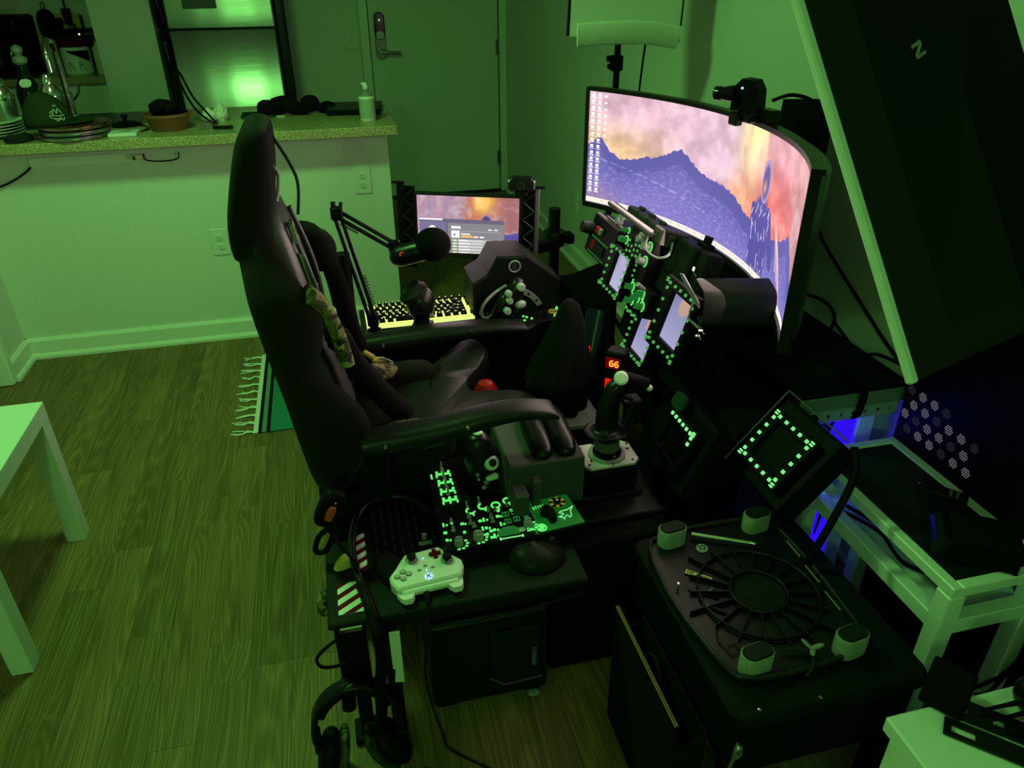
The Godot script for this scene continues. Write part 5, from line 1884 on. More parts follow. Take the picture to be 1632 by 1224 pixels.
# ---------- left side: keyboard, throttle, microphone ----------
func left_side():
	var s: SurfaceTool
	var o := thing("keyboard", "black keyboard glowing yellow-green between its keys", "keyboard", Vector3(0.052, 0.58, -2.155))
	s = S()
	box(s, Vector3(0.18, 0.008, 0.075), Vector3(0.365, 0.016, 0.15), 0.003)
	part("case", s, mat("black"), o)
	s = S()
	box(s, Vector3(0.18, 0.0165, 0.075), Vector3(0.357, 0.002, 0.142))
	part("backlight_plate", s, mat("key_plate"), o)
	mat("key_plate").emission_enabled = true
	mat("key_plate").albedo_color = Color(0.3, 0.3, 0.2)
	mat("key_plate").emission = Color(0.9, 1.0, 0.45)
	mat("key_plate").emission_energy_multiplier = 1.5
	s = S()
	for q in [[Vector3(0.18, 0.012, 0.1515), Vector3(0.365, 0.01, 0.003)], [Vector3(-0.004, 0.012, 0.075), Vector3(0.003, 0.01, 0.15)]]:
		box(s, q[0], q[1])
	part("edge_glow", s, mat("key_light"), o)
	var shapes := {}
	var rows_ := [[1, -0.5, 1, 1, 1, 1, -0.25, 1, 1, 1, 1, -0.25, 1, 1, 1, 1, -0.25, 1, 1, 1], [1, 1, 1, 1, 1, 1, 1, 1, 1, 1, 1, 1, 1, 2, -0.25, 1, 1, 1], [1.5, 1, 1, 1, 1, 1, 1, 1, 1, 1, 1, 1, 1, 1.5, -0.25, 1, 1, 1], [1.75, 1, 1, 1, 1, 1, 1, 1, 1, 1, 1, 1, 2.25], [2.25, 1, 1, 1, 1, 1, 1, 1, 1, 1, 1, 2.75, -1.25, 1], [1.25, 1.25, 1.25, 6.25, 1.25, 1.25, 1.25, 1.25, -0.25, 1, 1, 1]]
	var u := 0.0195
	for j in rows_.size():
		var x := 0.004
		for w in rows_[j]:
			if w < 0:
				x += -w * u
				continue
			var at := Vector3(x + w * u / 2, 0.017, 0.013 + j * 0.0225 + (0.004 if j > 0 else 0.0))
			if not shapes.has(w):
				s = S()
				var hw: float = w * u / 2 - 0.0028
				var a := [Vector3(-hw, 0, 0.0085), Vector3(hw, 0, 0.0085), Vector3(hw, 0, -0.0085), Vector3(-hw, 0, -0.0085)]
				var b := [Vector3(-hw + 0.002, 0.012, 0.006), Vector3(hw - 0.002, 0.012, 0.006), Vector3(hw - 0.002, 0.012, -0.007), Vector3(-hw + 0.002, 0.012, -0.007)]
				for i in 4:
					quad(s, a[i], a[(i + 1) % 4], b[(i + 1) % 4], b[i])
				quad(s, b[0], b[1], b[2], b[3])
				shapes[w] = part("key", s, mat("black"), o)
				s = S()
				box(s, Vector3(0, 0.0122, -0.001), Vector3(0.0035, 0.0006, 0.006))
				shapes["l%s" % w] = part("legend", s, mat("key_light"), shapes[w])
				shapes[w].position = at
			else:
				var kk := again(shapes[w], "key", Transform3D(Basis(), at), o)
				again(shapes["l%s" % w], "legend", Transform3D(), kk)
			x += w * u
	lights_on(AreaLight3D.new(), "keyboard_light", Vector3(0.23, 0.612, -2.08), Color(0.9, 1.0, 0.5), 0.006)
	var al: AreaLight3D = get_node("keyboard_light")
	al.area_size = Vector2(0.34, 0.14)
	al.rotation.x = PI / 2
	# black knobbed controller standing before the keyboard
	o = thing("knob_controller", "rounded black controller grip standing before the glowing keyboard", "controller", Vector3(0.2, 0.58, -1.945))
	s = S()
	lathe(s, [Vector2(0.034, 0), Vector2(0.036, 0.02), Vector2(0.024, 0.04), Vector2(0.022, 0.06)], 18)
	part("foot", s, mat("black"), o)
	s = S()
	ball(s, Vector3(0, 0.1, 0), Vector3(0.042, 0.05, 0.042), 20, 14)
	part("head", s, mat("black_satin"), o)
	s = S()
	lathe(s, [Vector2(0.042, 0), Vector2(0.043, 0.012), Vector2(0.036, 0.018), Vector2(0.03, 0.03)], 20, X(Vector3(-0.014, 0.125, 0.0), 0.0, 0, 0.5))
	part("collar", s, mat("dark_grey"), o)
	s = S()
	for k in 2:
		var pp := []
		for i in 17:
			pp.append(Vector3(-0.006 + cos(TAU * i / 16.0) * (0.011 + k * 0.006), 0.098 + sin(TAU * i / 16.0) * (0.011 + k * 0.006), 0.041 - k * 0.002))
		tube(s, pp, 0.0012, 5)
	part("lens_ring", s, mat("dark_grey"), o)
	for q in [[0.026, 0.07, 0.03, "mid_grey"], [0.024, 0.048, 0.026, "mid_grey"], [0.026, 0.03, 0.03, "red"]]:
		s = S()
		box(s, Vector3(q[0], q[1], q[2]), Vector3(0.014, 0.011, 0.012), 0.002)
		part("button", s, mat(q[3]), o)
	# throttle quadrant
	o = thing("throttle_quadrant", "dark octagonal throttle quadrant right of the glowing keyboard", "throttle", Vector3(0, 0, -2.0))
	s = S()
	prism(s, [Vector2(0.361, 0.58), Vector2(0.637, 0.58), Vector2(0.632, 0.685), Vector2(0.53, 0.77), Vector2(0.437, 0.775), Vector2(0.407, 0.722), Vector2(0.363, 0.698)], -0.15, 0.0, Transform3D(), 0.006)
	part("housing", s, mat("throttle_grey", Color(0.075, 0.08, 0.078), 0.55), o)
	s = S()
	var ring_pts := []
	for i in 25:
		ring_pts.append(Vector3(0.488 + cos(TAU * i / 24.0) * 0.0165, 0.742 + sin(TAU * i / 24.0) * 0.0165, 0.002))
	tube(s, ring_pts, 0.003, 6)
	part("badge_ring", s, mat("mid_grey"), o)
	s = S()
	for k in 4:
		box(s, Vector3(0.488, 0.735 + k * 0.005, 0.001), Vector3(0.016 - 0.003 * absf(k - 1.5), 0.0015, 0.002))
	part("badge_print", s, mat("grey"), o)
	s = S()
	var arc := []
	for i in 15:
		var a := deg_to_rad(lerpf(85, 28, i / 14.0))
		arc.append(Vector2(0.465 + cos(a) * 0.122, 0.56 + sin(a) * 0.122))
	for i in 15:
		var a := deg_to_rad(lerpf(28, 85, i / 14.0))
		arc.append(Vector2(0.465 + cos(a) * 0.104, 0.56 + sin(a) * 0.104))
	prism(s, arc, -0.002, 0.006, Transform3D(), 0.001)
	var sc := part("arc_scale", s, mat("mid_grey"), o)
	s = S()
	for a in [38.0, 55.0, 72.0]:
		cyl(s, Vector3(0.465 + cos(deg_to_rad(a)) * 0.113, 0.56 + sin(deg_to_rad(a)) * 0.113, 0.006), Vector3(0.465 + cos(deg_to_rad(a)) * 0.113, 0.56 + sin(deg_to_rad(a)) * 0.113, 0.0072), 0.004, -1, 10)
	part("hole", s, mat("black"), sc)
	s = S()
	tube(s, smooth([Vector3(0.46, 0.688, 0.01), Vector3(0.42, 0.676, 0.03), Vector3(0.385, 0.655, 0.05), Vector3(0.375, 0.625, 0.05), Vector3(0.39, 0.606, 0.045), Vector3(0.42, 0.618, 0.04), Vector3(0.44, 0.628, 0.04)], 5), 0.005, 7)
	part("cable_loop", s, mat("mid_grey"), o)
	s = S()
	pillow(s, Vector3(0.026, 0.062, 0.03), X(Vector3(0.472, 0.664, 0.045), 0, 0, -0.3), 0.7, 0.8)
	pillow(s, Vector3(0.022, 0.045, 0.026), X(Vector3(0.436, 0.64, 0.045), 0, 0, -0.5), 0.7, 0.8)
	part("grip", s, mat("black_satin"), o)
	s = S()
	box(s, Vector3(0.437, 0.6, 0.03), Vector3(0.05, 0.05, 0.02), 0.004, X(Q, 0, 0, 0))
	part("lever_foot", s, mat("grey"), o)
	for q in [[0.487, 0.706, 0.0125], [0.45, 0.69, 0.01], [0.453, 0.668, 0.01], [0.446, 0.636, 0.011]]:
		s = S()
		lathe(s, [Vector2(q[2], 0), Vector2(q[2], 0.012), Vector2(q[2] * 0.8, 0.016), Vector2(0, 0.017)], 14, X(Vector3(q[0], q[1], 0.07), PI / 2, 0, -0.2))
		part("round_button", s, mat("button_white", Color(0.62, 0.64, 0.6), 0.5), o)
	s = S()
	pillow(s, Vector3(0.017, 0.011, 0.012), X(Vector3(0.487, 0.652, 0.075), 0, 0, 0.2), 0.8, 0.8, 14, 8)
	part("thumb_wheel", s, mat("button_white"), o)
	s = S()
	for k in 3:
		box(s, Vector3(0.392 + k * 0.011, 0.59, 0.004), Vector3(0.004, 0.03, 0.004), 0.0, X(Q, 0, 0, 0))
	part("slot_mark", s, mat("grey"), o)
	s = S()
	lathe(s, [Vector2(0.07, 0), Vector2(0.07, 0.012), Vector2(0.062, 0.018), Vector2(0.0, 0.02)], 28, X(Vector3(0.47, 0.58, 0.06)))
	part("turntable", s, mat("black"), o)
	# small lit panel at the end of the left console
	o = thing("small_switch_panel", "small switch panel with yellow ring and green lamps past the throttle", "switch panel", Vector3(0.54, 0.582, -1.955), 0.18)
	s = S()
	box(s, Vector3(0, 0.004, 0), Vector3(0.22, 0.016, 0.075), 0.002)
	part("panel", s, mat("black"), o)
	for q in [[-0.095, 0.02], [-0.075, 0.01], [-0.045, 0.022], [-0.03, 0.004], [-0.02, 0.018], [-0.036, -0.006], [0.055, 0.022], [0.065, 0.016], [0.072, 0.024], [0.095, 0.0], [0.084, -0.024]]:
		s = S()
		lathe(s, [Vector2(0.004, 0.012), Vector2(0.004, 0.018), Vector2(0.002, 0.021), Vector2(0, 0.021)], 8, X(Vector3(q[0], 0, q[1])))
		part("lit_toggle", s, mat("legend"), o)
	s = S()
	var yr := []
	for i in 17:
		yr.append(Vector3(0.066 + cos(TAU * i / 16.0) * 0.013, 0.013, -0.012 + sin(TAU * i / 16.0) * 0.013))
	tube(s, yr, 0.003, 5)
	part("yellow_ring", s, mat("amber"), o)
	s = S()
	cyl(s, Vector3(0.066, 0.012, -0.012), Vector3(0.066, 0.016, -0.012), 0.006, -1, 12)
	part("button", s, mat("mid_grey"), o)
	for k in 5:
		s = S()
		cyl(s, Vector3(0.0 + k * 0.011, 0.012, -0.006 + 0.012 * (k % 2)), Vector3(0.0 + k * 0.011, 0.024, -0.006 + 0.012 * (k % 2)), 0.004, 0.003, 8)
		part("knob", s, mat("dark_grey"), o)
	# microphone boom
	o = thing("scissor_boom", "black scissor boom arm clamped beside the keyboard", "boom arm")
	var zb := -1.97
	s = S()
	cyl(s, Vector3(0.066, 0.58, zb), Vector3(0.066, 0.64, zb), 0.012, -1, 12)
	box(s, Vector3(0.066, 0.585, zb), Vector3(0.04, 0.03, 0.04), 0.004)
	part("clamp", s, mat("black"), o)
	var a0 := Vector3(0.064, 0.63, zb)
	var a1 := Vector3(0.0, 0.945, zb)
	var a2 := Vector3(0.143, 0.842, zb)
	for q in [[a0, a1], [a1, a2]]:
		var d: Vector3 = (q[1] - q[0]).normalized()
		var n2 := d.cross(Vector3(0, 0, 1)).normalized()
		s = S()
		for k in [-1, 1]:
			cyl(s, q[0] + n2 * k * 0.008, q[1] + n2 * k * 0.008, 0.0055, -1, 8)
		part("arm_bar", s, mat("black_satin"), o)
		s = S()
		var pp := []
		for i in 40:
			pp.append(q[0].lerp(q[1], 0.12 + 0.3 * i / 39.0) + n2 * 0.018 + (n2 * cos(i * 1.6) + Vector3(0, 0, 1) * sin(i * 1.6)) * 0.004)
		tube(s, pp, 0.0012, 4)
		part("spring", s, mat("dark_grey"), o)
	for q in [a0, a1, a2]:
		s = S()
		box(s, q, Vector3(0.032, 0.036, 0.022), 0.005)
		cyl(s, q + Vector3(0, 0, 0.01), q + Vector3(0, 0, 0.022), 0.009, -1, 10)
		part("joint", s, mat("black"), o)
	s = S()
	cyl(s, a1 + Vector3(-0.006, 0.015, 0.0), a1 + Vector3(-0.006, 0.03, 0), 0.007, -1, 8)
	cyl(s, a1 + Vector3(0.012, 0.012, 0.0), a1 + Vector3(0.014, 0.028, 0), 0.005, -1, 8)
	part("bolt", s, mat("black_satin"), o)
	o = thing("microphone", "dark microphone with round foam ball and red lamp", "microphone", Vector3(0.155, 0.835, -1.95))
	s = S()
	rings_capsule(s, Vector3(0.0, -0.014, 0.0), Vector3(0.07, 0.006, 0.02), 0.03)
	part("body", s, mat("black_satin"), o)
	s = S()
	ball(s, Vector3(0.088, 0.017, 0.02), Vector3(0.05, 0.046, 0.046), 24, 16)
	part("foam_ball", s, mat("foam", Color(0.045, 0.042, 0.04), 1.0), o)
	s = S()
	for i in 8:
		ball(s, Vector3(0.002 + cos(i * TAU / 8.0) * 0.005, sin(i * TAU / 8.0) * 0.005, 0.0285), Vector3(0.0018, 0.0018, 0.0014), 6, 4)
	part("red_lamp", s, glow("mic_lamp", Color(1.0, 0.3, 0.12), 0.7), o)
	s = S()
	cyl(s, Vector3(-0.02, -0.012, 0), Vector3(-0.005, -0.012, 0), 0.012, -1, 12)
	part("swivel", s, mat("black"), o)

func rings_capsule(s: SurfaceTool, a: Vector3, b: Vector3, r: float):
	var f := frame(b - a)
	var d := (b - a).normalized()
	var rings := []
	for k in 6:
		var t := PI / 2 * (1.0 - k / 5.0)
		rings.append(ring(a - d * r * sin(t), f[0], f[1], maxf(r * cos(t), 0.0005), 16))
	for k in 6:
		var t := PI / 2 * k / 5.0
		rings.append(ring(b + d * r * sin(t), f[0], f[1], maxf(r * cos(t), 0.0005), 16))
	loft(s, rings, true)

# ---------- monitors ----------
func wallpaper(w: int, h: int, wide: bool) -> Image:
	var im := Image.create(w, h, false, Image.FORMAT_RGB8)
	var cloud := noise(4, 0.012, 4)
	var streak := noise(14, 0.02, 3)
	var rough := noise(6, 0.06, 3)
	var st := RandomNumberGenerator.new()
	st.seed = 9
	var hz: Array = [[0.0, 0.47], [0.03, 0.4], [0.045, 0.4], [0.07, 0.49], [0.105, 0.555], [0.15, 0.53], [0.18, 0.5], [0.24, 0.46], [0.3, 0.365], [0.32, 0.35], [0.35, 0.4], [0.385, 0.47], [0.43, 0.5], [0.48, 0.5], [0.53, 0.53], [0.6, 0.62], [0.72, 0.66], [0.8, 0.6], [0.86, 0.5], [0.885, 0.56], [0.93, 0.68], [1.0, 0.74]]
	for y in h:
		var v := (y + 0.5) / h
		for x in w:
			var u := (x + 0.5) / w
			var c1 := cloud.get_noise_2d(x * 512.0 / w * 1.6, y * 150.0 / h * 2.0)
			var s1 := streak.get_noise_2d(x * 512.0 / w * 2.4, y * 150.0 / h * 0.9)
			var sky := Color(0.93, 0.76, 0.83).lerp(Color(0.94, 0.78, 0.6), smoothstep(0.1, 0.5, v) * (1.0 - smoothstep(0.1, 0.4, u)))
			sky = sky.lerp(Color(0.9, 0.76, 0.84), smoothstep(0.25, 0.5, u) * 0.7)
			sky = sky.lerp(Color(0.95, 0.5, 0.46), smoothstep(0.5, 0.66, u + s1 * 0.06) * (0.35 + smoothstep(0.05, 0.4, v) * 0.65))
			sky = sky.lerp(Color(0.78, 0.58, 0.54), smoothstep(0.8, 0.92, u + s1 * 0.05))
			var hot := exp(-pow((u - 0.6 - s1 * 0.03) / 0.055, 2.0)) * exp(-pow(v / 0.42, 2.0))
			sky = sky.lerp(Color(1.0, 0.95, 0.68), clampf(hot * 1.15, 0.0, 1.0))
			var fire := exp(-pow((u - 0.56 + s1 * 0.04) / 0.05, 2.0)) * smoothstep(0.3, 0.55, v)
			sky = sky.lerp(Color(1.0, 0.72, 0.5), fire * 0.8)
			sky = sky.lerp(sky.darkened(0.22), clampf(0.2 + c1 * 0.9, 0.0, 0.7) * (1.0 - hot))
			sky = sky.lightened(clampf(-c1 * 0.35 + s1 * 0.12, 0.0, 0.25))
			var k := 0
			while k < hz.size() - 2 and hz[k + 1][0] < u:
				k += 1
			var line: float = lerpf(hz[k][1], hz[k + 1][1], clampf((u - hz[k][0]) / (hz[k + 1][0] - hz[k][0]), 0, 1)) + rough.get_noise_2d(x * 900.0 / w, 5.0) * 0.02
			var c := sky
			if v > line:
				var g := Color(0.4, 0.38, 0.68).lerp(Color(0.52, 0.48, 0.78), smoothstep(line, 1.0, v))
				g = g.lerp(Color(0.62, 0.5, 0.6), smoothstep(0.7, 1.0, v) * (1.0 - smoothstep(0.0, 0.2, u)) * 0.8)
				var n := rough.get_noise_2d(x * 700.0 / w, y * 500.0 / h)
				c = g.lightened(clampf(n * 0.3, 0.0, 0.25)) if v > line + 0.12 else g.darkened(0.06)
				var ridge := 0.56 + u * 0.5
				if absf(v - ridge) < 0.006 and n > -0.1 and u < 0.5:
					c = c.lightened(0.25)
			im.set_pixel(x, y, c)
	for k in 60:
		var p := Vector2i(int(st.randf() * w * 0.6), int(st.randf() * h * 0.4))
		im.set_pixelv(p, Color(1, 1, 1))
	return im

func dot(im: Image, c: Vector2, r: Vector2, col: Color, soft := 0.0):
	var w := im.get_width()
	var h := im.get_height()
	for y in range(maxi(0, int((c.y - r.y) * h)), mini(h, int((c.y + r.y) * h) + 1)):
		for x in range(maxi(0, int((c.x - r.x) * w)), mini(w, int((c.x + r.x) * w) + 1)):
			var d := (Vector2(x + 0.5, y + 0.5) / Vector2(w, h) - c) / r
			if d.length() < 1.0:
				im.set_pixel(x, y, im.get_pixel(x, y).lerp(col, 1.0 if soft <= 0.0 else clampf((1.0 - d.length()) / soft, 0, 1)))

func seg(im: Image, a: Vector2, b: Vector2, t: float, col: Color):
	var n := int((b - a).length() * im.get_width()) + 2
	for i in n:
		var p := a.lerp(b, i / float(n - 1))
		dot(im, p, Vector2(t, t * im.get_width() / im.get_height()), col, 0.5)

func fill(im: Image, a: Vector2, b: Vector2, col: Color):
	var w := im.get_width()
	var h := im.get_height()
	im.fill_rect(Rect2i(int(a.x * w), int(a.y * h), maxi(1, int((b.x - a.x) * w)), maxi(1, int((b.y - a.y) * h))), col)

func monitors():
	var im := wallpaper(1024, 300, true)
	# a plain armoured wanderer in the wallpaper's right part: generic shapes only
	var dk := Color(0.36, 0.33, 0.62)
	var md := Color(0.5, 0.47, 0.76)
	for q in [[0.672, 0.66, 0.05, 0.26], [0.68, 0.86, 0.052, 0.3]]:
		dot(im, Vector2(q[0], q[1]), Vector2(q[2], q[3]), dk, 0.2)
	for q in [[0.632, 0.52, 0.645, 0.86, 0.01], [0.71, 0.5, 0.76, 0.82, 0.011], [0.655, 0.8, 0.65, 1.0, 0.014], [0.69, 0.8, 0.7, 1.0, 0.014]]:
		seg(im, Vector2(q[0], q[1]), Vector2(q[2], q[3]), q[4], dk)
	dot(im, Vector2(0.675, 0.32), Vector2(0.021, 0.15), Color(0.72, 0.6, 0.8), 0.0)
	dot(im, Vector2(0.675, 0.325), Vector2(0.0185, 0.135), Color(0.42, 0.36, 0.58), 0.3)
	dot(im, Vector2(0.672, 0.36), Vector2(0.012, 0.07), Color(0.85, 0.62, 0.5), 0.8)
	var st := RandomNumberGenerator.new()
	st.seed = 12
	for k in 46:
		var p := Vector2(st.randf_range(0.63, 0.72), st.randf_range(0.46, 0.98))
		seg(im, p, p + Vector2(st.randf_range(-0.01, 0.01), st.randf_range(0.02, 0.08)), 0.0013, Color(0.92, 0.88, 1.0) if k % 3 else md)
	for k in 5:
		seg(im, Vector2(0.755 + k * 0.008, 0.5 + k * 0.03), Vector2(0.8 + k * 0.018, 0.8 + k * 0.04), 0.0018, Color(1.0, 0.85, 0.8))
	fill(im, Vector2(0, 0.953), Vector2(1, 1), Color(0.99, 0.95, 0.88))
	for k in 60:
		fill(im, Vector2(0.05 + k * 0.0105, 0.962), Vector2(0.0565 + k * 0.0105, 0.988), Color(0.9, 0.86, 0.84) if k % 3 else Color(0.8, 0.78, 0.8))
	for c in 2:
		for r in 16:
			var p := Vector2(0.012 + c * 0.021, 0.035 + r * 0.056)
			fill(im, p - Vector2(0.005, 0.017), p + Vector2(0.005, 0.01), Color(1, 0.98, 0.95))
			fill(im, p + Vector2(-0.0075, 0.016), p + Vector2(0.0075, 0.026), Color(1, 0.98, 0.95))
	for r in 7:
		fill(im, Vector2(0.047, 0.03 + r * 0.056), Vector2(0.057, 0.05 + r * 0.056), Color(1, 0.97, 0.95))
	var o := thing("curved_monitor", "wide curved monitor showing a rocky dusk wallpaper", "monitor", Vector3(0.985, 1.008, -1.73), 0.035)
	var scr := screen_mat("desktop", im, 1.12)
	var n := 40
	var pt := func(a: float, r: float, y: float) -> Vector3: return Vector3(cos(a) * r - 1.0, y, sin(a) * r)
	var s := S()
	for k in n:
		var a := lerpf(-0.588, 0.588, k / float(n))
		var b := lerpf(-0.588, 0.588, (k + 1.0) / n)
		quv(s, [pt.call(a, 1.0, -0.168), pt.call(b, 1.0, -0.168), pt.call(b, 1.0, 0.17), pt.call(a, 1.0, 0.17)], [Vector2(k / float(n), 1), Vector2((k + 1.0) / n, 1), Vector2((k + 1.0) / n, 0), Vector2(k / float(n), 0)], 1)
	part("screen", s, scr, o)
	for e in [[0.17, 0.181], [-0.184, -0.168]]:
		s = S()
		var rings := []
		for k in n + 1:
			var a := lerpf(-0.598, 0.598, k / float(n))
			rings.append(PackedVector3Array([pt.call(a, 0.994, e[0]), pt.call(a, 0.994, e[1]), pt.call(a, 1.02, e[1]), pt.call(a, 1.02, e[0])]))
		loft(s, rings, true, -1)
		part("bezel", s, mat("bezel", Color(0.08, 0.075, 0.075), 0.35), o)
	for e in [-1, 1]:
		s = S()
		var a0: float = e * 0.588
		var a1: float = e * 0.6
		var ra := PackedVector3Array([pt.call(a0, 0.994, -0.168), pt.call(a1, 0.994, -0.168), pt.call(a1, 1.014, -0.168), pt.call(a0, 1.014, -0.168)])
		var rb := PackedVector3Array([pt.call(a0, 0.994, 0.17), pt.call(a1, 0.994, 0.17), pt.call(a1, 1.014, 0.17), pt.call(a0, 1.014, 0.17)])
		loft(s, [ra, rb], true, -1)
		part("side_bezel", s, mat("bezel"), o)
	s = S()
	var back := []
	for k in n + 1:
		var t := lerpf(-1, 1, k / float(n))
		var p := PackedVector3Array()
		var r0: float = 1.002 + 0.065 * pow(1.0 - t * t, 0.7)
		for v in rrect(0.34, 0.02, 0.009, 2):
			p.append(Vector3(0, v.x, v.y))
		for i in p.size():
			var base: Vector3 = pt.call(t * 0.59, 1.006, p[i].y)
			var far: Vector3 = pt.call(t * 0.59, r0 + 0.012, p[i].y * (0.9 if absf(t) < 0.9 else 0.97))
			p[i] = far if p[i].z > 0 else base
		p.reverse()
		back.append(p)
	loft(s, back, true, -1)
	part("back_shell", s, mat("black_satin"), o)
	s = S()
	box(s, Vector3(0.09, -0.1, 0.0), Vector3(0.07, 0.5, 0.09), 0.01)
	box(s, Vector3(0.06, -0.38, 0.0), Vector3(0.22, 0.015, 0.34), 0.005)
	part("stand", s, mat("black"), o)
	var al := AreaLight3D.new()
	lights_on(al, "monitor_light", Vector3(0.79, 1.01, -1.73), Color(1.0, 0.9, 0.85), 0.6)
	al.area_size = Vector2(1.05, 0.32)
	al.rotation.y = PI / 2 + 0.035
	# camera clipped on top of the monitor
	o = thing("monitor_camera", "small black camera clipped on top of the curved monitor", "camera", Vector3(0.972, 1.19, -1.645), 0.06)
	s = S()
	prism(s, [Vector2(-0.03, 0.02), Vector2(0.04, 0.018), Vector2(0.035, 0.07), Vector2(0.018, 0.088), Vector2(-0.012, 0.086), Vector2(-0.026, 0.066)], -0.022, 0.022, X(Q, 0, PI / 2 + 0.5, 0), 0.004)
	part("body", s, mat("black"), o)
	s = S()
	cyl(s, Vector3(-0.03, 0.055, -0.015), Vector3(-0.05, 0.052, -0.05), 0.02, 0.014, 14)
	cyl(s, Vector3(-0.05, 0.052, -0.05), Vector3(-0.056, 0.051, -0.062), 0.016, -1, 14)
	part("lens", s, mat("black_gloss"), o)
	s = S()
	box(s, Vector3(0.0, 0.006, 0.01), Vector3(0.05, 0.022, 0.06), 0.004)
	box(s, Vector3(-0.028, 0.0, -0.01), Vector3(0.02, 0.03, 0.034), 0.003)
	box(s, Vector3(0.02, 0.012, 0.05), Vector3(0.03, 0.03, 0.05), 0.003)
	part("clip", s, mat("black_satin"), o)
	s = S()
	ball(s, Vector3(-0.034, 0.07, 0.01), Vector3(0.003, 0.003, 0.003), 8, 6)
	part("lamp", s, mat("white_glow"), o)
	s = S()
	tube(s, smooth([Vector3(1.0, 1.235, -1.6), Vector3(1.03, 1.25, -1.57), Vector3(1.07, 1.235, -1.54), Vector3(1.1, 1.18, -1.53), Vector3(1.11, 1.1, -1.54)], 6), 0.0045, 6)
	tag(part("camera_cable", s, mat("black")), "black cable arching from the monitor camera down behind it", "cable")
	o = thing("rear_speaker", "tall black speaker standing behind the curved monitor", "speaker", Vector3(1.22, 0.63, -1.78), 0.0)
	s = S()
	prism(s, [Vector2(-0.07, 0), Vector2(0.08, 0), Vector2(0.08, 0.5), Vector2(0.07, 0.565), Vector2(0.03, 0.57), Vector2(-0.05, 0.53), Vector2(-0.07, 0.5)], -0.045, 0.045, X(Q, 0, PI / 2 - 0.25, 0), 0.008)
	part("cabinet", s, mat("black_matt"), o)
	s = S()
	box(s, Vector3(-0.06, 0.25, 0.0), Vector3(0.006, 0.42, 0.1), 0.002)
	part("grille", s, mat("black_soft"), o)
	# left monitor in its lattice frame
	var x_ax := (Vector3(0.562, 0.688, -2.25) - Vector3(0.25, 0.697, -2.35)).normalized()
	var y_ax := Vector3(0.02, 1, -0.02)
	y_ax = (y_ax - x_ax * y_ax.dot(x_ax)).normalized()
	var xf := Transform3D(Basis(x_ax, y_ax, x_ax.cross(y_ax)), Vector3(0.408, 0.782, -2.3))
	var li := wallpaper(384, 216, false)
	var shot := Image.create(384, 216, false, Image.FORMAT_RGB8)
	var cl := noise(31, 0.02, 4)
	for y in 216:
		for x in 384:
			var u := x / 384.0
			var v := y / 216.0
			var a := cl.get_noise_2d(x, y)
			var b := cl.get_noise_2d(x + 700, y)
			var c := Color(0.78, 0.62, 0.68).lerp(Color(0.66, 0.55, 0.66), clampf(0.5 + a, 0, 1)).lerp(Color(0.8, 0.46, 0.3), smoothstep(0.38, 0.6, u + a * 0.15) * 0.8)
			c = c.lerp(Color(0.6, 0.42, 0.5), smoothstep(0.74, 0.9, u + b * 0.1) * 0.7)
			c = c.lerp(Color(1.0, 0.8, 0.42), clampf(1.3 * exp(-pow((u - 0.64 + b * 0.05) / 0.09, 2.0) - pow((v - 0.08) / 0.2, 2.0)) , 0, 1))
			c = c.lightened(clampf(b * 0.5, 0, 0.3))
			if v > 0.62 + 0.02 * sin(u * 30.0) and u > 0.84:
				c = Color(0.38, 0.33, 0.62)
			shot.set_pixel(x, y, c)
	dot(shot, Vector2(0.68, 0.46), Vector2(0.055, 0.16), Color(0.6, 0.52, 0.75))
	dot(shot, Vector2(0.68, 0.47), Vector2(0.048, 0.14), Color(0.33, 0.28, 0.5))
	fill(shot, Vector2(0.02, 0.4), Vector2(0.86, 1.0), Color(0.44, 0.41, 0.5))
	fill(shot, Vector2(0.02, 0.4), Vector2(0.25, 0.43), Color(1, 1, 1))
	fill(shot, Vector2(0.02, 0.45), Vector2(0.28, 1.0), Color(0.5, 0.46, 0.6))
	fill(shot, Vector2(0.3, 0.47), Vector2(0.86, 1.0), Color(0.55, 0.54, 0.56))
	dot(shot, Vector2(0.145, 0.57), Vector2(0.035, 0.05), Color(1, 1, 0.95))
	fill(shot, Vector2(0.335, 0.52), Vector2(0.43, 0.57), Color(1, 1, 1))
	fill(shot, Vector2(0.42, 0.61), Vector2(0.82, 0.618), Color(0.9, 0.9, 0.9))
	fill(shot, Vector2(0.7, 0.56), Vector2(0.74, 0.585), Color(0.95, 0.95, 0.95))
	fill(shot, Vector2(0.76, 0.56), Vector2(0.8, 0.585), Color(0.95, 0.95, 0.95))
	fill(shot, Vector2(0.335, 0.6), Vector2(0.42, 0.73), Color(1, 1, 1))
	dot(shot, Vector2(0.365, 0.67), Vector2(0.01, 0.015), Color(0.3, 0.3, 0.4))
	fill(shot, Vector2(0.43, 0.645), Vector2(0.52, 0.67), Color(1, 1, 1))
	fill(shot, Vector2(0.43, 0.685), Vector2(0.545, 0.725), Color(1.0, 0.78, 0.42))
	fill(shot, Vector2(0.555, 0.69), Vector2(0.6, 0.72), Color(1, 1, 1))
	fill(shot, Vector2(0.615, 0.69), Vector2(0.66, 0.72), Color(1, 1, 1))
	for r in 5:
		fill(shot, Vector2(0.345, 0.76 + r * 0.055), Vector2(0.39, 0.79 + r * 0.055), Color(0.9, 1.0, 0.8))
		fill(shot, Vector2(0.4, 0.755 + r * 0.055), Vector2(0.8, 0.797 + r * 0.055), Color(0.84, 0.84, 0.84))
		fill(shot, Vector2(0.41, 0.765 + r * 0.055), Vector2(0.5 + 0.02 * (r % 2), 0.785 + r * 0.055), Color(1, 1, 1))
		fill(shot, Vector2(0.65, 0.773 + r * 0.055), Vector2(0.72, 0.779 + r * 0.055), Color(0.4, 0.4, 0.4))
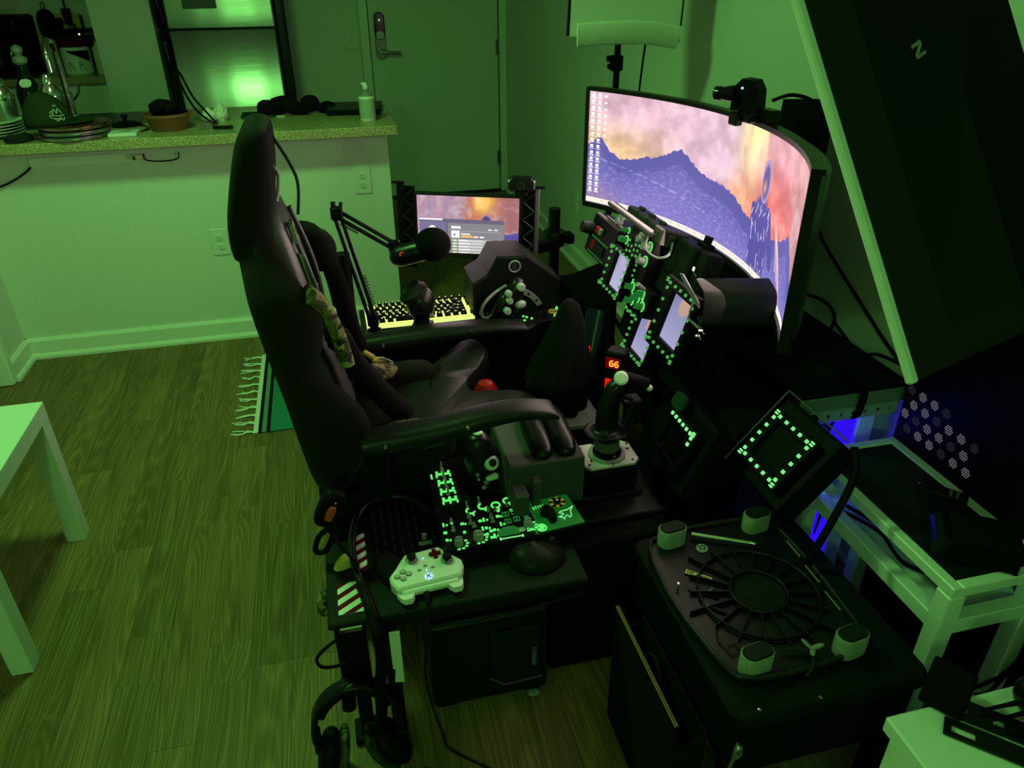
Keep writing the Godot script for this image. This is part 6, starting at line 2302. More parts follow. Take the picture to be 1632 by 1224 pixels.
		fill(shot, Vector2(0.73, 0.76 + r * 0.055), Vector2(0.755, 0.79 + r * 0.055), Color(1, 1, 1))
	fill(shot, Vector2(0.815, 0.74), Vector2(0.825, 0.97), Color(1, 1, 1))
	o = thing("small_monitor", "small flat monitor left of the seat showing an open settings window", "monitor")
	o.transform = xf
	s = S()
	quv(s, [Vector3(-0.164, -0.093, 0.002), Vector3(0.164, -0.093, 0.002), Vector3(0.164, 0.093, 0.002), Vector3(-0.164, 0.093, 0.002)], [Vector2(0, 1), Vector2(1, 1), Vector2(1, 0), Vector2(0, 0)])
	part("screen", s, screen_mat("settings_view", shot, 1.0), o)
	s = S()
	frame_with_hole(s, Vector2(-0.172, -0.108), Vector2(0.172, 0.1), Vector2(-0.164, -0.093), Vector2(0.164, 0.093), -0.012, 0.005, 0.001)
	box(s, Vector3(0, -0.004, -0.013), Vector3(0.344, 0.208, 0.02), 0.004)
	part("bezel", s, mat("bezel"), o)
	s = S()
	box(s, Vector3(0.03, -0.16, -0.04), Vector3(0.04, 0.2, 0.02), 0.003)
	part("bracket", s, mat("black"), o)
	al = AreaLight3D.new()
	lights_on(al, "small_monitor_light", xf * Vector3(0, 0, 0.02), Color(0.95, 0.82, 0.86), 0.05)
	al.area_size = Vector2(0.32, 0.18)
	al.basis = xf.basis * Basis(Vector3.UP, PI)
	for k in [-1, 1]:
		o = thing("lattice_rail", "upright black lattice rail at the %s edge of the small monitor" % ("left" if k < 0 else "right"), "rail", Vector3.ZERO, 0.0, "lattice rails of the small monitor")
		o.transform = xf
		s = S()
		var x0: float = k * 0.194
		for dx in [-0.018, 0.018]:
			box(s, Vector3(x0 + dx, -0.02, -0.01), Vector3(0.006, 0.27, 0.02), 0.001)
		box(s, Vector3(x0, -0.02, -0.02), Vector3(0.04, 0.27, 0.008), 0.001)
		part("stile", s, mat("black"), o)
		for j in 9:
			s = S()
			box(s, Q, Vector3(0.004, 0.042, 0.006), 0.001, X(Vector3(x0, -0.13 + j * 0.028, 0.0), 0, 0, 0.9 if j % 2 else -0.9))
			part("lattice_bar", s, mat("lattice", Color(0.16, 0.16, 0.16), 0.35, 0.6), o)
		s = S()
		box(s, Vector3(x0 + k * 0.026, -0.01, -0.02), Vector3(0.014 if k > 0 else 0.02, 0.27, 0.03), 0.002)
		part("outer_strip", s, mat("grey") if k > 0 else mat("black"), o)
		s = S()
		box(s, Vector3(x0 + k * 0.03, 0.128, -0.005), Vector3(0.04, 0.006, 0.014), 0.001, X(Q, 0, 0, 0))
		part("top_hook", s, mat("black"), o)
	o = thing("webcam", "black webcam on top of the small monitor's right rail", "camera")
	o.transform = xf * X(Vector3(0.17, 0.138, 0.0))
	s = S()
	prism(s, [Vector2(-0.042, -0.012), Vector2(-0.036, -0.02), Vector2(0.036, -0.02), Vector2(0.042, -0.012), Vector2(0.042, 0.012), Vector2(0.03, 0.022), Vector2(-0.03, 0.022), Vector2(-0.042, 0.014)], -0.018, 0.016, Transform3D(), 0.004)
	part("body", s, mat("black_satin"), o)
	s = S()
	lathe(s, [Vector2(0.014, 0), Vector2(0.014, 0.006), Vector2(0.01, 0.007), Vector2(0.009, 0.003), Vector2(0, 0.003)], 20, X(Vector3(-0.004, -0.003, 0.015), PI / 2))
	part("lens", s, mat("dark_grey"), o)
	s = S()
	box(s, Vector3(0, -0.028, 0.0), Vector3(0.04, 0.014, 0.03), 0.003)
	part("clip", s, mat("black"), o)
	for k in [-1, 1]:
		s = S()
		box(s, Vector3(k * 0.04, 0.012, 0.015), Vector3(0.004, 0.006, 0.003))
		part("side_light", s, mat("white"), o)
	o = thing("clamp_arm", "black clamp arm holding the small monitor to its post", "clamp", Vector3(0.735, 0.675, -2.42))
	s = S()
	lathe(s, [Vector2(0.038, -0.025), Vector2(0.04, -0.02), Vector2(0.04, 0.02), Vector2(0.038, 0.025)], 20)
	part("collar", s, mat("black_satin"), o)
	s = S()
	box(s, Vector3(-0.08, -0.005, 0.04), Vector3(0.14, 0.04, 0.025), 0.004, X(Q, 0, 0.35, 0))
	box(s, Vector3(0.05, 0.0, 0.01), Vector3(0.03, 0.035, 0.05), 0.004)
	cyl(s, Vector3(-0.13, 0.0, 0.06), Vector3(-0.2, 0.02, 0.082), 0.016, -1, 12)
	part("bar", s, mat("black"), o)

# ---------- on and round the right shelf ----------
func shelf_items():
	var s: SurfaceTool
	var o := thing("gamepad", "white gamepad with glowing round emblem on the dark shelf", "gamepad", Vector3(0.088, 0.424, -1.142), 0.1)
	o.rotation.x = 0.12
	s = S()
	prism(s, [Vector2(-0.034, 0.044), Vector2(0.038, 0.046), Vector2(0.075, -0.002), Vector2(0.075, -0.02), Vector2(0.064, -0.04), Vector2(-0.066, -0.04), Vector2(-0.075, -0.02), Vector2(-0.075, -0.004)], -0.006, 0.02, X(Q, -PI / 2), 0.004)
	part("faceplate", s, mat("white"), o)
	for k in [-1, 1]:
		s = S()
		pillow(s, Vector3(0.027, 0.018, 0.046), X(Vector3(k * 0.066, 0.0, -0.03), 0, k * -0.3, 0), 0.8, 0.8)
		part("grip", s, mat("black_soft"), o)
		s = S()
		prism(s, [Vector2(-0.018, 0.0), Vector2(0.018, 0.0), Vector2(0.014, 0.018), Vector2(0.008, 0.03), Vector2(-0.008, 0.03), Vector2(-0.014, 0.018)], -0.008, 0.006, X(Vector3(k * 0.05, -0.002, 0.04), PI / 2 - 0.35), 0.003)
		part("trigger", s, mat("white"), o)
	s = S()
	box(s, Vector3(0, 0.006, 0.043), Vector3(0.118, 0.016, 0.014), 0.004)
	part("bumper", s, mat("white"), o)
	for q in [[-0.023, -0.026], [0.046, -0.004]]:
		s = S()
		lathe(s, [Vector2(0.014, 0.018), Vector2(0.013, 0.021), Vector2(0.006, 0.022)], 18, X(Vector3(q[0], 0, q[1])))
		part("stick_well", s, mat("mid_grey"), o)
		s = S()
		lathe(s, [Vector2(0.005, 0.018), Vector2(0.005, 0.027), Vector2(0.0095, 0.029), Vector2(0.0095, 0.033), Vector2(0.008, 0.034), Vector2(0.0, 0.0325)], 18, X(Vector3(q[0], 0, q[1])))
		part("thumb_stick", s, mat("black"), o)
	s = S()
	box(s, Vector3(0.026, 0.022, -0.026), Vector3(0.024, 0.006, 0.008), 0.001)
	box(s, Vector3(0.026, 0.022, -0.026), Vector3(0.008, 0.006, 0.024), 0.001)
	part("direction_pad", s, mat("dark_red"), o)
	for q in [[-0.047, 0.0], [-0.036, 0.008], [-0.06, 0.009], [-0.049, 0.017]]:
		s = S()
		lathe(s, [Vector2(0.0055, 0.019), Vector2(0.0055, 0.0225), Vector2(0.004, 0.0235), Vector2(0, 0.0237)], 14, X(Vector3(q[0], 0, q[1])))
		part("face_button", s, mat("button_white", Color(0.62, 0.64, 0.6), 0.5), o)
		s = S()
		var p := []
		for i in 13:
			p.append(Vector3(q[0] + cos(TAU * i / 12.0) * 0.006, 0.0205, q[1] + sin(TAU * i / 12.0) * 0.006))
		tube(s, p, 0.0007, 4)
		part("button_rim", s, mat("grey"), o)
	for q in [-0.014, 0.014, 0.0]:
		s = S()
		pillow(s, Vector3(0.0045, 0.0015, 0.0028), X(Vector3(q, 0.0205, 0.006 if q != 0.0 else -0.002)), 0.8, 0.8, 10, 6)
		part("menu_button", s, mat("mid_grey"), o)
	s = S()
	lathe(s, [Vector2(0.0085, 0.019), Vector2(0.0085, 0.0215), Vector2(0.0, 0.0218)], 20, X(Vector3(0.0, 0, 0.026)))
	var em := part("lit_emblem", s, mat("white_glow"), o)
	s = S()
	for k in [-1, 1]:
		box(s, Q, Vector3(0.0016, 0.001, 0.013), 0, X(Vector3(0, 0.0221, 0.026), 0, k * 0.7, 0))
	part("cross_mark", s, mat("emblem_blue", Color(0.1, 0.3, 0.5), 0.5), em)
	for z in [-0.022, 0.01]:
		s = S()
		cyl(s, Vector3(0, 0.0195, z), Vector3(0, 0.021, z), 0.0022, -1, 10)
		part("status_lamp", s, mat("white_glow"), o)
	o = thing("gamepad_cable", "black cable running from the gamepad over the shelf edge down", "cable")
	s = S()
	box(s, Vector3(0.082, 0.42, -1.085), Vector3(0.012, 0.009, 0.022), 0.002)
	part("plug", s, mat("black"), o)
	s = S()
	tube(s, smooth([Vector3(0.081, 0.42, -1.075), Vector3(0.08, 0.416, -1.062), Vector3(0.074, 0.36, -1.045), Vector3(0.062, 0.26, -1.04), Vector3(0.07, 0.15, -1.04), Vector3(0.088, 0.05, -1.04), Vector3(0.1, 0.006, -1.03), Vector3(0.18, 0.005, -0.96), Vector3(0.25, 0.005, -0.9)], 6), 0.0026, 6)
	part("cord", s, mat("cable_grey", Color(0.1, 0.1, 0.1), 0.6), o)
	# trackball mouse
	o = thing("trackball_mouse", "dark sculpted trackball mouse at the shelf's right end", "mouse", Vector3(0.318, 0.41, -1.143), 0.05)
	s = S()
	var rings := []
	for k in 9:
		var f := k / 8.0 * PI / 2
		var p := PackedVector3Array()
		for i in 32:
			var a := -TAU * i / 32
			var w := 1.0 + 0.1 * cos(a) - 0.06 * cos(2 * a)
			p.append(Vector3(cos(a) * 0.066 * w * cos(f) - 0.004 * sin(f), 0.037 * sin(f) * (1.0 - 0.22 * cos(a) * cos(f)), sin(a) * 0.048 * w * cos(f)))
		rings.append(p)
	loft(s, rings, true, 1, false, 1)
	part("shell", s, mat("mouse_black", Color(0.1, 0.105, 0.1), 0.42), o)
	s = S()
	ball(s, Vector3(-0.012, 0.03, -0.047), Vector3(0.018, 0.018, 0.018), 20, 14)
	part("trackball", s, mat("ball_grey", Color(0.7, 0.68, 0.72), 0.2, 0.2), o)
	s = S()
	tube(s, smooth([Vector3(0.02, 0.0345, -0.03), Vector3(0.02, 0.036, -0.005), Vector3(0.035, 0.0305, 0.014), Vector3(0.06, 0.0185, 0.018)], 5), 0.0008, 4)
	tube(s, smooth([Vector3(0.022, 0.0357, -0.012), Vector3(0.05, 0.0265, -0.016), Vector3(0.064, 0.0175, -0.016)], 5), 0.0008, 4)
	part("button_seam", s, mat("black_gloss"), o)
	s = S()
	cyl(s, Vector3(0.046, 0.026, -0.021), Vector3(0.046, 0.026, -0.01), 0.009, -1, 16)
	part("scroll_wheel", s, mat("dark_grey"), o)
	words("logo_print", "logi", 0.011, 0.0004, mat("grey"), X(Vector3(0.002, 0.0377, -0.004), -PI / 2, -1.3, 0), o)
	# vent plate, hazard stickers
	o = thing("vent_plate", "black slotted plate lying behind the gamepad on the shelf", "vent plate", Vector3(0.06, 0.412, -1.3))
	s = S()
	box(s, Vector3(0, 0.003, 0), Vector3(0.16, 0.006, 0.22), 0.002)
	part("plate", s, mat("black"), o)
	for k in 8:
		for j in 5:
			s = S()
			box(s, Vector3(-0.063 + k * 0.018, 0.0065, -0.08 + j * 0.036 + (k % 2) * 0.012), Vector3(0.005, 0.004, 0.024), 0.001)
			part("slat", s, mat("dark_grey"), o)
	for q in [["hazard_sticker", "red and white striped sticker further back beside the vent plate", Vector3(-0.042, 0.41, -1.255), 0.03, 0.115], ["hazard_sticker", "red and white striped sticker at the shelf's near left corner", Vector3(-0.063, 0.41, -1.125), 0.056, 0.085]]:
		o = thing(q[0], q[1], "sticker", q[2], 0.0, "striped stickers")
		s = S()
		box(s, Vector3(0, 0.0006, 0), Vector3(q[3], 0.0008, q[4]))
		part("white_ground", s, mat("white"), o)
		var w: float = q[3] / 2
		var l: float = q[4] / 2
		var z := -l - 0.02
		while z < l + 0.03:
			var poly := Geometry2D.intersect_polygons(PackedVector2Array([Vector2(-w, z), Vector2(w, z + w * 1.3), Vector2(w, z + w * 1.3 + 0.014), Vector2(-w, z + 0.014)]), PackedVector2Array([Vector2(-w, -l), Vector2(w, -l), Vector2(w, l), Vector2(-w, l)]))
			if poly.size() and poly[0].size() >= 3:
				s = S()
				prism(s, Array(poly[0]), 0.0008, 0.0014, X(Q, -PI / 2))
				part("red_stripe", s, mat("dark_red"), o)
			z += 0.03
	s = S()
	box(s, Vector3(0.1, 0.419, -1.238), Vector3(0.03, 0.005, 0.012), 0.001)
	lathe(s, [Vector2(0.006, 0.412), Vector2(0.006, 0.43), Vector2(0, 0.432)], 10, X(Vector3(0.1, 0, -1.255)))
	tag(part("toggle_base", s, mat("mid_grey")), "small pale toggle bracket just behind the gamepad", "bracket")
	# thick hose loop
	o = thing("ribbed_hose", "black hose looping over the shelf and hanging past its edge", "hose")
	s = S()
	tube(s, smooth([Vector3(0.125, 0.43, -1.27), Vector3(0.122, 0.432, -1.33), Vector3(0.07, 0.44, -1.385), Vector3(0.0, 0.44, -1.385), Vector3(-0.038, 0.435, -1.34), Vector3(-0.054, 0.43, -1.26), Vector3(-0.052, 0.426, -1.2), Vector3(-0.04, 0.424, -1.13), Vector3(-0.03, 0.424, -1.075), Vector3(-0.024, 0.4, -1.045)], 6), 0.0085, 10)
	part("hose", s, mat("black_satin"), o)
	s = S()
	var hp := smooth([Vector3(-0.042, 0.424, -1.14), Vector3(-0.03, 0.424, -1.075), Vector3(-0.022, 0.39, -1.036), Vector3(-0.02, 0.33, -1.03), Vector3(-0.03, 0.25, -1.03), Vector3(-0.035, 0.17, -1.03)], 12)
	var rr := []
	var fr := frame(Vector3(0, 0, 1))
	var u: Vector3 = fr[0]
	for i in hp.size():
		var d: Vector3 = (hp[mini(i + 1, hp.size() - 1)] - hp[maxi(i - 1, 0)]).normalized()
		u = (u - d * u.dot(d)).normalized()
		rr.append(ring(hp[i], u, d.cross(u), 0.0125 if i % 2 == 0 else 0.0108, 12))
	loft(s, rr, true, 1)
	part("ribbed_sleeve", s, mat("black"), o)
	# buckle with orange button, yellow strap end
	o = thing("belt_buckle", "black seat belt buckle with orange button hanging behind the shelf", "buckle", Vector3(-0.098, 0.5, -1.24))
	s = S()
	pillow(s, Vector3(0.026, 0.045, 0.016), X(Vector3(0.012, 0.05, 0), 0, 0, -0.45), 0.6, 0.6)
	part("housing", s, mat("black"), o)
	s = S()
	pillow(s, Vector3(0.009, 0.02, 0.006), X(Vector3(0.012, 0.047, 0.014), 0, 0, -0.45), 0.6, 0.6, 12, 8)
	part("button", s, mat("orange"), o)
	s = S()
	tube(s, smooth([Vector3(0.004, 0.0, 0), Vector3(-0.02, -0.02, 0), Vector3(-0.03, -0.055, 0), Vector3(-0.012, -0.06, 0), Vector3(0.004, -0.03, 0.004), Vector3(0.016, 0.0, 0.004)], 5), 0.006, 7)
	part("loop", s, mat("black"), o)
	s = S()
	ball(s, Vector3(0.026, 0.07, 0.014), Vector3(0.003, 0.003, 0.002), 8, 6)
	part("rivet", s, mat("chrome"), o)
	s = S()
	tube(s, smooth([Vector3(0.0, 0.0, 0.0), Vector3(0.03, -0.03, 0.04), Vector3(0.055, -0.05, 0.07)], 5), 0.004, 6)
	part("tether", s, mat("black"), o)
	for k in 2:
		s = S()
		var b := Vector3(-0.075, 0.405, -1.22) if k == 0 else Vector3(-0.118, 0.345, -1.19)
		pillow(s, Vector3(0.022, 0.034, 0.012), X(b, 0.0, 0.3, -0.5 + 0.3 * k), 0.8, 0.7)
		tag(part("strap_end", s, mat("yellow") if k == 0 else mat("camo")), ["pale yellow strap end behind the striped stickers", "yellow and black strap end at the shelf's left edge"][k], "strap")
	s = S()
	tube(s, smooth([Vector3(-0.06, 0.36, -1.08), Vector3(-0.1, 0.37, -1.06), Vector3(-0.14, 0.345, -1.05), Vector3(-0.135, 0.315, -1.05), Vector3(-0.1, 0.3, -1.06), Vector3(-0.08, 0.31, -1.07)], 6), 0.0035, 6)
	tag(part("stray_cable", s, mat("black")), "thin black cable looping out left below the shelf", "cable")
	# hanger plate and headset
	o = thing("headset_hanger", "black hanger plate with round peg below the shelf's left end", "hanger", Vector3(-0.075, 0.25, -1.09))
	s = S()
	box(s, Vector3(0.0, 0.05, 0), Vector3(0.06, 0.2, 0.025), 0.003)
	part("plate", s, mat("black"), o)
	s = S()
	box(s, Vector3(0.004, 0.128, 0.016), Vector3(0.045, 0.014, 0.008), 0.002)
	part("metal_clip", s, mat("brushed"), o)
	s = S()
	cyl(s, Vector3(-0.02, -0.03, 0.0), Vector3(-0.02, -0.03, 0.07), 0.014, -1, 16)
	part("peg", s, mat("black"), o)
	s = S()
	box(s, Vector3(-0.07, 0.01, -1.12), Vector3(0.06, 0.02, 0.06), 0.003)
	box(s, Vector3(-0.07, 0.1, -1.11), Vector3(0.03, 0.18, 0.02), 0.003)
	part("stand_foot", s, mat("black"), o).position = -o.position
	o = thing("headset", "black headset with camo cushions hanging below the shelf corner", "headset", Vector3(-0.086, 0.12, -1.045))
	s = S()
	var arc := []
	for i in 21:
		var a := lerpf(-0.25, PI + 0.25, i / 20.0)
		arc.append(Vector3(cos(a) * 0.088, sin(a) * 0.122 + 0.015, 0.0))
	band(s, arc, 0.034, 0.012, Vector3(0, 0, 1))
	part("headband", s, mat("black_satin"), o)
	s = S()
	var arc2 := []
	for i in 15:
		var a := lerpf(0.5, PI - 0.5, i / 14.0)
		arc2.append(Vector3(cos(a) * 0.077, sin(a) * 0.108 + 0.015, 0.0))
	band(s, arc2, 0.03, 0.012, Vector3(0, 0, 1))
	part("headband_pad", s, mat("black_soft"), o)
	for k in [-1, 1]:
		s = S()
		var cup := X(Vector3(k * 0.066, -0.045, 0.012), 0, 0, k * (0.25 if k < 0 else 0.55))
		pillow(s, Vector3(0.022, 0.058, 0.045), cup, 0.8, 0.8)
		var ec := part("ear_cup", s, mat("black"), o)
		s = S()
		pillow(s, Vector3(0.013, 0.06, 0.047), cup * X(Vector3(-k * 0.026, 0, 0)), 0.7, 0.8)
		part("ear_cushion", s, mat("camo_dark", Color(0.5, 0.55, 0.5), 0.7), ec)
		mat("camo_dark").albedo_texture = mat("camo").albedo_texture
		tri_map(mat("camo_dark"), 8.0, false)
		s = S()
		box(s, Vector3(k * 0.085, -0.01, 0), Vector3(0.016, 0.07, 0.024), 0.004)
		part("yoke", s, mat("dark_grey"), o)
	s = S()
	tube(s, smooth([Vector3(0.04, 0.0045, -1.0), Vector3(0.1, 0.0045, -0.95), Vector3(0.15, 0.0045, -0.91), Vector3(0.2, 0.0045, -0.85)], 5), 0.004, 6)
	tag(part("headset_cable", s, mat("black")), "black cable lying on the floor right of the headset", "cable")
	s = S()
	prism(s, [Vector2(-0.009, -0.07), Vector2(0.01, -0.075), Vector2(0.011, 0.07), Vector2(-0.01, 0.07), Vector2(-0.01, -0.03), Vector2(-0.005, -0.035)], -0.002, 0.002, X(Vector3(0.009, 0.305, -1.048)), 0.0005)
	cyl(s, Vector3(-0.003 + 0.009, 0.27, -1.0465), Vector3(0.006, 0.27, -1.045), 0.003, -1, 8)
	tag(part("white_bracket", s, mat("white")), "narrow white metal bracket hanging under the shelf", "bracket")
	# subwoofer-like case under the shelf
	o = thing("equipment_case", "black equipment case on the floor under the shelf", "case", Vector3(0.215, 0, -1.23))
	s = S()
	box(s, Vector3(0, 0.145, 0), Vector3(0.27, 0.26, 0.2), 0.008)
	part("body", s, mat("black_satin"), o)
	s = S()
	prism(s, [Vector2(0.0, 0.06), Vector2(0.03, 0.035), Vector2(0.115, 0.04), Vector2(0.115, 0.2), Vector2(0.0, 0.2)], 0.0, 0.006, X(Vector3(0.0, 0.03, 0.1)), 0.002)
	part("side_panel", s, mat("panel_green", Color(0.08, 0.11, 0.09), 0.5), o)
	s = S()
	tube(s, [Vector3(-0.005, 0.092, 0.107), Vector3(0.03, 0.063, 0.108), Vector3(0.118, 0.068, 0.108)], 0.0025, 5)
	tube(s, [Vector3(-0.12, 0.018, 0.102), Vector3(0.1, 0.018, 0.102)], 0.0016, 5)
	part("trim_line", s, mat("grey"), o)
	words("lettering", "ICEMAGE", 0.014, 0.0008, mat("mid_grey"), X(Vector3(0.1, 0.135, 0.1062), 0, 0, -PI / 2), o, true)
	for q in [[-0.1, -0.09], [0.1, -0.09], [-0.1, 0.07], [0.1, 0.07]]:
		s = S()
		box(s, Vector3(q[0], 0.0075, q[1]), Vector3(0.04, 0.015, 0.04), 0.003)
		part("foot", s, mat("dark_grey"), o)
	s = S()
	pillow(s, Vector3(0.016, 0.004, 0.012), X(Vector3(0.1, 0.011, 0.105)), 0.9, 0.9, 12, 6)
	part("foot_cap", s, mat("mid_grey"), o)
	# narrow open cardboard box with a corrugated edge
	o = thing("cardboard_box", "narrow open cardboard box with corrugated rim between shelf and bench", "box", Vector3(0.5, 0, -0.89))
	s = S()
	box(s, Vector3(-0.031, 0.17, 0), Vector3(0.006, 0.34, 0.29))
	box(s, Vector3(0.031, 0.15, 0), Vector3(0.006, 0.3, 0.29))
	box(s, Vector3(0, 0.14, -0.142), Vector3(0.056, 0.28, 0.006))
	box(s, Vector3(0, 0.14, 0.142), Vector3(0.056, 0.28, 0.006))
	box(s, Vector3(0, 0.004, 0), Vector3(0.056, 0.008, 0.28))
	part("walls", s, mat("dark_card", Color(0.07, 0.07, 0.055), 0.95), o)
	s = S()
	var wav := []
	for i in 90:
		wav.append(Vector3(-0.031 + (0.002 if i % 2 == 0 else -0.002), 0.342, -0.145 + 0.29 * i / 89.0))
	tube(s, wav, 0.0012, 4)
	for dx in [-0.0026, 0.0026]:
		box(s, Vector3(-0.031 + dx, 0.3415, 0), Vector3(0.001, 0.004, 0.29))
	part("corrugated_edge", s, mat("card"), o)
	s = S()
	tube(s, smooth([Vector3(0.5, 0.24, -0.98), Vector3(0.51, 0.3, -0.93), Vector3(0.505, 0.26, -0.87), Vector3(0.495, 0.22, -0.85), Vector3(0.505, 0.28, -0.8)], 6), 0.004, 6)
	tag(part("coiled_cable", s, mat("cable_grey")), "dark cable coiled inside the cardboard box", "cable")

# ---------- the black bench with the tray ----------
func bench_side():
	var o := thing("black_bench", "low black bench in the foreground carrying an upturned round tray", "bench", Vector3(0.74, 0, -0.925))
	var s := S()
	var top := []
	for v in rrect(0.39, 0.47, 0.03, 4):
		top.append(v)
	prism(s, top, 0.375, 0.4, X(Q, -PI / 2), 0.005)
	part("top", s, mat("bench_black", Color(0.06, 0.075, 0.06), 0.6), o)
	s = S()
	box(s, Vector3(0, 0.3, 0), Vector3(0.36, 0.15, 0.44), 0.004)
	part("apron", s, mat("black_matt"), o)
	for i in [-1, 1]:
		for j in [-1, 1]:
			s = S()
			box(s, Vector3(i * 0.16, 0.115, j * 0.2), Vector3(0.04, 0.23, 0.04), 0.003)
			part("leg", s, mat("black"), o)
	for q in [[-0.145, 0.222], [-0.03, 0.225], [0.0, -0.22]]:
		s = S()
		lathe(s, [Vector2(0.0035, 0.4), Vector2(0.003, 0.402), Vector2(0, 0.4025)], 10, X(Vector3(q[0], 0, q[1])))
		part("screw", s, mat("chrome"), o)
	s = S()
	tube(s, smooth([Vector3(0.545, 0.37, -0.675), Vector3(0.538, 0.35, -0.67), Vector3(0.54, 0.335, -0.67), Vector3(0.55, 0.345, -0.67), Vector3(0.545, 0.365, -0.67), Vector3(0.53, 0.32, -0.665), Vector3(0.525, 0.29, -0.665)], 4), 0.0035, 6)
	tag(part("zip_pull", s, mat("brushed")), "metal zip pull hanging from the bench's near corner", "zip pull")
	# upturned plastic base with radial ribs
	o = thing("ribbed_tray", "black upturned plastic base with radial ribs on the bench", "tray", Vector3(0.712, 0.4, -0.946))
	s = S()
	var outline := []
	var inner := []
	var key := [[-0.125, -0.2], [0.0, -0.208], [0.135, -0.203], [0.158, -0.17], [0.164, -0.02], [0.152, 0.16], [0.135, 0.182], [0.0, 0.2], [-0.12, 0.192], [-0.14, 0.165], [-0.166, 0.0], [-0.156, -0.15]]
	var curve := PackedVector3Array()
	for k in key:
		curve.append(Vector3(k[0], 0, k[1]))
	curve = chaikin(curve)
	for v in curve:
		outline.append(Vector2(v.x, -v.z))
	prism(s, outline, 0.0, 0.008, X(Q, -PI / 2), 0.002)
	part("floor", s, mat("tray_black", Color(0.06, 0.06, 0.064), 0.4), o)
	s = S()
	var rim := []
	for v in curve:
		rim.append(v * 0.99 + Vector3(0, 0.017, 0))
	rim.append(rim[0])
	var rr := []
	for v in curve:
		var d: Vector3 = v.normalized()
		rr.append(PackedVector3Array([v + Vector3(0, 0.004, 0), v + d * 0.002 + Vector3(0, 0.012, 0), v + Vector3(0, 0.019, 0), v - d * 0.004 + Vector3(0, 0.019, 0), v - d * 0.006 + Vector3(0, 0.006, 0)]))
	loft(s, rr, false, 1, true)
	part("rim", s, mat("rim_grey", Color(0.13, 0.13, 0.13), 0.35), o)
	for k in 18:
		var a := TAU * k / 18.0 + 0.1
		var r1 := 0.135 if k % 3 else 0.155
		s = S()
		box(s, Vector3((0.056 + r1) / 2, 0.0135, 0), Vector3(r1 - 0.056, 0.011, 0.0024), 0.0005, X(Vector3(0.012, 0, 0.01), 0, a, 0))
		part("rib", s, mat("tray_black"), o)
	for q in [[0.056, 0.022], [0.118, 0.0185]]:
		s = S()
		var p := []
		for i in 48:
			p.append(Vector3(0.012 + cos(TAU * i / 48.0) * q[0], q[1] - 0.004, 0.01 + sin(TAU * i / 48.0) * q[0]))
		tube(s, p, 0.0024, 6, 2.0, true)
		part("ring_rib", s, mat("tray_black"), o)
	s = S()
	lathe(s, [Vector2(0.054, 0.008), Vector2(0.054, 0.014), Vector2(0.05, 0.015), Vector2(0.046, 0.011), Vector2(0, 0.0105)], 36, X(Vector3(0.012, 0, 0.01)))
	part("hub", s, mat("hub_green", Color(0.1, 0.11, 0.08), 0.7), o)
	s = S()
	for k in 14:
		var a := PI + 0.3 + k * 0.18
		box(s, Vector3(0.026, 0.0112, 0), Vector3(0.016 + 0.008 * (k % 3), 0.0006, 0.0015), 0, X(Vector3(0.012, 0, 0.006), 0, a, 0))
	part("scratches", s, mat("dark_grey"), o)
	for q in [[-0.09, -0.177], [0.112, -0.177], [-0.085, 0.168], [0.103, 0.172]]:
		s = S()
		var ov := []
		for v in rrect(0.064, 0.04, 0.0195, 5):
			ov.append(v)
		prism(s, ov, 0.006, 0.05, X(Vector3(q[0], 0, q[1]), -PI / 2, 0.15, 0) * Transform3D(), 0.002, 4)
		var ft := part("foot", s, mat("foot_grey", Color(0.52, 0.52, 0.5), 0.5), o)
		s = S()
		ov = []
		for v in rrect(0.058, 0.034, 0.0165, 5):
			ov.append(v)
		prism(s, ov, 0.05, 0.053, X(Vector3(q[0], 0, q[1]), -PI / 2, 0.15, 0), 0.002, 4)
		part("rubber_pad", s, mat("dark_grey"), ft)
	for k in 3:
		s = S()
		box(s, Vector3(0.145 - 0.004 * k, 0.0215, -0.08 + k * 0.075), Vector3(0.003, 0.003, 0.05), 0.0005)
		part("edge_strip", s, mat("edge_yellow", Color(0.5, 0.45, 0.25), 0.5), o)
	# small things lying in the tray
	o = thing("metal_rod", "slim metal rod with ferrule lying across the tray's far side", "rod")
	s = S()
	cyl(s, Vector3(0.668, 0.423, -1.121), Vector3(0.778, 0.421, -1.066), 0.0042, 0.0036, 6)
	part("rod", s, mat("rod_metal", Color(0.75, 0.75, 0.66), 0.35, 0.6), o)
	s = S()
	cyl(s, Vector3(0.778, 0.421, -1.066), Vector3(0.787, 0.4208, -1.061), 0.0058, -1, 10)
	part("ferrule", s, mat("chrome"), o)
	o = thing("chip_key", "small pale round keyring disc by the rod in the tray", "keyring", Vector3(0.677, 0.4085, -1.086))
	s = S()
	lathe(s, [Vector2(0.013, 0), Vector2(0.013, 0.003), Vector2(0.011, 0.0035), Vector2(0, 0.0035)], 16)
	part("disc", s, mat("mid_grey"), o)
	s = S()
	for k in 5:
		cyl(s, Vector3(cos(k * 1.26) * 0.006, 0.0034, sin(k * 1.26) * 0.006), Vector3(cos(k * 1.26) * 0.006, 0.0042, sin(k * 1.26) * 0.006), 0.0022, -1, 6)
	part("hole", s, mat("black"), o)
	o = thing("printed_strip", "pale printed label strip reading OP lying in the tray", "label strip", Vector3(0.632, 0.412, -1.011), -0.74)
	s = S()
	box(s, Q, Vector3(0.055, 0.002, 0.012), 0.0005)
	part("strip", s, mat("strip_cream", Color(0.78, 0.7, 0.5), 0.6), o)
	words("lettering", "OP", 0.011, 0.0005, mat("black"), X(Vector3(-0.017, 0.0012, 0.0), -PI / 2), o, true)
	s = S()
	for k in 6:
		box(s, Vector3(-0.003 + k * 0.005, 0.0012, 0.001), Vector3(0.003, 0.0006, 0.004))
	part("small_print", s, mat("black"), o)
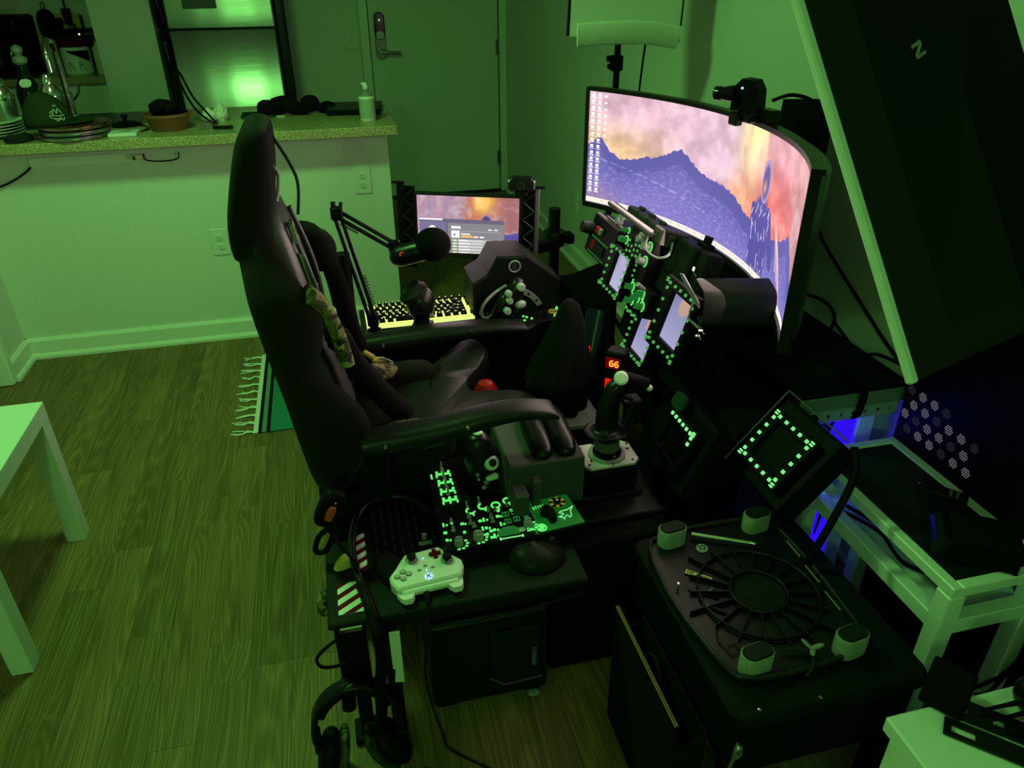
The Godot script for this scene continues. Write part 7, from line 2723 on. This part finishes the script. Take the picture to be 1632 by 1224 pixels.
	for k in 2:
		o = thing("loose_screw", ["small screw standing on the tray's left side", "small screw lying near the tray's hub, left of it"][k], "screw", Vector3([0.577, 0.63][k], 0.409, [-0.99, -0.966][k]), 0.0, "loose screws in the tray")
		if k == 1:
			o.rotation = Vector3(0, 0.4, -1.45)
		s = S()
		cyl(s, Vector3(0, 0.0, 0), Vector3(0, 0.012, 0), 0.0016, -1, 6)
		part("shank", s, mat("brushed"), o)
		s = S()
		lathe(s, [Vector2(0.0035, 0.012), Vector2(0.004, 0.014), Vector2(0.0025, 0.0158), Vector2(0, 0.016)], 10)
		part("head", s, mat("chrome"), o)
	o = thing("hex_keys", "bent dark hex keys lying left of the tray's hub", "hex keys")
	for k in 2:
		s = S()
		tube(s, [Vector3(0.595 + k * 0.012, 0.4105, -0.98 + k * 0.01), Vector3(0.635 + k * 0.008, 0.4105, -0.955 + k * 0.012), Vector3(0.643 + k * 0.006, 0.4105, -0.968 + k * 0.012)], 0.0018, 6)
		part("key", s, mat("black_satin"), o)
	o = thing("driver_bit", "short screwdriver bit with pale tip below the hex keys", "bit")
	s = S()
	cyl(s, Vector3(0.612, 0.412, -0.93), Vector3(0.64, 0.412, -0.905), 0.003, 0.0045, 6)
	part("shaft", s, mat("black_satin"), o)
	s = S()
	cyl(s, Vector3(0.604, 0.412, -0.936), Vector3(0.612, 0.412, -0.93), 0.0035, -1, 8)
	part("tip", s, mat("brushed"), o)
	o = thing("wing_clip", "small metal wing clip on dark strap at the tray's near edge", "clip", Vector3(0.742, 0.425, -0.781))
	s = S()
	for k in 3:
		pillow(s, Vector3(0.014, 0.003, 0.005), X(Vector3(cos(k * 2.1) * 0.01, 0.0, sin(k * 2.1) * 0.01), 0.3, -k * 2.1, 0.3), 0.9, 0.9, 10, 6)
	part("wings", s, mat("mid_grey"), o)
	s = S()
	band(s, smooth([Vector3(-0.05, -0.005, -0.014), Vector3(-0.01, -0.003, 0.0), Vector3(-0.012, -0.004, 0.025), Vector3(-0.035, -0.018, 0.04)], 4), 0.008, 0.003, Vector3(0.3, 0.0, 1))
	part("strap", s, mat("dark_grey"), o)
	o = thing("wire_bracket", "thin bent wire bracket in the tray's near left corner", "bracket")
	s = S()
	tube(s, [Vector3(0.598, 0.411, -0.866), Vector3(0.592, 0.411, -0.845), Vector3(0.6, 0.411, -0.81), Vector3(0.622, 0.411, -0.812), Vector3(0.618, 0.411, -0.835), Vector3(0.605, 0.411, -0.832)], 0.0015, 5)
	part("wire", s, mat("dark_grey"), o)

# ---------- white side table, desk behind, lamps, softboxes ----------
func white_desk_side():
	var s: SurfaceTool
	# low white table with black glass top
	var o := thing("glass_side_table", "white framed side table with a black glass top at right", "side table", Vector3(1.137, 0, -1.015))
	s = S()
	frame_edges(s, 0.236, 0.47, 0.5, 0.022, 0.024)
	part("top_frame", s, mat("white_lacquer"), o)
	s = S()
	box(s, Vector3(0, 0.492, 0), Vector3(0.196, 0.008, 0.43), 0.001)
	part("glass_top", s, mat("table_glass", Color(0.09, 0.1, 0.095), 0.38), o)
	for i in [-1, 1]:
		for j in [-1, 1]:
			s = S()
			box(s, Vector3(i * 0.0995, 0.2375, j * 0.2165), Vector3(0.037, 0.475, 0.037), 0.003)
			part("leg", s, mat("white_lacquer"), o)
	s = S()
	frame_edges(s, 0.232, 0.466, 0.41, 0.03, 0.036)
	part("shelf_rail", s, mat("white_lacquer"), o)
	s = S()
	box(s, Vector3(0, 0.385, 0), Vector3(0.19, 0.008, 0.42), 0.001)
	part("shelf_board", s, mat("white_lacquer"), o)
	for k in 3:
		s = S()
		tube(s, smooth([Vector3(1.05 + k * 0.03, 0.396, -1.15), Vector3(1.09 + k * 0.02, 0.4, -1.05), Vector3(1.08 + k * 0.04, 0.396, -0.95), Vector3(1.15 + k * 0.02, 0.397, -0.88)], 6), 0.0042, 6)
		tag(part("shelf_cable", s, mat("black")), ["leftmost black cable lying on the side table's lower shelf", "middle black cable on the side table's lower shelf", "black cable on the lower shelf nearest the wall"][k], "cable", "cables on the lower shelf")
	o = thing("remote_control", "small black remote control lying on the black glass top", "remote", Vector3(1.205, 0.4962, -1.03), 0.75)
	s = S()
	prism(s, rrect(0.034, 0.1, 0.008, 3), 0, 0.012, X(Q, -PI / 2), 0.002)
	part("body", s, mat("black_satin"), o)
	for j in 6:
		for i in 3:
			s = S()
			box(s, Vector3(-0.009 + i * 0.009, 0.0125, -0.036 + j * 0.013), Vector3(0.005, 0.002, 0.005), 0.0005)
			part("button", s, mat("amber_dim", Color(0.5, 0.5, 0.25), 0.6) if j > 3 else mat("dark_grey"), o)
	s = S()
	cyl(s, Vector3(0, 0.012, -0.046), Vector3(0, 0.0135, -0.046), 0.003, -1, 8)
	part("power_button", s, mat("mid_grey"), o)
	o = thing("media_box", "squat black box with rounded front drum on the glass top", "box", Vector3(1.125, 0.4962, -0.862), -0.62)
	s = S()
	box(s, Vector3(0.015, 0.032, 0), Vector3(0.12, 0.06, 0.095), 0.006)
	part("body", s, mat("black_matt"), o)
	s = S()
	cyl(s, Vector3(-0.052, 0.026, -0.042), Vector3(-0.052, 0.026, 0.042), 0.025, -1, 24)
	part("drum", s, mat("black_satin"), o)
	s = S()
	for v in [Vector3(-0.03, 0.002, 0.04), Vector3(0.07, 0.002, 0.04), Vector3(-0.03, 0.002, -0.04), Vector3(0.07, 0.002, -0.04)]:
		cyl(s, v - Vector3(0, 0.002, 0), v + Vector3(0, 0.002, 0), 0.007, -1, 8)
	part("foot", s, mat("dark_grey"), o)
	for k in 2:
		s = S()
		tube(s, smooth([Vector3(1.19, 0.505 + k * 0.02, -0.83 - k * 0.02), Vector3(1.24, 0.506, -0.81), Vector3(1.28, 0.5, -0.785), Vector3(1.3, 0.42, -0.76), Vector3(1.27 - k * 0.03, 0.3, -0.76), Vector3(1.22, 0.2 - k * 0.04, -0.78), Vector3(1.16 + k * 0.06, 0.12, -0.8), Vector3(1.27, 0.1, -0.72)], 7), 0.004, 6)
		tag(part("box_cable", s, mat("black")), ["upper black cable trailing from the squat box over the table end", "lower black cable trailing from the squat box to the floor"][k], "cable", "cables from the squat box")
	glow("perforation_bright", Color(0.75, 0.75, 0.8), 0.45)
	glow("perforation_dim", Color(0.6, 0.6, 0.65), 0.12)
	# tower with perforated side, its dots given a pale emission
	o = thing("computer_tower", "slim black computer case with pale emissive round perforations against the right wall", "computer", Vector3(1.293, 0, -0.93))
	s = S()
	box(s, Vector3(0.0, 0.455, 0), Vector3(0.058, 0.89, 0.68), 0.01)
	part("case", s, mat("black"), o)
	s = S()
	for z in [-0.3, 0.3]:
		box(s, Vector3(0, 0.006, z), Vector3(0.05, 0.012, 0.05), 0.002)
	part("foot", s, mat("black"), o)
	for j in 4:
		for i in 6:
			var c := Vector3(-0.0285, 0.632 - j * 0.032, -0.315 + i * 0.037 + (j % 2) * 0.0185)
			if j == 0 and i > 3 or c.z > 0.0:
				continue
			s = S()
			for a in range(-3, 4):
				for b in range(-3, 4):
					var p := Vector2(a * 0.0052 + (b % 2) * 0.0026, b * 0.0045)
					if p.length() < 0.0135:
						cyl(s, c + Vector3(0.0006, p.y, p.x), c + Vector3(-0.0012, p.y, p.x), 0.0016, 0.0012, 6)
			part("perforated_disc", s, mat("perforation_bright" if (i + j) % 3 else "perforation_dim"), o)
	# rear desk along the wall
	o = thing("rear_desk", "dark topped desk with pale edge standing along the wall", "desk", Vector3(1.155, 0, -1.86))
	s = S()
	box(s, Vector3(0, 0.612, 0), Vector3(0.3, 0.016, 1.14), 0.003)
	part("desktop", s, mat("desk_dark", Color(0.05, 0.07, 0.05), 0.5), o)
	s = S()
	box(s, Vector3(0, 0.589, 0.0), Vector3(0.295, 0.03, 1.12), 0.003)
	part("apron", s, mat("desk_dark"), o)
	s = S()
	box(s, Vector3(0, 0.594, 0.566), Vector3(0.3, 0.04, 0.012), 0.003)
	part("end_edge", s, mat("desk_edge", Color(0.45, 0.46, 0.42), 0.5), o)
	s = S()
	box(s, Vector3(-0.13, 0.29, -0.14), Vector3(0.016, 0.56, 0.8), 0.003)
	part("added_dark_board", s, mat("desk_dark"), o)  # dark board added to black out the bright gap below the desk
	for j in [-1, 1]:
		s = S()
		box(s, Vector3(0.09, 0.287, j * 0.5), Vector3(0.05, 0.574, 0.05), 0.004)
		part("leg", s, mat("white_lacquer"), o)
	o = thing("power_rail", "pale slotted power rail mounted under the desk's near edge", "power rail", Vector3(1.155, 0.556, -1.305))
	s = S()
	box(s, Q, Vector3(0.26, 0.034, 0.03), 0.003)
	part("rail", s, mat("rail_grey", Color(0.6, 0.62, 0.6), 0.5), o)
	for k in 7:
		s = S()
		box(s, Vector3(-0.1 + k * 0.034, 0.002, 0.0152), Vector3(0.006 if k % 2 else 0.003, 0.008, 0.002))
		part("slot", s, mat("black"), o)
	s = S()
	band(s, smooth([Vector3(1.165, 0.63, -1.36), Vector3(1.165, 0.632, -1.3), Vector3(1.165, 0.625, -1.28), Vector3(1.165, 0.56, -1.282), Vector3(1.165, 0.535, -1.3)], 4), 0.022, 0.004, Vector3(1, 0, 0))
	tag(part("hook_strap", s, mat("black_soft")), "black hook strap wrapped over the desk's near edge", "strap")
	# blue lit strip under the desk
	o = thing("blue_light_strip", "blue light strip glowing under the desk's near end", "light strip", Vector3(1.13, 0.53, -1.36))
	s = S()
	box(s, Q, Vector3(0.2, 0.008, 0.012), 0.002)
	part("strip", s, mat("blue_glow"), o)
	lights_on(OmniLight3D.new(), "blue_strip_light", Vector3(1.13, 0.5, -1.33), lin(0.06, 0.03, 1.0), 0.011, 0.03)
	o = thing("blue_lit_pipe", "upright pipe with painted-in blue light under the desk's near end", "pipe", Vector3(1.2, 0, -1.365))
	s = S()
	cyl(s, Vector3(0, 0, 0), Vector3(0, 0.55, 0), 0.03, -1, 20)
	part("tube", s, glow("painted_pipe_light", Color(0.2, 0.06, 1.0), 0.85), o)  # plain pipe; the LED strip's blue light on it is given as emission
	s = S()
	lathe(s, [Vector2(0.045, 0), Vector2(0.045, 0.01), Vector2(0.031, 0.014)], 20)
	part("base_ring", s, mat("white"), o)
	s = S()
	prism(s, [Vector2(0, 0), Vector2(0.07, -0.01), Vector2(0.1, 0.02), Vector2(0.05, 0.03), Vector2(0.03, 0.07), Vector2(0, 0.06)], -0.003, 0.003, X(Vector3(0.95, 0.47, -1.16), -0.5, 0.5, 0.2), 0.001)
	tag(part("blue_lit_bracket", s, glow("painted_bracket_light", Color(0.12, 0.07, 1.0), 0.7)), "bracket with painted-in blue light left of the side table", "bracket")  # blue light falling on the bracket is put in as emission
	# cables on the wall
	var runs := [[[Vector3(1.312, 0.95, -1.85), Vector3(1.313, 0.85, -1.76), Vector3(1.313, 0.8, -1.68), Vector3(1.313, 0.72, -1.52), Vector3(1.313, 0.655, -1.38), Vector3(1.313, 0.6, -1.2)], "black cable slanting down the wall right of the monitor"], [[Vector3(1.31, 0.66, -1.78), Vector3(1.31, 0.675, -1.68), Vector3(1.31, 0.655, -1.62), Vector3(1.31, 0.6, -1.63), Vector3(1.3, 0.57, -1.68)], "black cable curling at the wall just above the desk"], [[Vector3(1.31, 0.64, -1.62), Vector3(1.312, 0.6, -1.5), Vector3(1.312, 0.63, -1.42), Vector3(1.312, 0.64, -1.3), Vector3(1.312, 0.6, -1.22)], "black cable running level along the wall by the tower"]]
	for q in runs:
		s = S()
		tube(s, smooth(q[0], 7), 0.0045, 6)
		tag(part("wall_cable", s, mat("black")), q[1], "cable")
	for k in 4:
		s = S()
		tube(s, smooth([Vector3(1.06 + k * 0.05, 0.56, -1.33), Vector3(1.05 + k * 0.06, 0.4, -1.38), Vector3(1.08 + k * 0.05, 0.25, -1.34), Vector3(1.1 + k * 0.04, 0.02, -1.36)], 6), 0.004, 6)
		tag(part("hanging_cable", s, mat("black")), ["leftmost black cable hanging under the desk by the blue pipe", "second black cable from the left under the desk", "black cable hanging just left of the blue pipe", "black cable hanging closest to the wall below the desk"][k], "cable", "cables hanging under the desk")
	# white cabinet at the lower right with bits on top
	o = thing("white_cabinet", "white cabinet cut off by the picture's lower right corner", "cabinet", Vector3(0.935, 0, -0.35))
	s = S()
	box(s, Vector3(0.02, 0.485, 0), Vector3(0.466, 0.03, 0.466), 0.003)
	part("top", s, mat("white_lacquer"), o)
	s = S()
	box(s, Vector3(0.025, 0.235, 0), Vector3(0.45, 0.47, 0.45), 0.003)
	part("body", s, mat("white_lacquer"), o)
	s = S()
	box(s, Vector3(0.025, 0.01, 0), Vector3(0.41, 0.02, 0.41))
	part("plinth", s, mat("dark_grey"), o)
	s = S()
	box(s, Q, Vector3(0.062, 0.05, 0.062), 0.003, X(Vector3(0.83, 0.526, -0.588), 0, 0.62, 0))
	tag(part("black_cube", s, mat("black_matt")), "dark square block at the white cabinet's far corner", "block")
	o = thing("slotted_plates", "black slotted metal bracket plates lying on the white cabinet", "bracket", Vector3(0.84, 0.502, -0.508), -0.78)
	s = S()
	frame_with_hole(s, Vector2(-0.06, -0.02), Vector2(0.16, 0.012), Vector2(-0.05, -0.012), Vector2(-0.018, 0.002), 0.0, 0.004, 0.0)
	part("long_slot_plate", s, mat("black_satin"), o)
	o.get_child(0).rotation.x = -PI / 2
	s = S()
	frame_with_hole(s, Vector2(-0.06, 0.02), Vector2(-0.005, 0.06), Vector2(-0.045, 0.033), Vector2(-0.03, 0.046), 0.0, 0.004, 0.0)
	frame_with_hole(s, Vector2(-0.005, 0.02), Vector2(0.16, 0.06), Vector2(0.003, 0.033), Vector2(0.018, 0.046), 0.0, 0.004, 0.0)
	part("hole_plate", s, mat("black_satin"), o)
	o.get_child(1).rotation.x = -PI / 2
	o = thing("pronged_handset", "black rounded gadget with three prongs on the white cabinet", "gadget", Vector3(0.935, 0.5, -0.52))
	s = S()
	pillow(s, Vector3(0.035, 0.032, 0.05), X(Vector3(0.012, 0.032, 0.0)), 0.8, 0.8)
	pillow(s, Vector3(0.045, 0.028, 0.035), X(Vector3(0.0, 0.028, 0.05)), 0.8, 0.8)
	part("body", s, mat("black_satin"), o)
	for k in 3:
		s = S()
		cyl(s, Vector3(-0.01, 0.022, -0.022 + k * 0.017), Vector3(-0.075 + 0.006 * k, 0.012, -0.03 + k * 0.019), 0.0045, 0.002, 8)
		part("prong", s, mat("black"), o)
	s = S()
	cyl(s, Vector3(0.0, 0.04, 0.08), Vector3(-0.003, 0.036, 0.086), 0.008, 0.006, 10)
	part("knob", s, mat("dark_grey"), o)
	softboxes()

func frame_edges(s: SurfaceTool, w: float, d: float, top: float, t: float, h: float):
	for i in [-1, 1]:
		box(s, Vector3(i * (w - t) / 2, top - h / 2, 0), Vector3(t, h, d), 0.002)
		box(s, Vector3(0, top - h / 2, i * (d - t) / 2), Vector3(w - 2 * t, h, t), 0.002)

func softboxes():
	# the big one: front rectangle tipped forward, back pointing at the viewer
	var e2 := Vector3(cos(0.33), 0, -sin(0.33))
	var e1 := Vector3(0, sin(deg_to_rad(56)), -cos(deg_to_rad(56)))
	e1 = (e1 - e2 * e1.dot(e2)).normalized()
	var n := e2.cross(e1)
	var p0 := Vector3(0.71, 1.02, -0.7)
	var o := thing("softbox", "large black softbox seen from behind at the upper right", "softbox")
	o.transform = Transform3D(Basis(e2, e1, n), p0)
	var w := 0.5
	var h := 0.72
	var s := S()
	box(s, Vector3(0.008, h / 2, -0.006), Vector3(0.016, h, 0.012), 0.003)
	box(s, Vector3(w - 0.008, h / 2, -0.006), Vector3(0.016, h, 0.012), 0.003)
	box(s, Vector3(w / 2, h - 0.008, -0.006), Vector3(w - 0.034, 0.016, 0.012), 0.003)
	part("front_lip", s, mat("white_matt"), o)
	s = S()
	var a := [Vector3(0.014, 0.0, -0.01), Vector3(w - 0.014, 0.0, -0.01), Vector3(w - 0.014, h - 0.012, 0), Vector3(0.014, h - 0.012, 0)]
	var b := [Vector3(0.06, 0.045, 0.032), Vector3(w - 0.06, 0.045, 0.032), Vector3(w - 0.06, h - 0.055, 0.032), Vector3(0.06, h - 0.055, 0.032)]
	for i in 4:
		quad(s, a[i], a[(i + 1) % 4], b[(i + 1) % 4], b[i])
	part("side_panel", s, mat("back_fabric", Color(0.13, 0.13, 0.13), 0.9), o)
	s = S()
	quad(s, b[0], b[1], b[2], b[3])
	box(s, Vector3(w / 2, h / 2, 0.029), Vector3(w - 0.12, h - 0.11, 0.006))
	part("back_panel", s, mat("back_fabric", Color(0.13, 0.13, 0.13), 0.9), o)
	s = S()
	box(s, Vector3(w / 2, h / 2, -0.01), Vector3(w - 0.04, h - 0.04, 0.004))
	part("diffuser", s, mat("white_matt"), o)
	words("lettering", "N", 0.034, 0.0015, mat("mid_grey"), X(Vector3(0.17, 0.43, 0.0335), 0, 0, 1.9), o, true)
	s = S()
	cyl(s, Vector3(w / 2, h * 0.86, 0.03), Vector3(w / 2, h * 0.86, 0.06), 0.05, 0.045, 20)
	part("mount", s, mat("black"), o)
	o = thing("softbox_boom", "black boom holding the big softbox to the right wall", "boom")
	var c := Transform3D(Basis(e2, e1, n), p0) * Vector3(w / 2, h * 0.86, 0.055)
	s = S()
	cyl(s, c + n * 0.008, Vector3(1.32, c.y + 0.12, c.z + 0.02), 0.012, -1, 12)
	part("tube", s, mat("black"), o)
	s = S()
	cyl(s, Vector3(1.315, c.y + 0.12, c.z + 0.02), Vector3(1.325, c.y + 0.12, c.z + 0.02), 0.045, -1, 20)
	part("wall_plate", s, mat("black"), o)
	# the far one on its stand
	o = thing("softbox", "pale softbox on a stand by the right wall past the monitor", "softbox", Vector3(0.985, 1.305, -2.5), 0.06)
	s = S()
	box(s, Vector3(0, 0.28, 0.0), Vector3(0.395, 0.56, 0.012), 0.004, X(Q, 0, 0, -0.03))
	part("diffuser", s, mat("white_matt"), o)
	s = S()
	band(s, smooth([Vector3(-0.17, 0.012, 0.012), Vector3(-0.05, 0.016, 0.018), Vector3(0.08, 0.012, 0.016), Vector3(0.192, -0.006, 0.012)], 5), 0.07, 0.014, Vector3(0, 1, 0.1))
	part("lower_flap", s, mat("white_matt"), o)
	s = S()
	var fa := [Vector3(-0.197, 0.01, -0.006), Vector3(0.197, -0.004, -0.006), Vector3(0.212, 0.56, -0.006), Vector3(-0.18, 0.57, -0.006)]
	var fb := [Vector3(-0.06, 0.2, -0.1), Vector3(0.06, 0.2, -0.1), Vector3(0.06, 0.36, -0.1), Vector3(-0.06, 0.36, -0.1)]
	for i in 4:
		quad(s, fa[(i + 1) % 4], fa[i], fb[i], fb[(i + 1) % 4])
	quad(s, fb[1], fb[0], fb[3], fb[2])
	part("black_back", s, mat("black_soft"), o)
	for q in [[Vector3(0.197, -0.02, 0.0), Vector3(0.212, 0.56, 0.0)], [Vector3(-0.197, 0.01, 0.0), Vector3(-0.18, 0.56, 0.0)]]:
		s = S()
		cyl(s, q[0], q[1], 0.006, -1, 8)
		part("edge_rod", s, mat("black"), o)
	o = thing("light_stand", "black light stand carrying the pale softbox behind the monitor", "stand", Vector3(0.995, 0, -2.58))
	s = S()
	cyl(s, Vector3(0, 0.02, 0), Vector3(0, 1.3, 0), 0.013, 0.011, 12)
	part("pole", s, mat("black"), o)
	s = S()
	box(s, Vector3(-0.004, 1.22, 0.004), Vector3(0.04, 0.05, 0.035), 0.005)
	cyl(s, Vector3(-0.02, 1.235, 0.004), Vector3(-0.038, 1.235, 0.004), 0.01, -1, 10)
	cyl(s, Vector3(-0.02, 1.21, 0.004), Vector3(-0.034, 1.21, 0.004), 0.008, -1, 10)
	part("knob", s, mat("black"), o)
	for k in 3:
		s = S()
		cyl(s, Vector3(0, 0.35, 0), Vector3(cos(k * 2.1 + 1.5) * 0.26, 0.01, sin(k * 2.1 + 1.5) * 0.26), 0.009, -1, 8)
		part("leg", s, mat("black"), o)
	s = S()
	tube(s, smooth([Vector3(1.07, 1.3, -2.52), Vector3(1.075, 1.2, -2.55), Vector3(1.075, 1.1, -2.56), Vector3(1.08, 0.9, -2.56), Vector3(1.08, 0.65, -2.56)], 4), 0.0035, 6)
	tag(part("lamp_cord", s, mat("black")), "thin black cord hanging straight from the pale softbox", "cord")
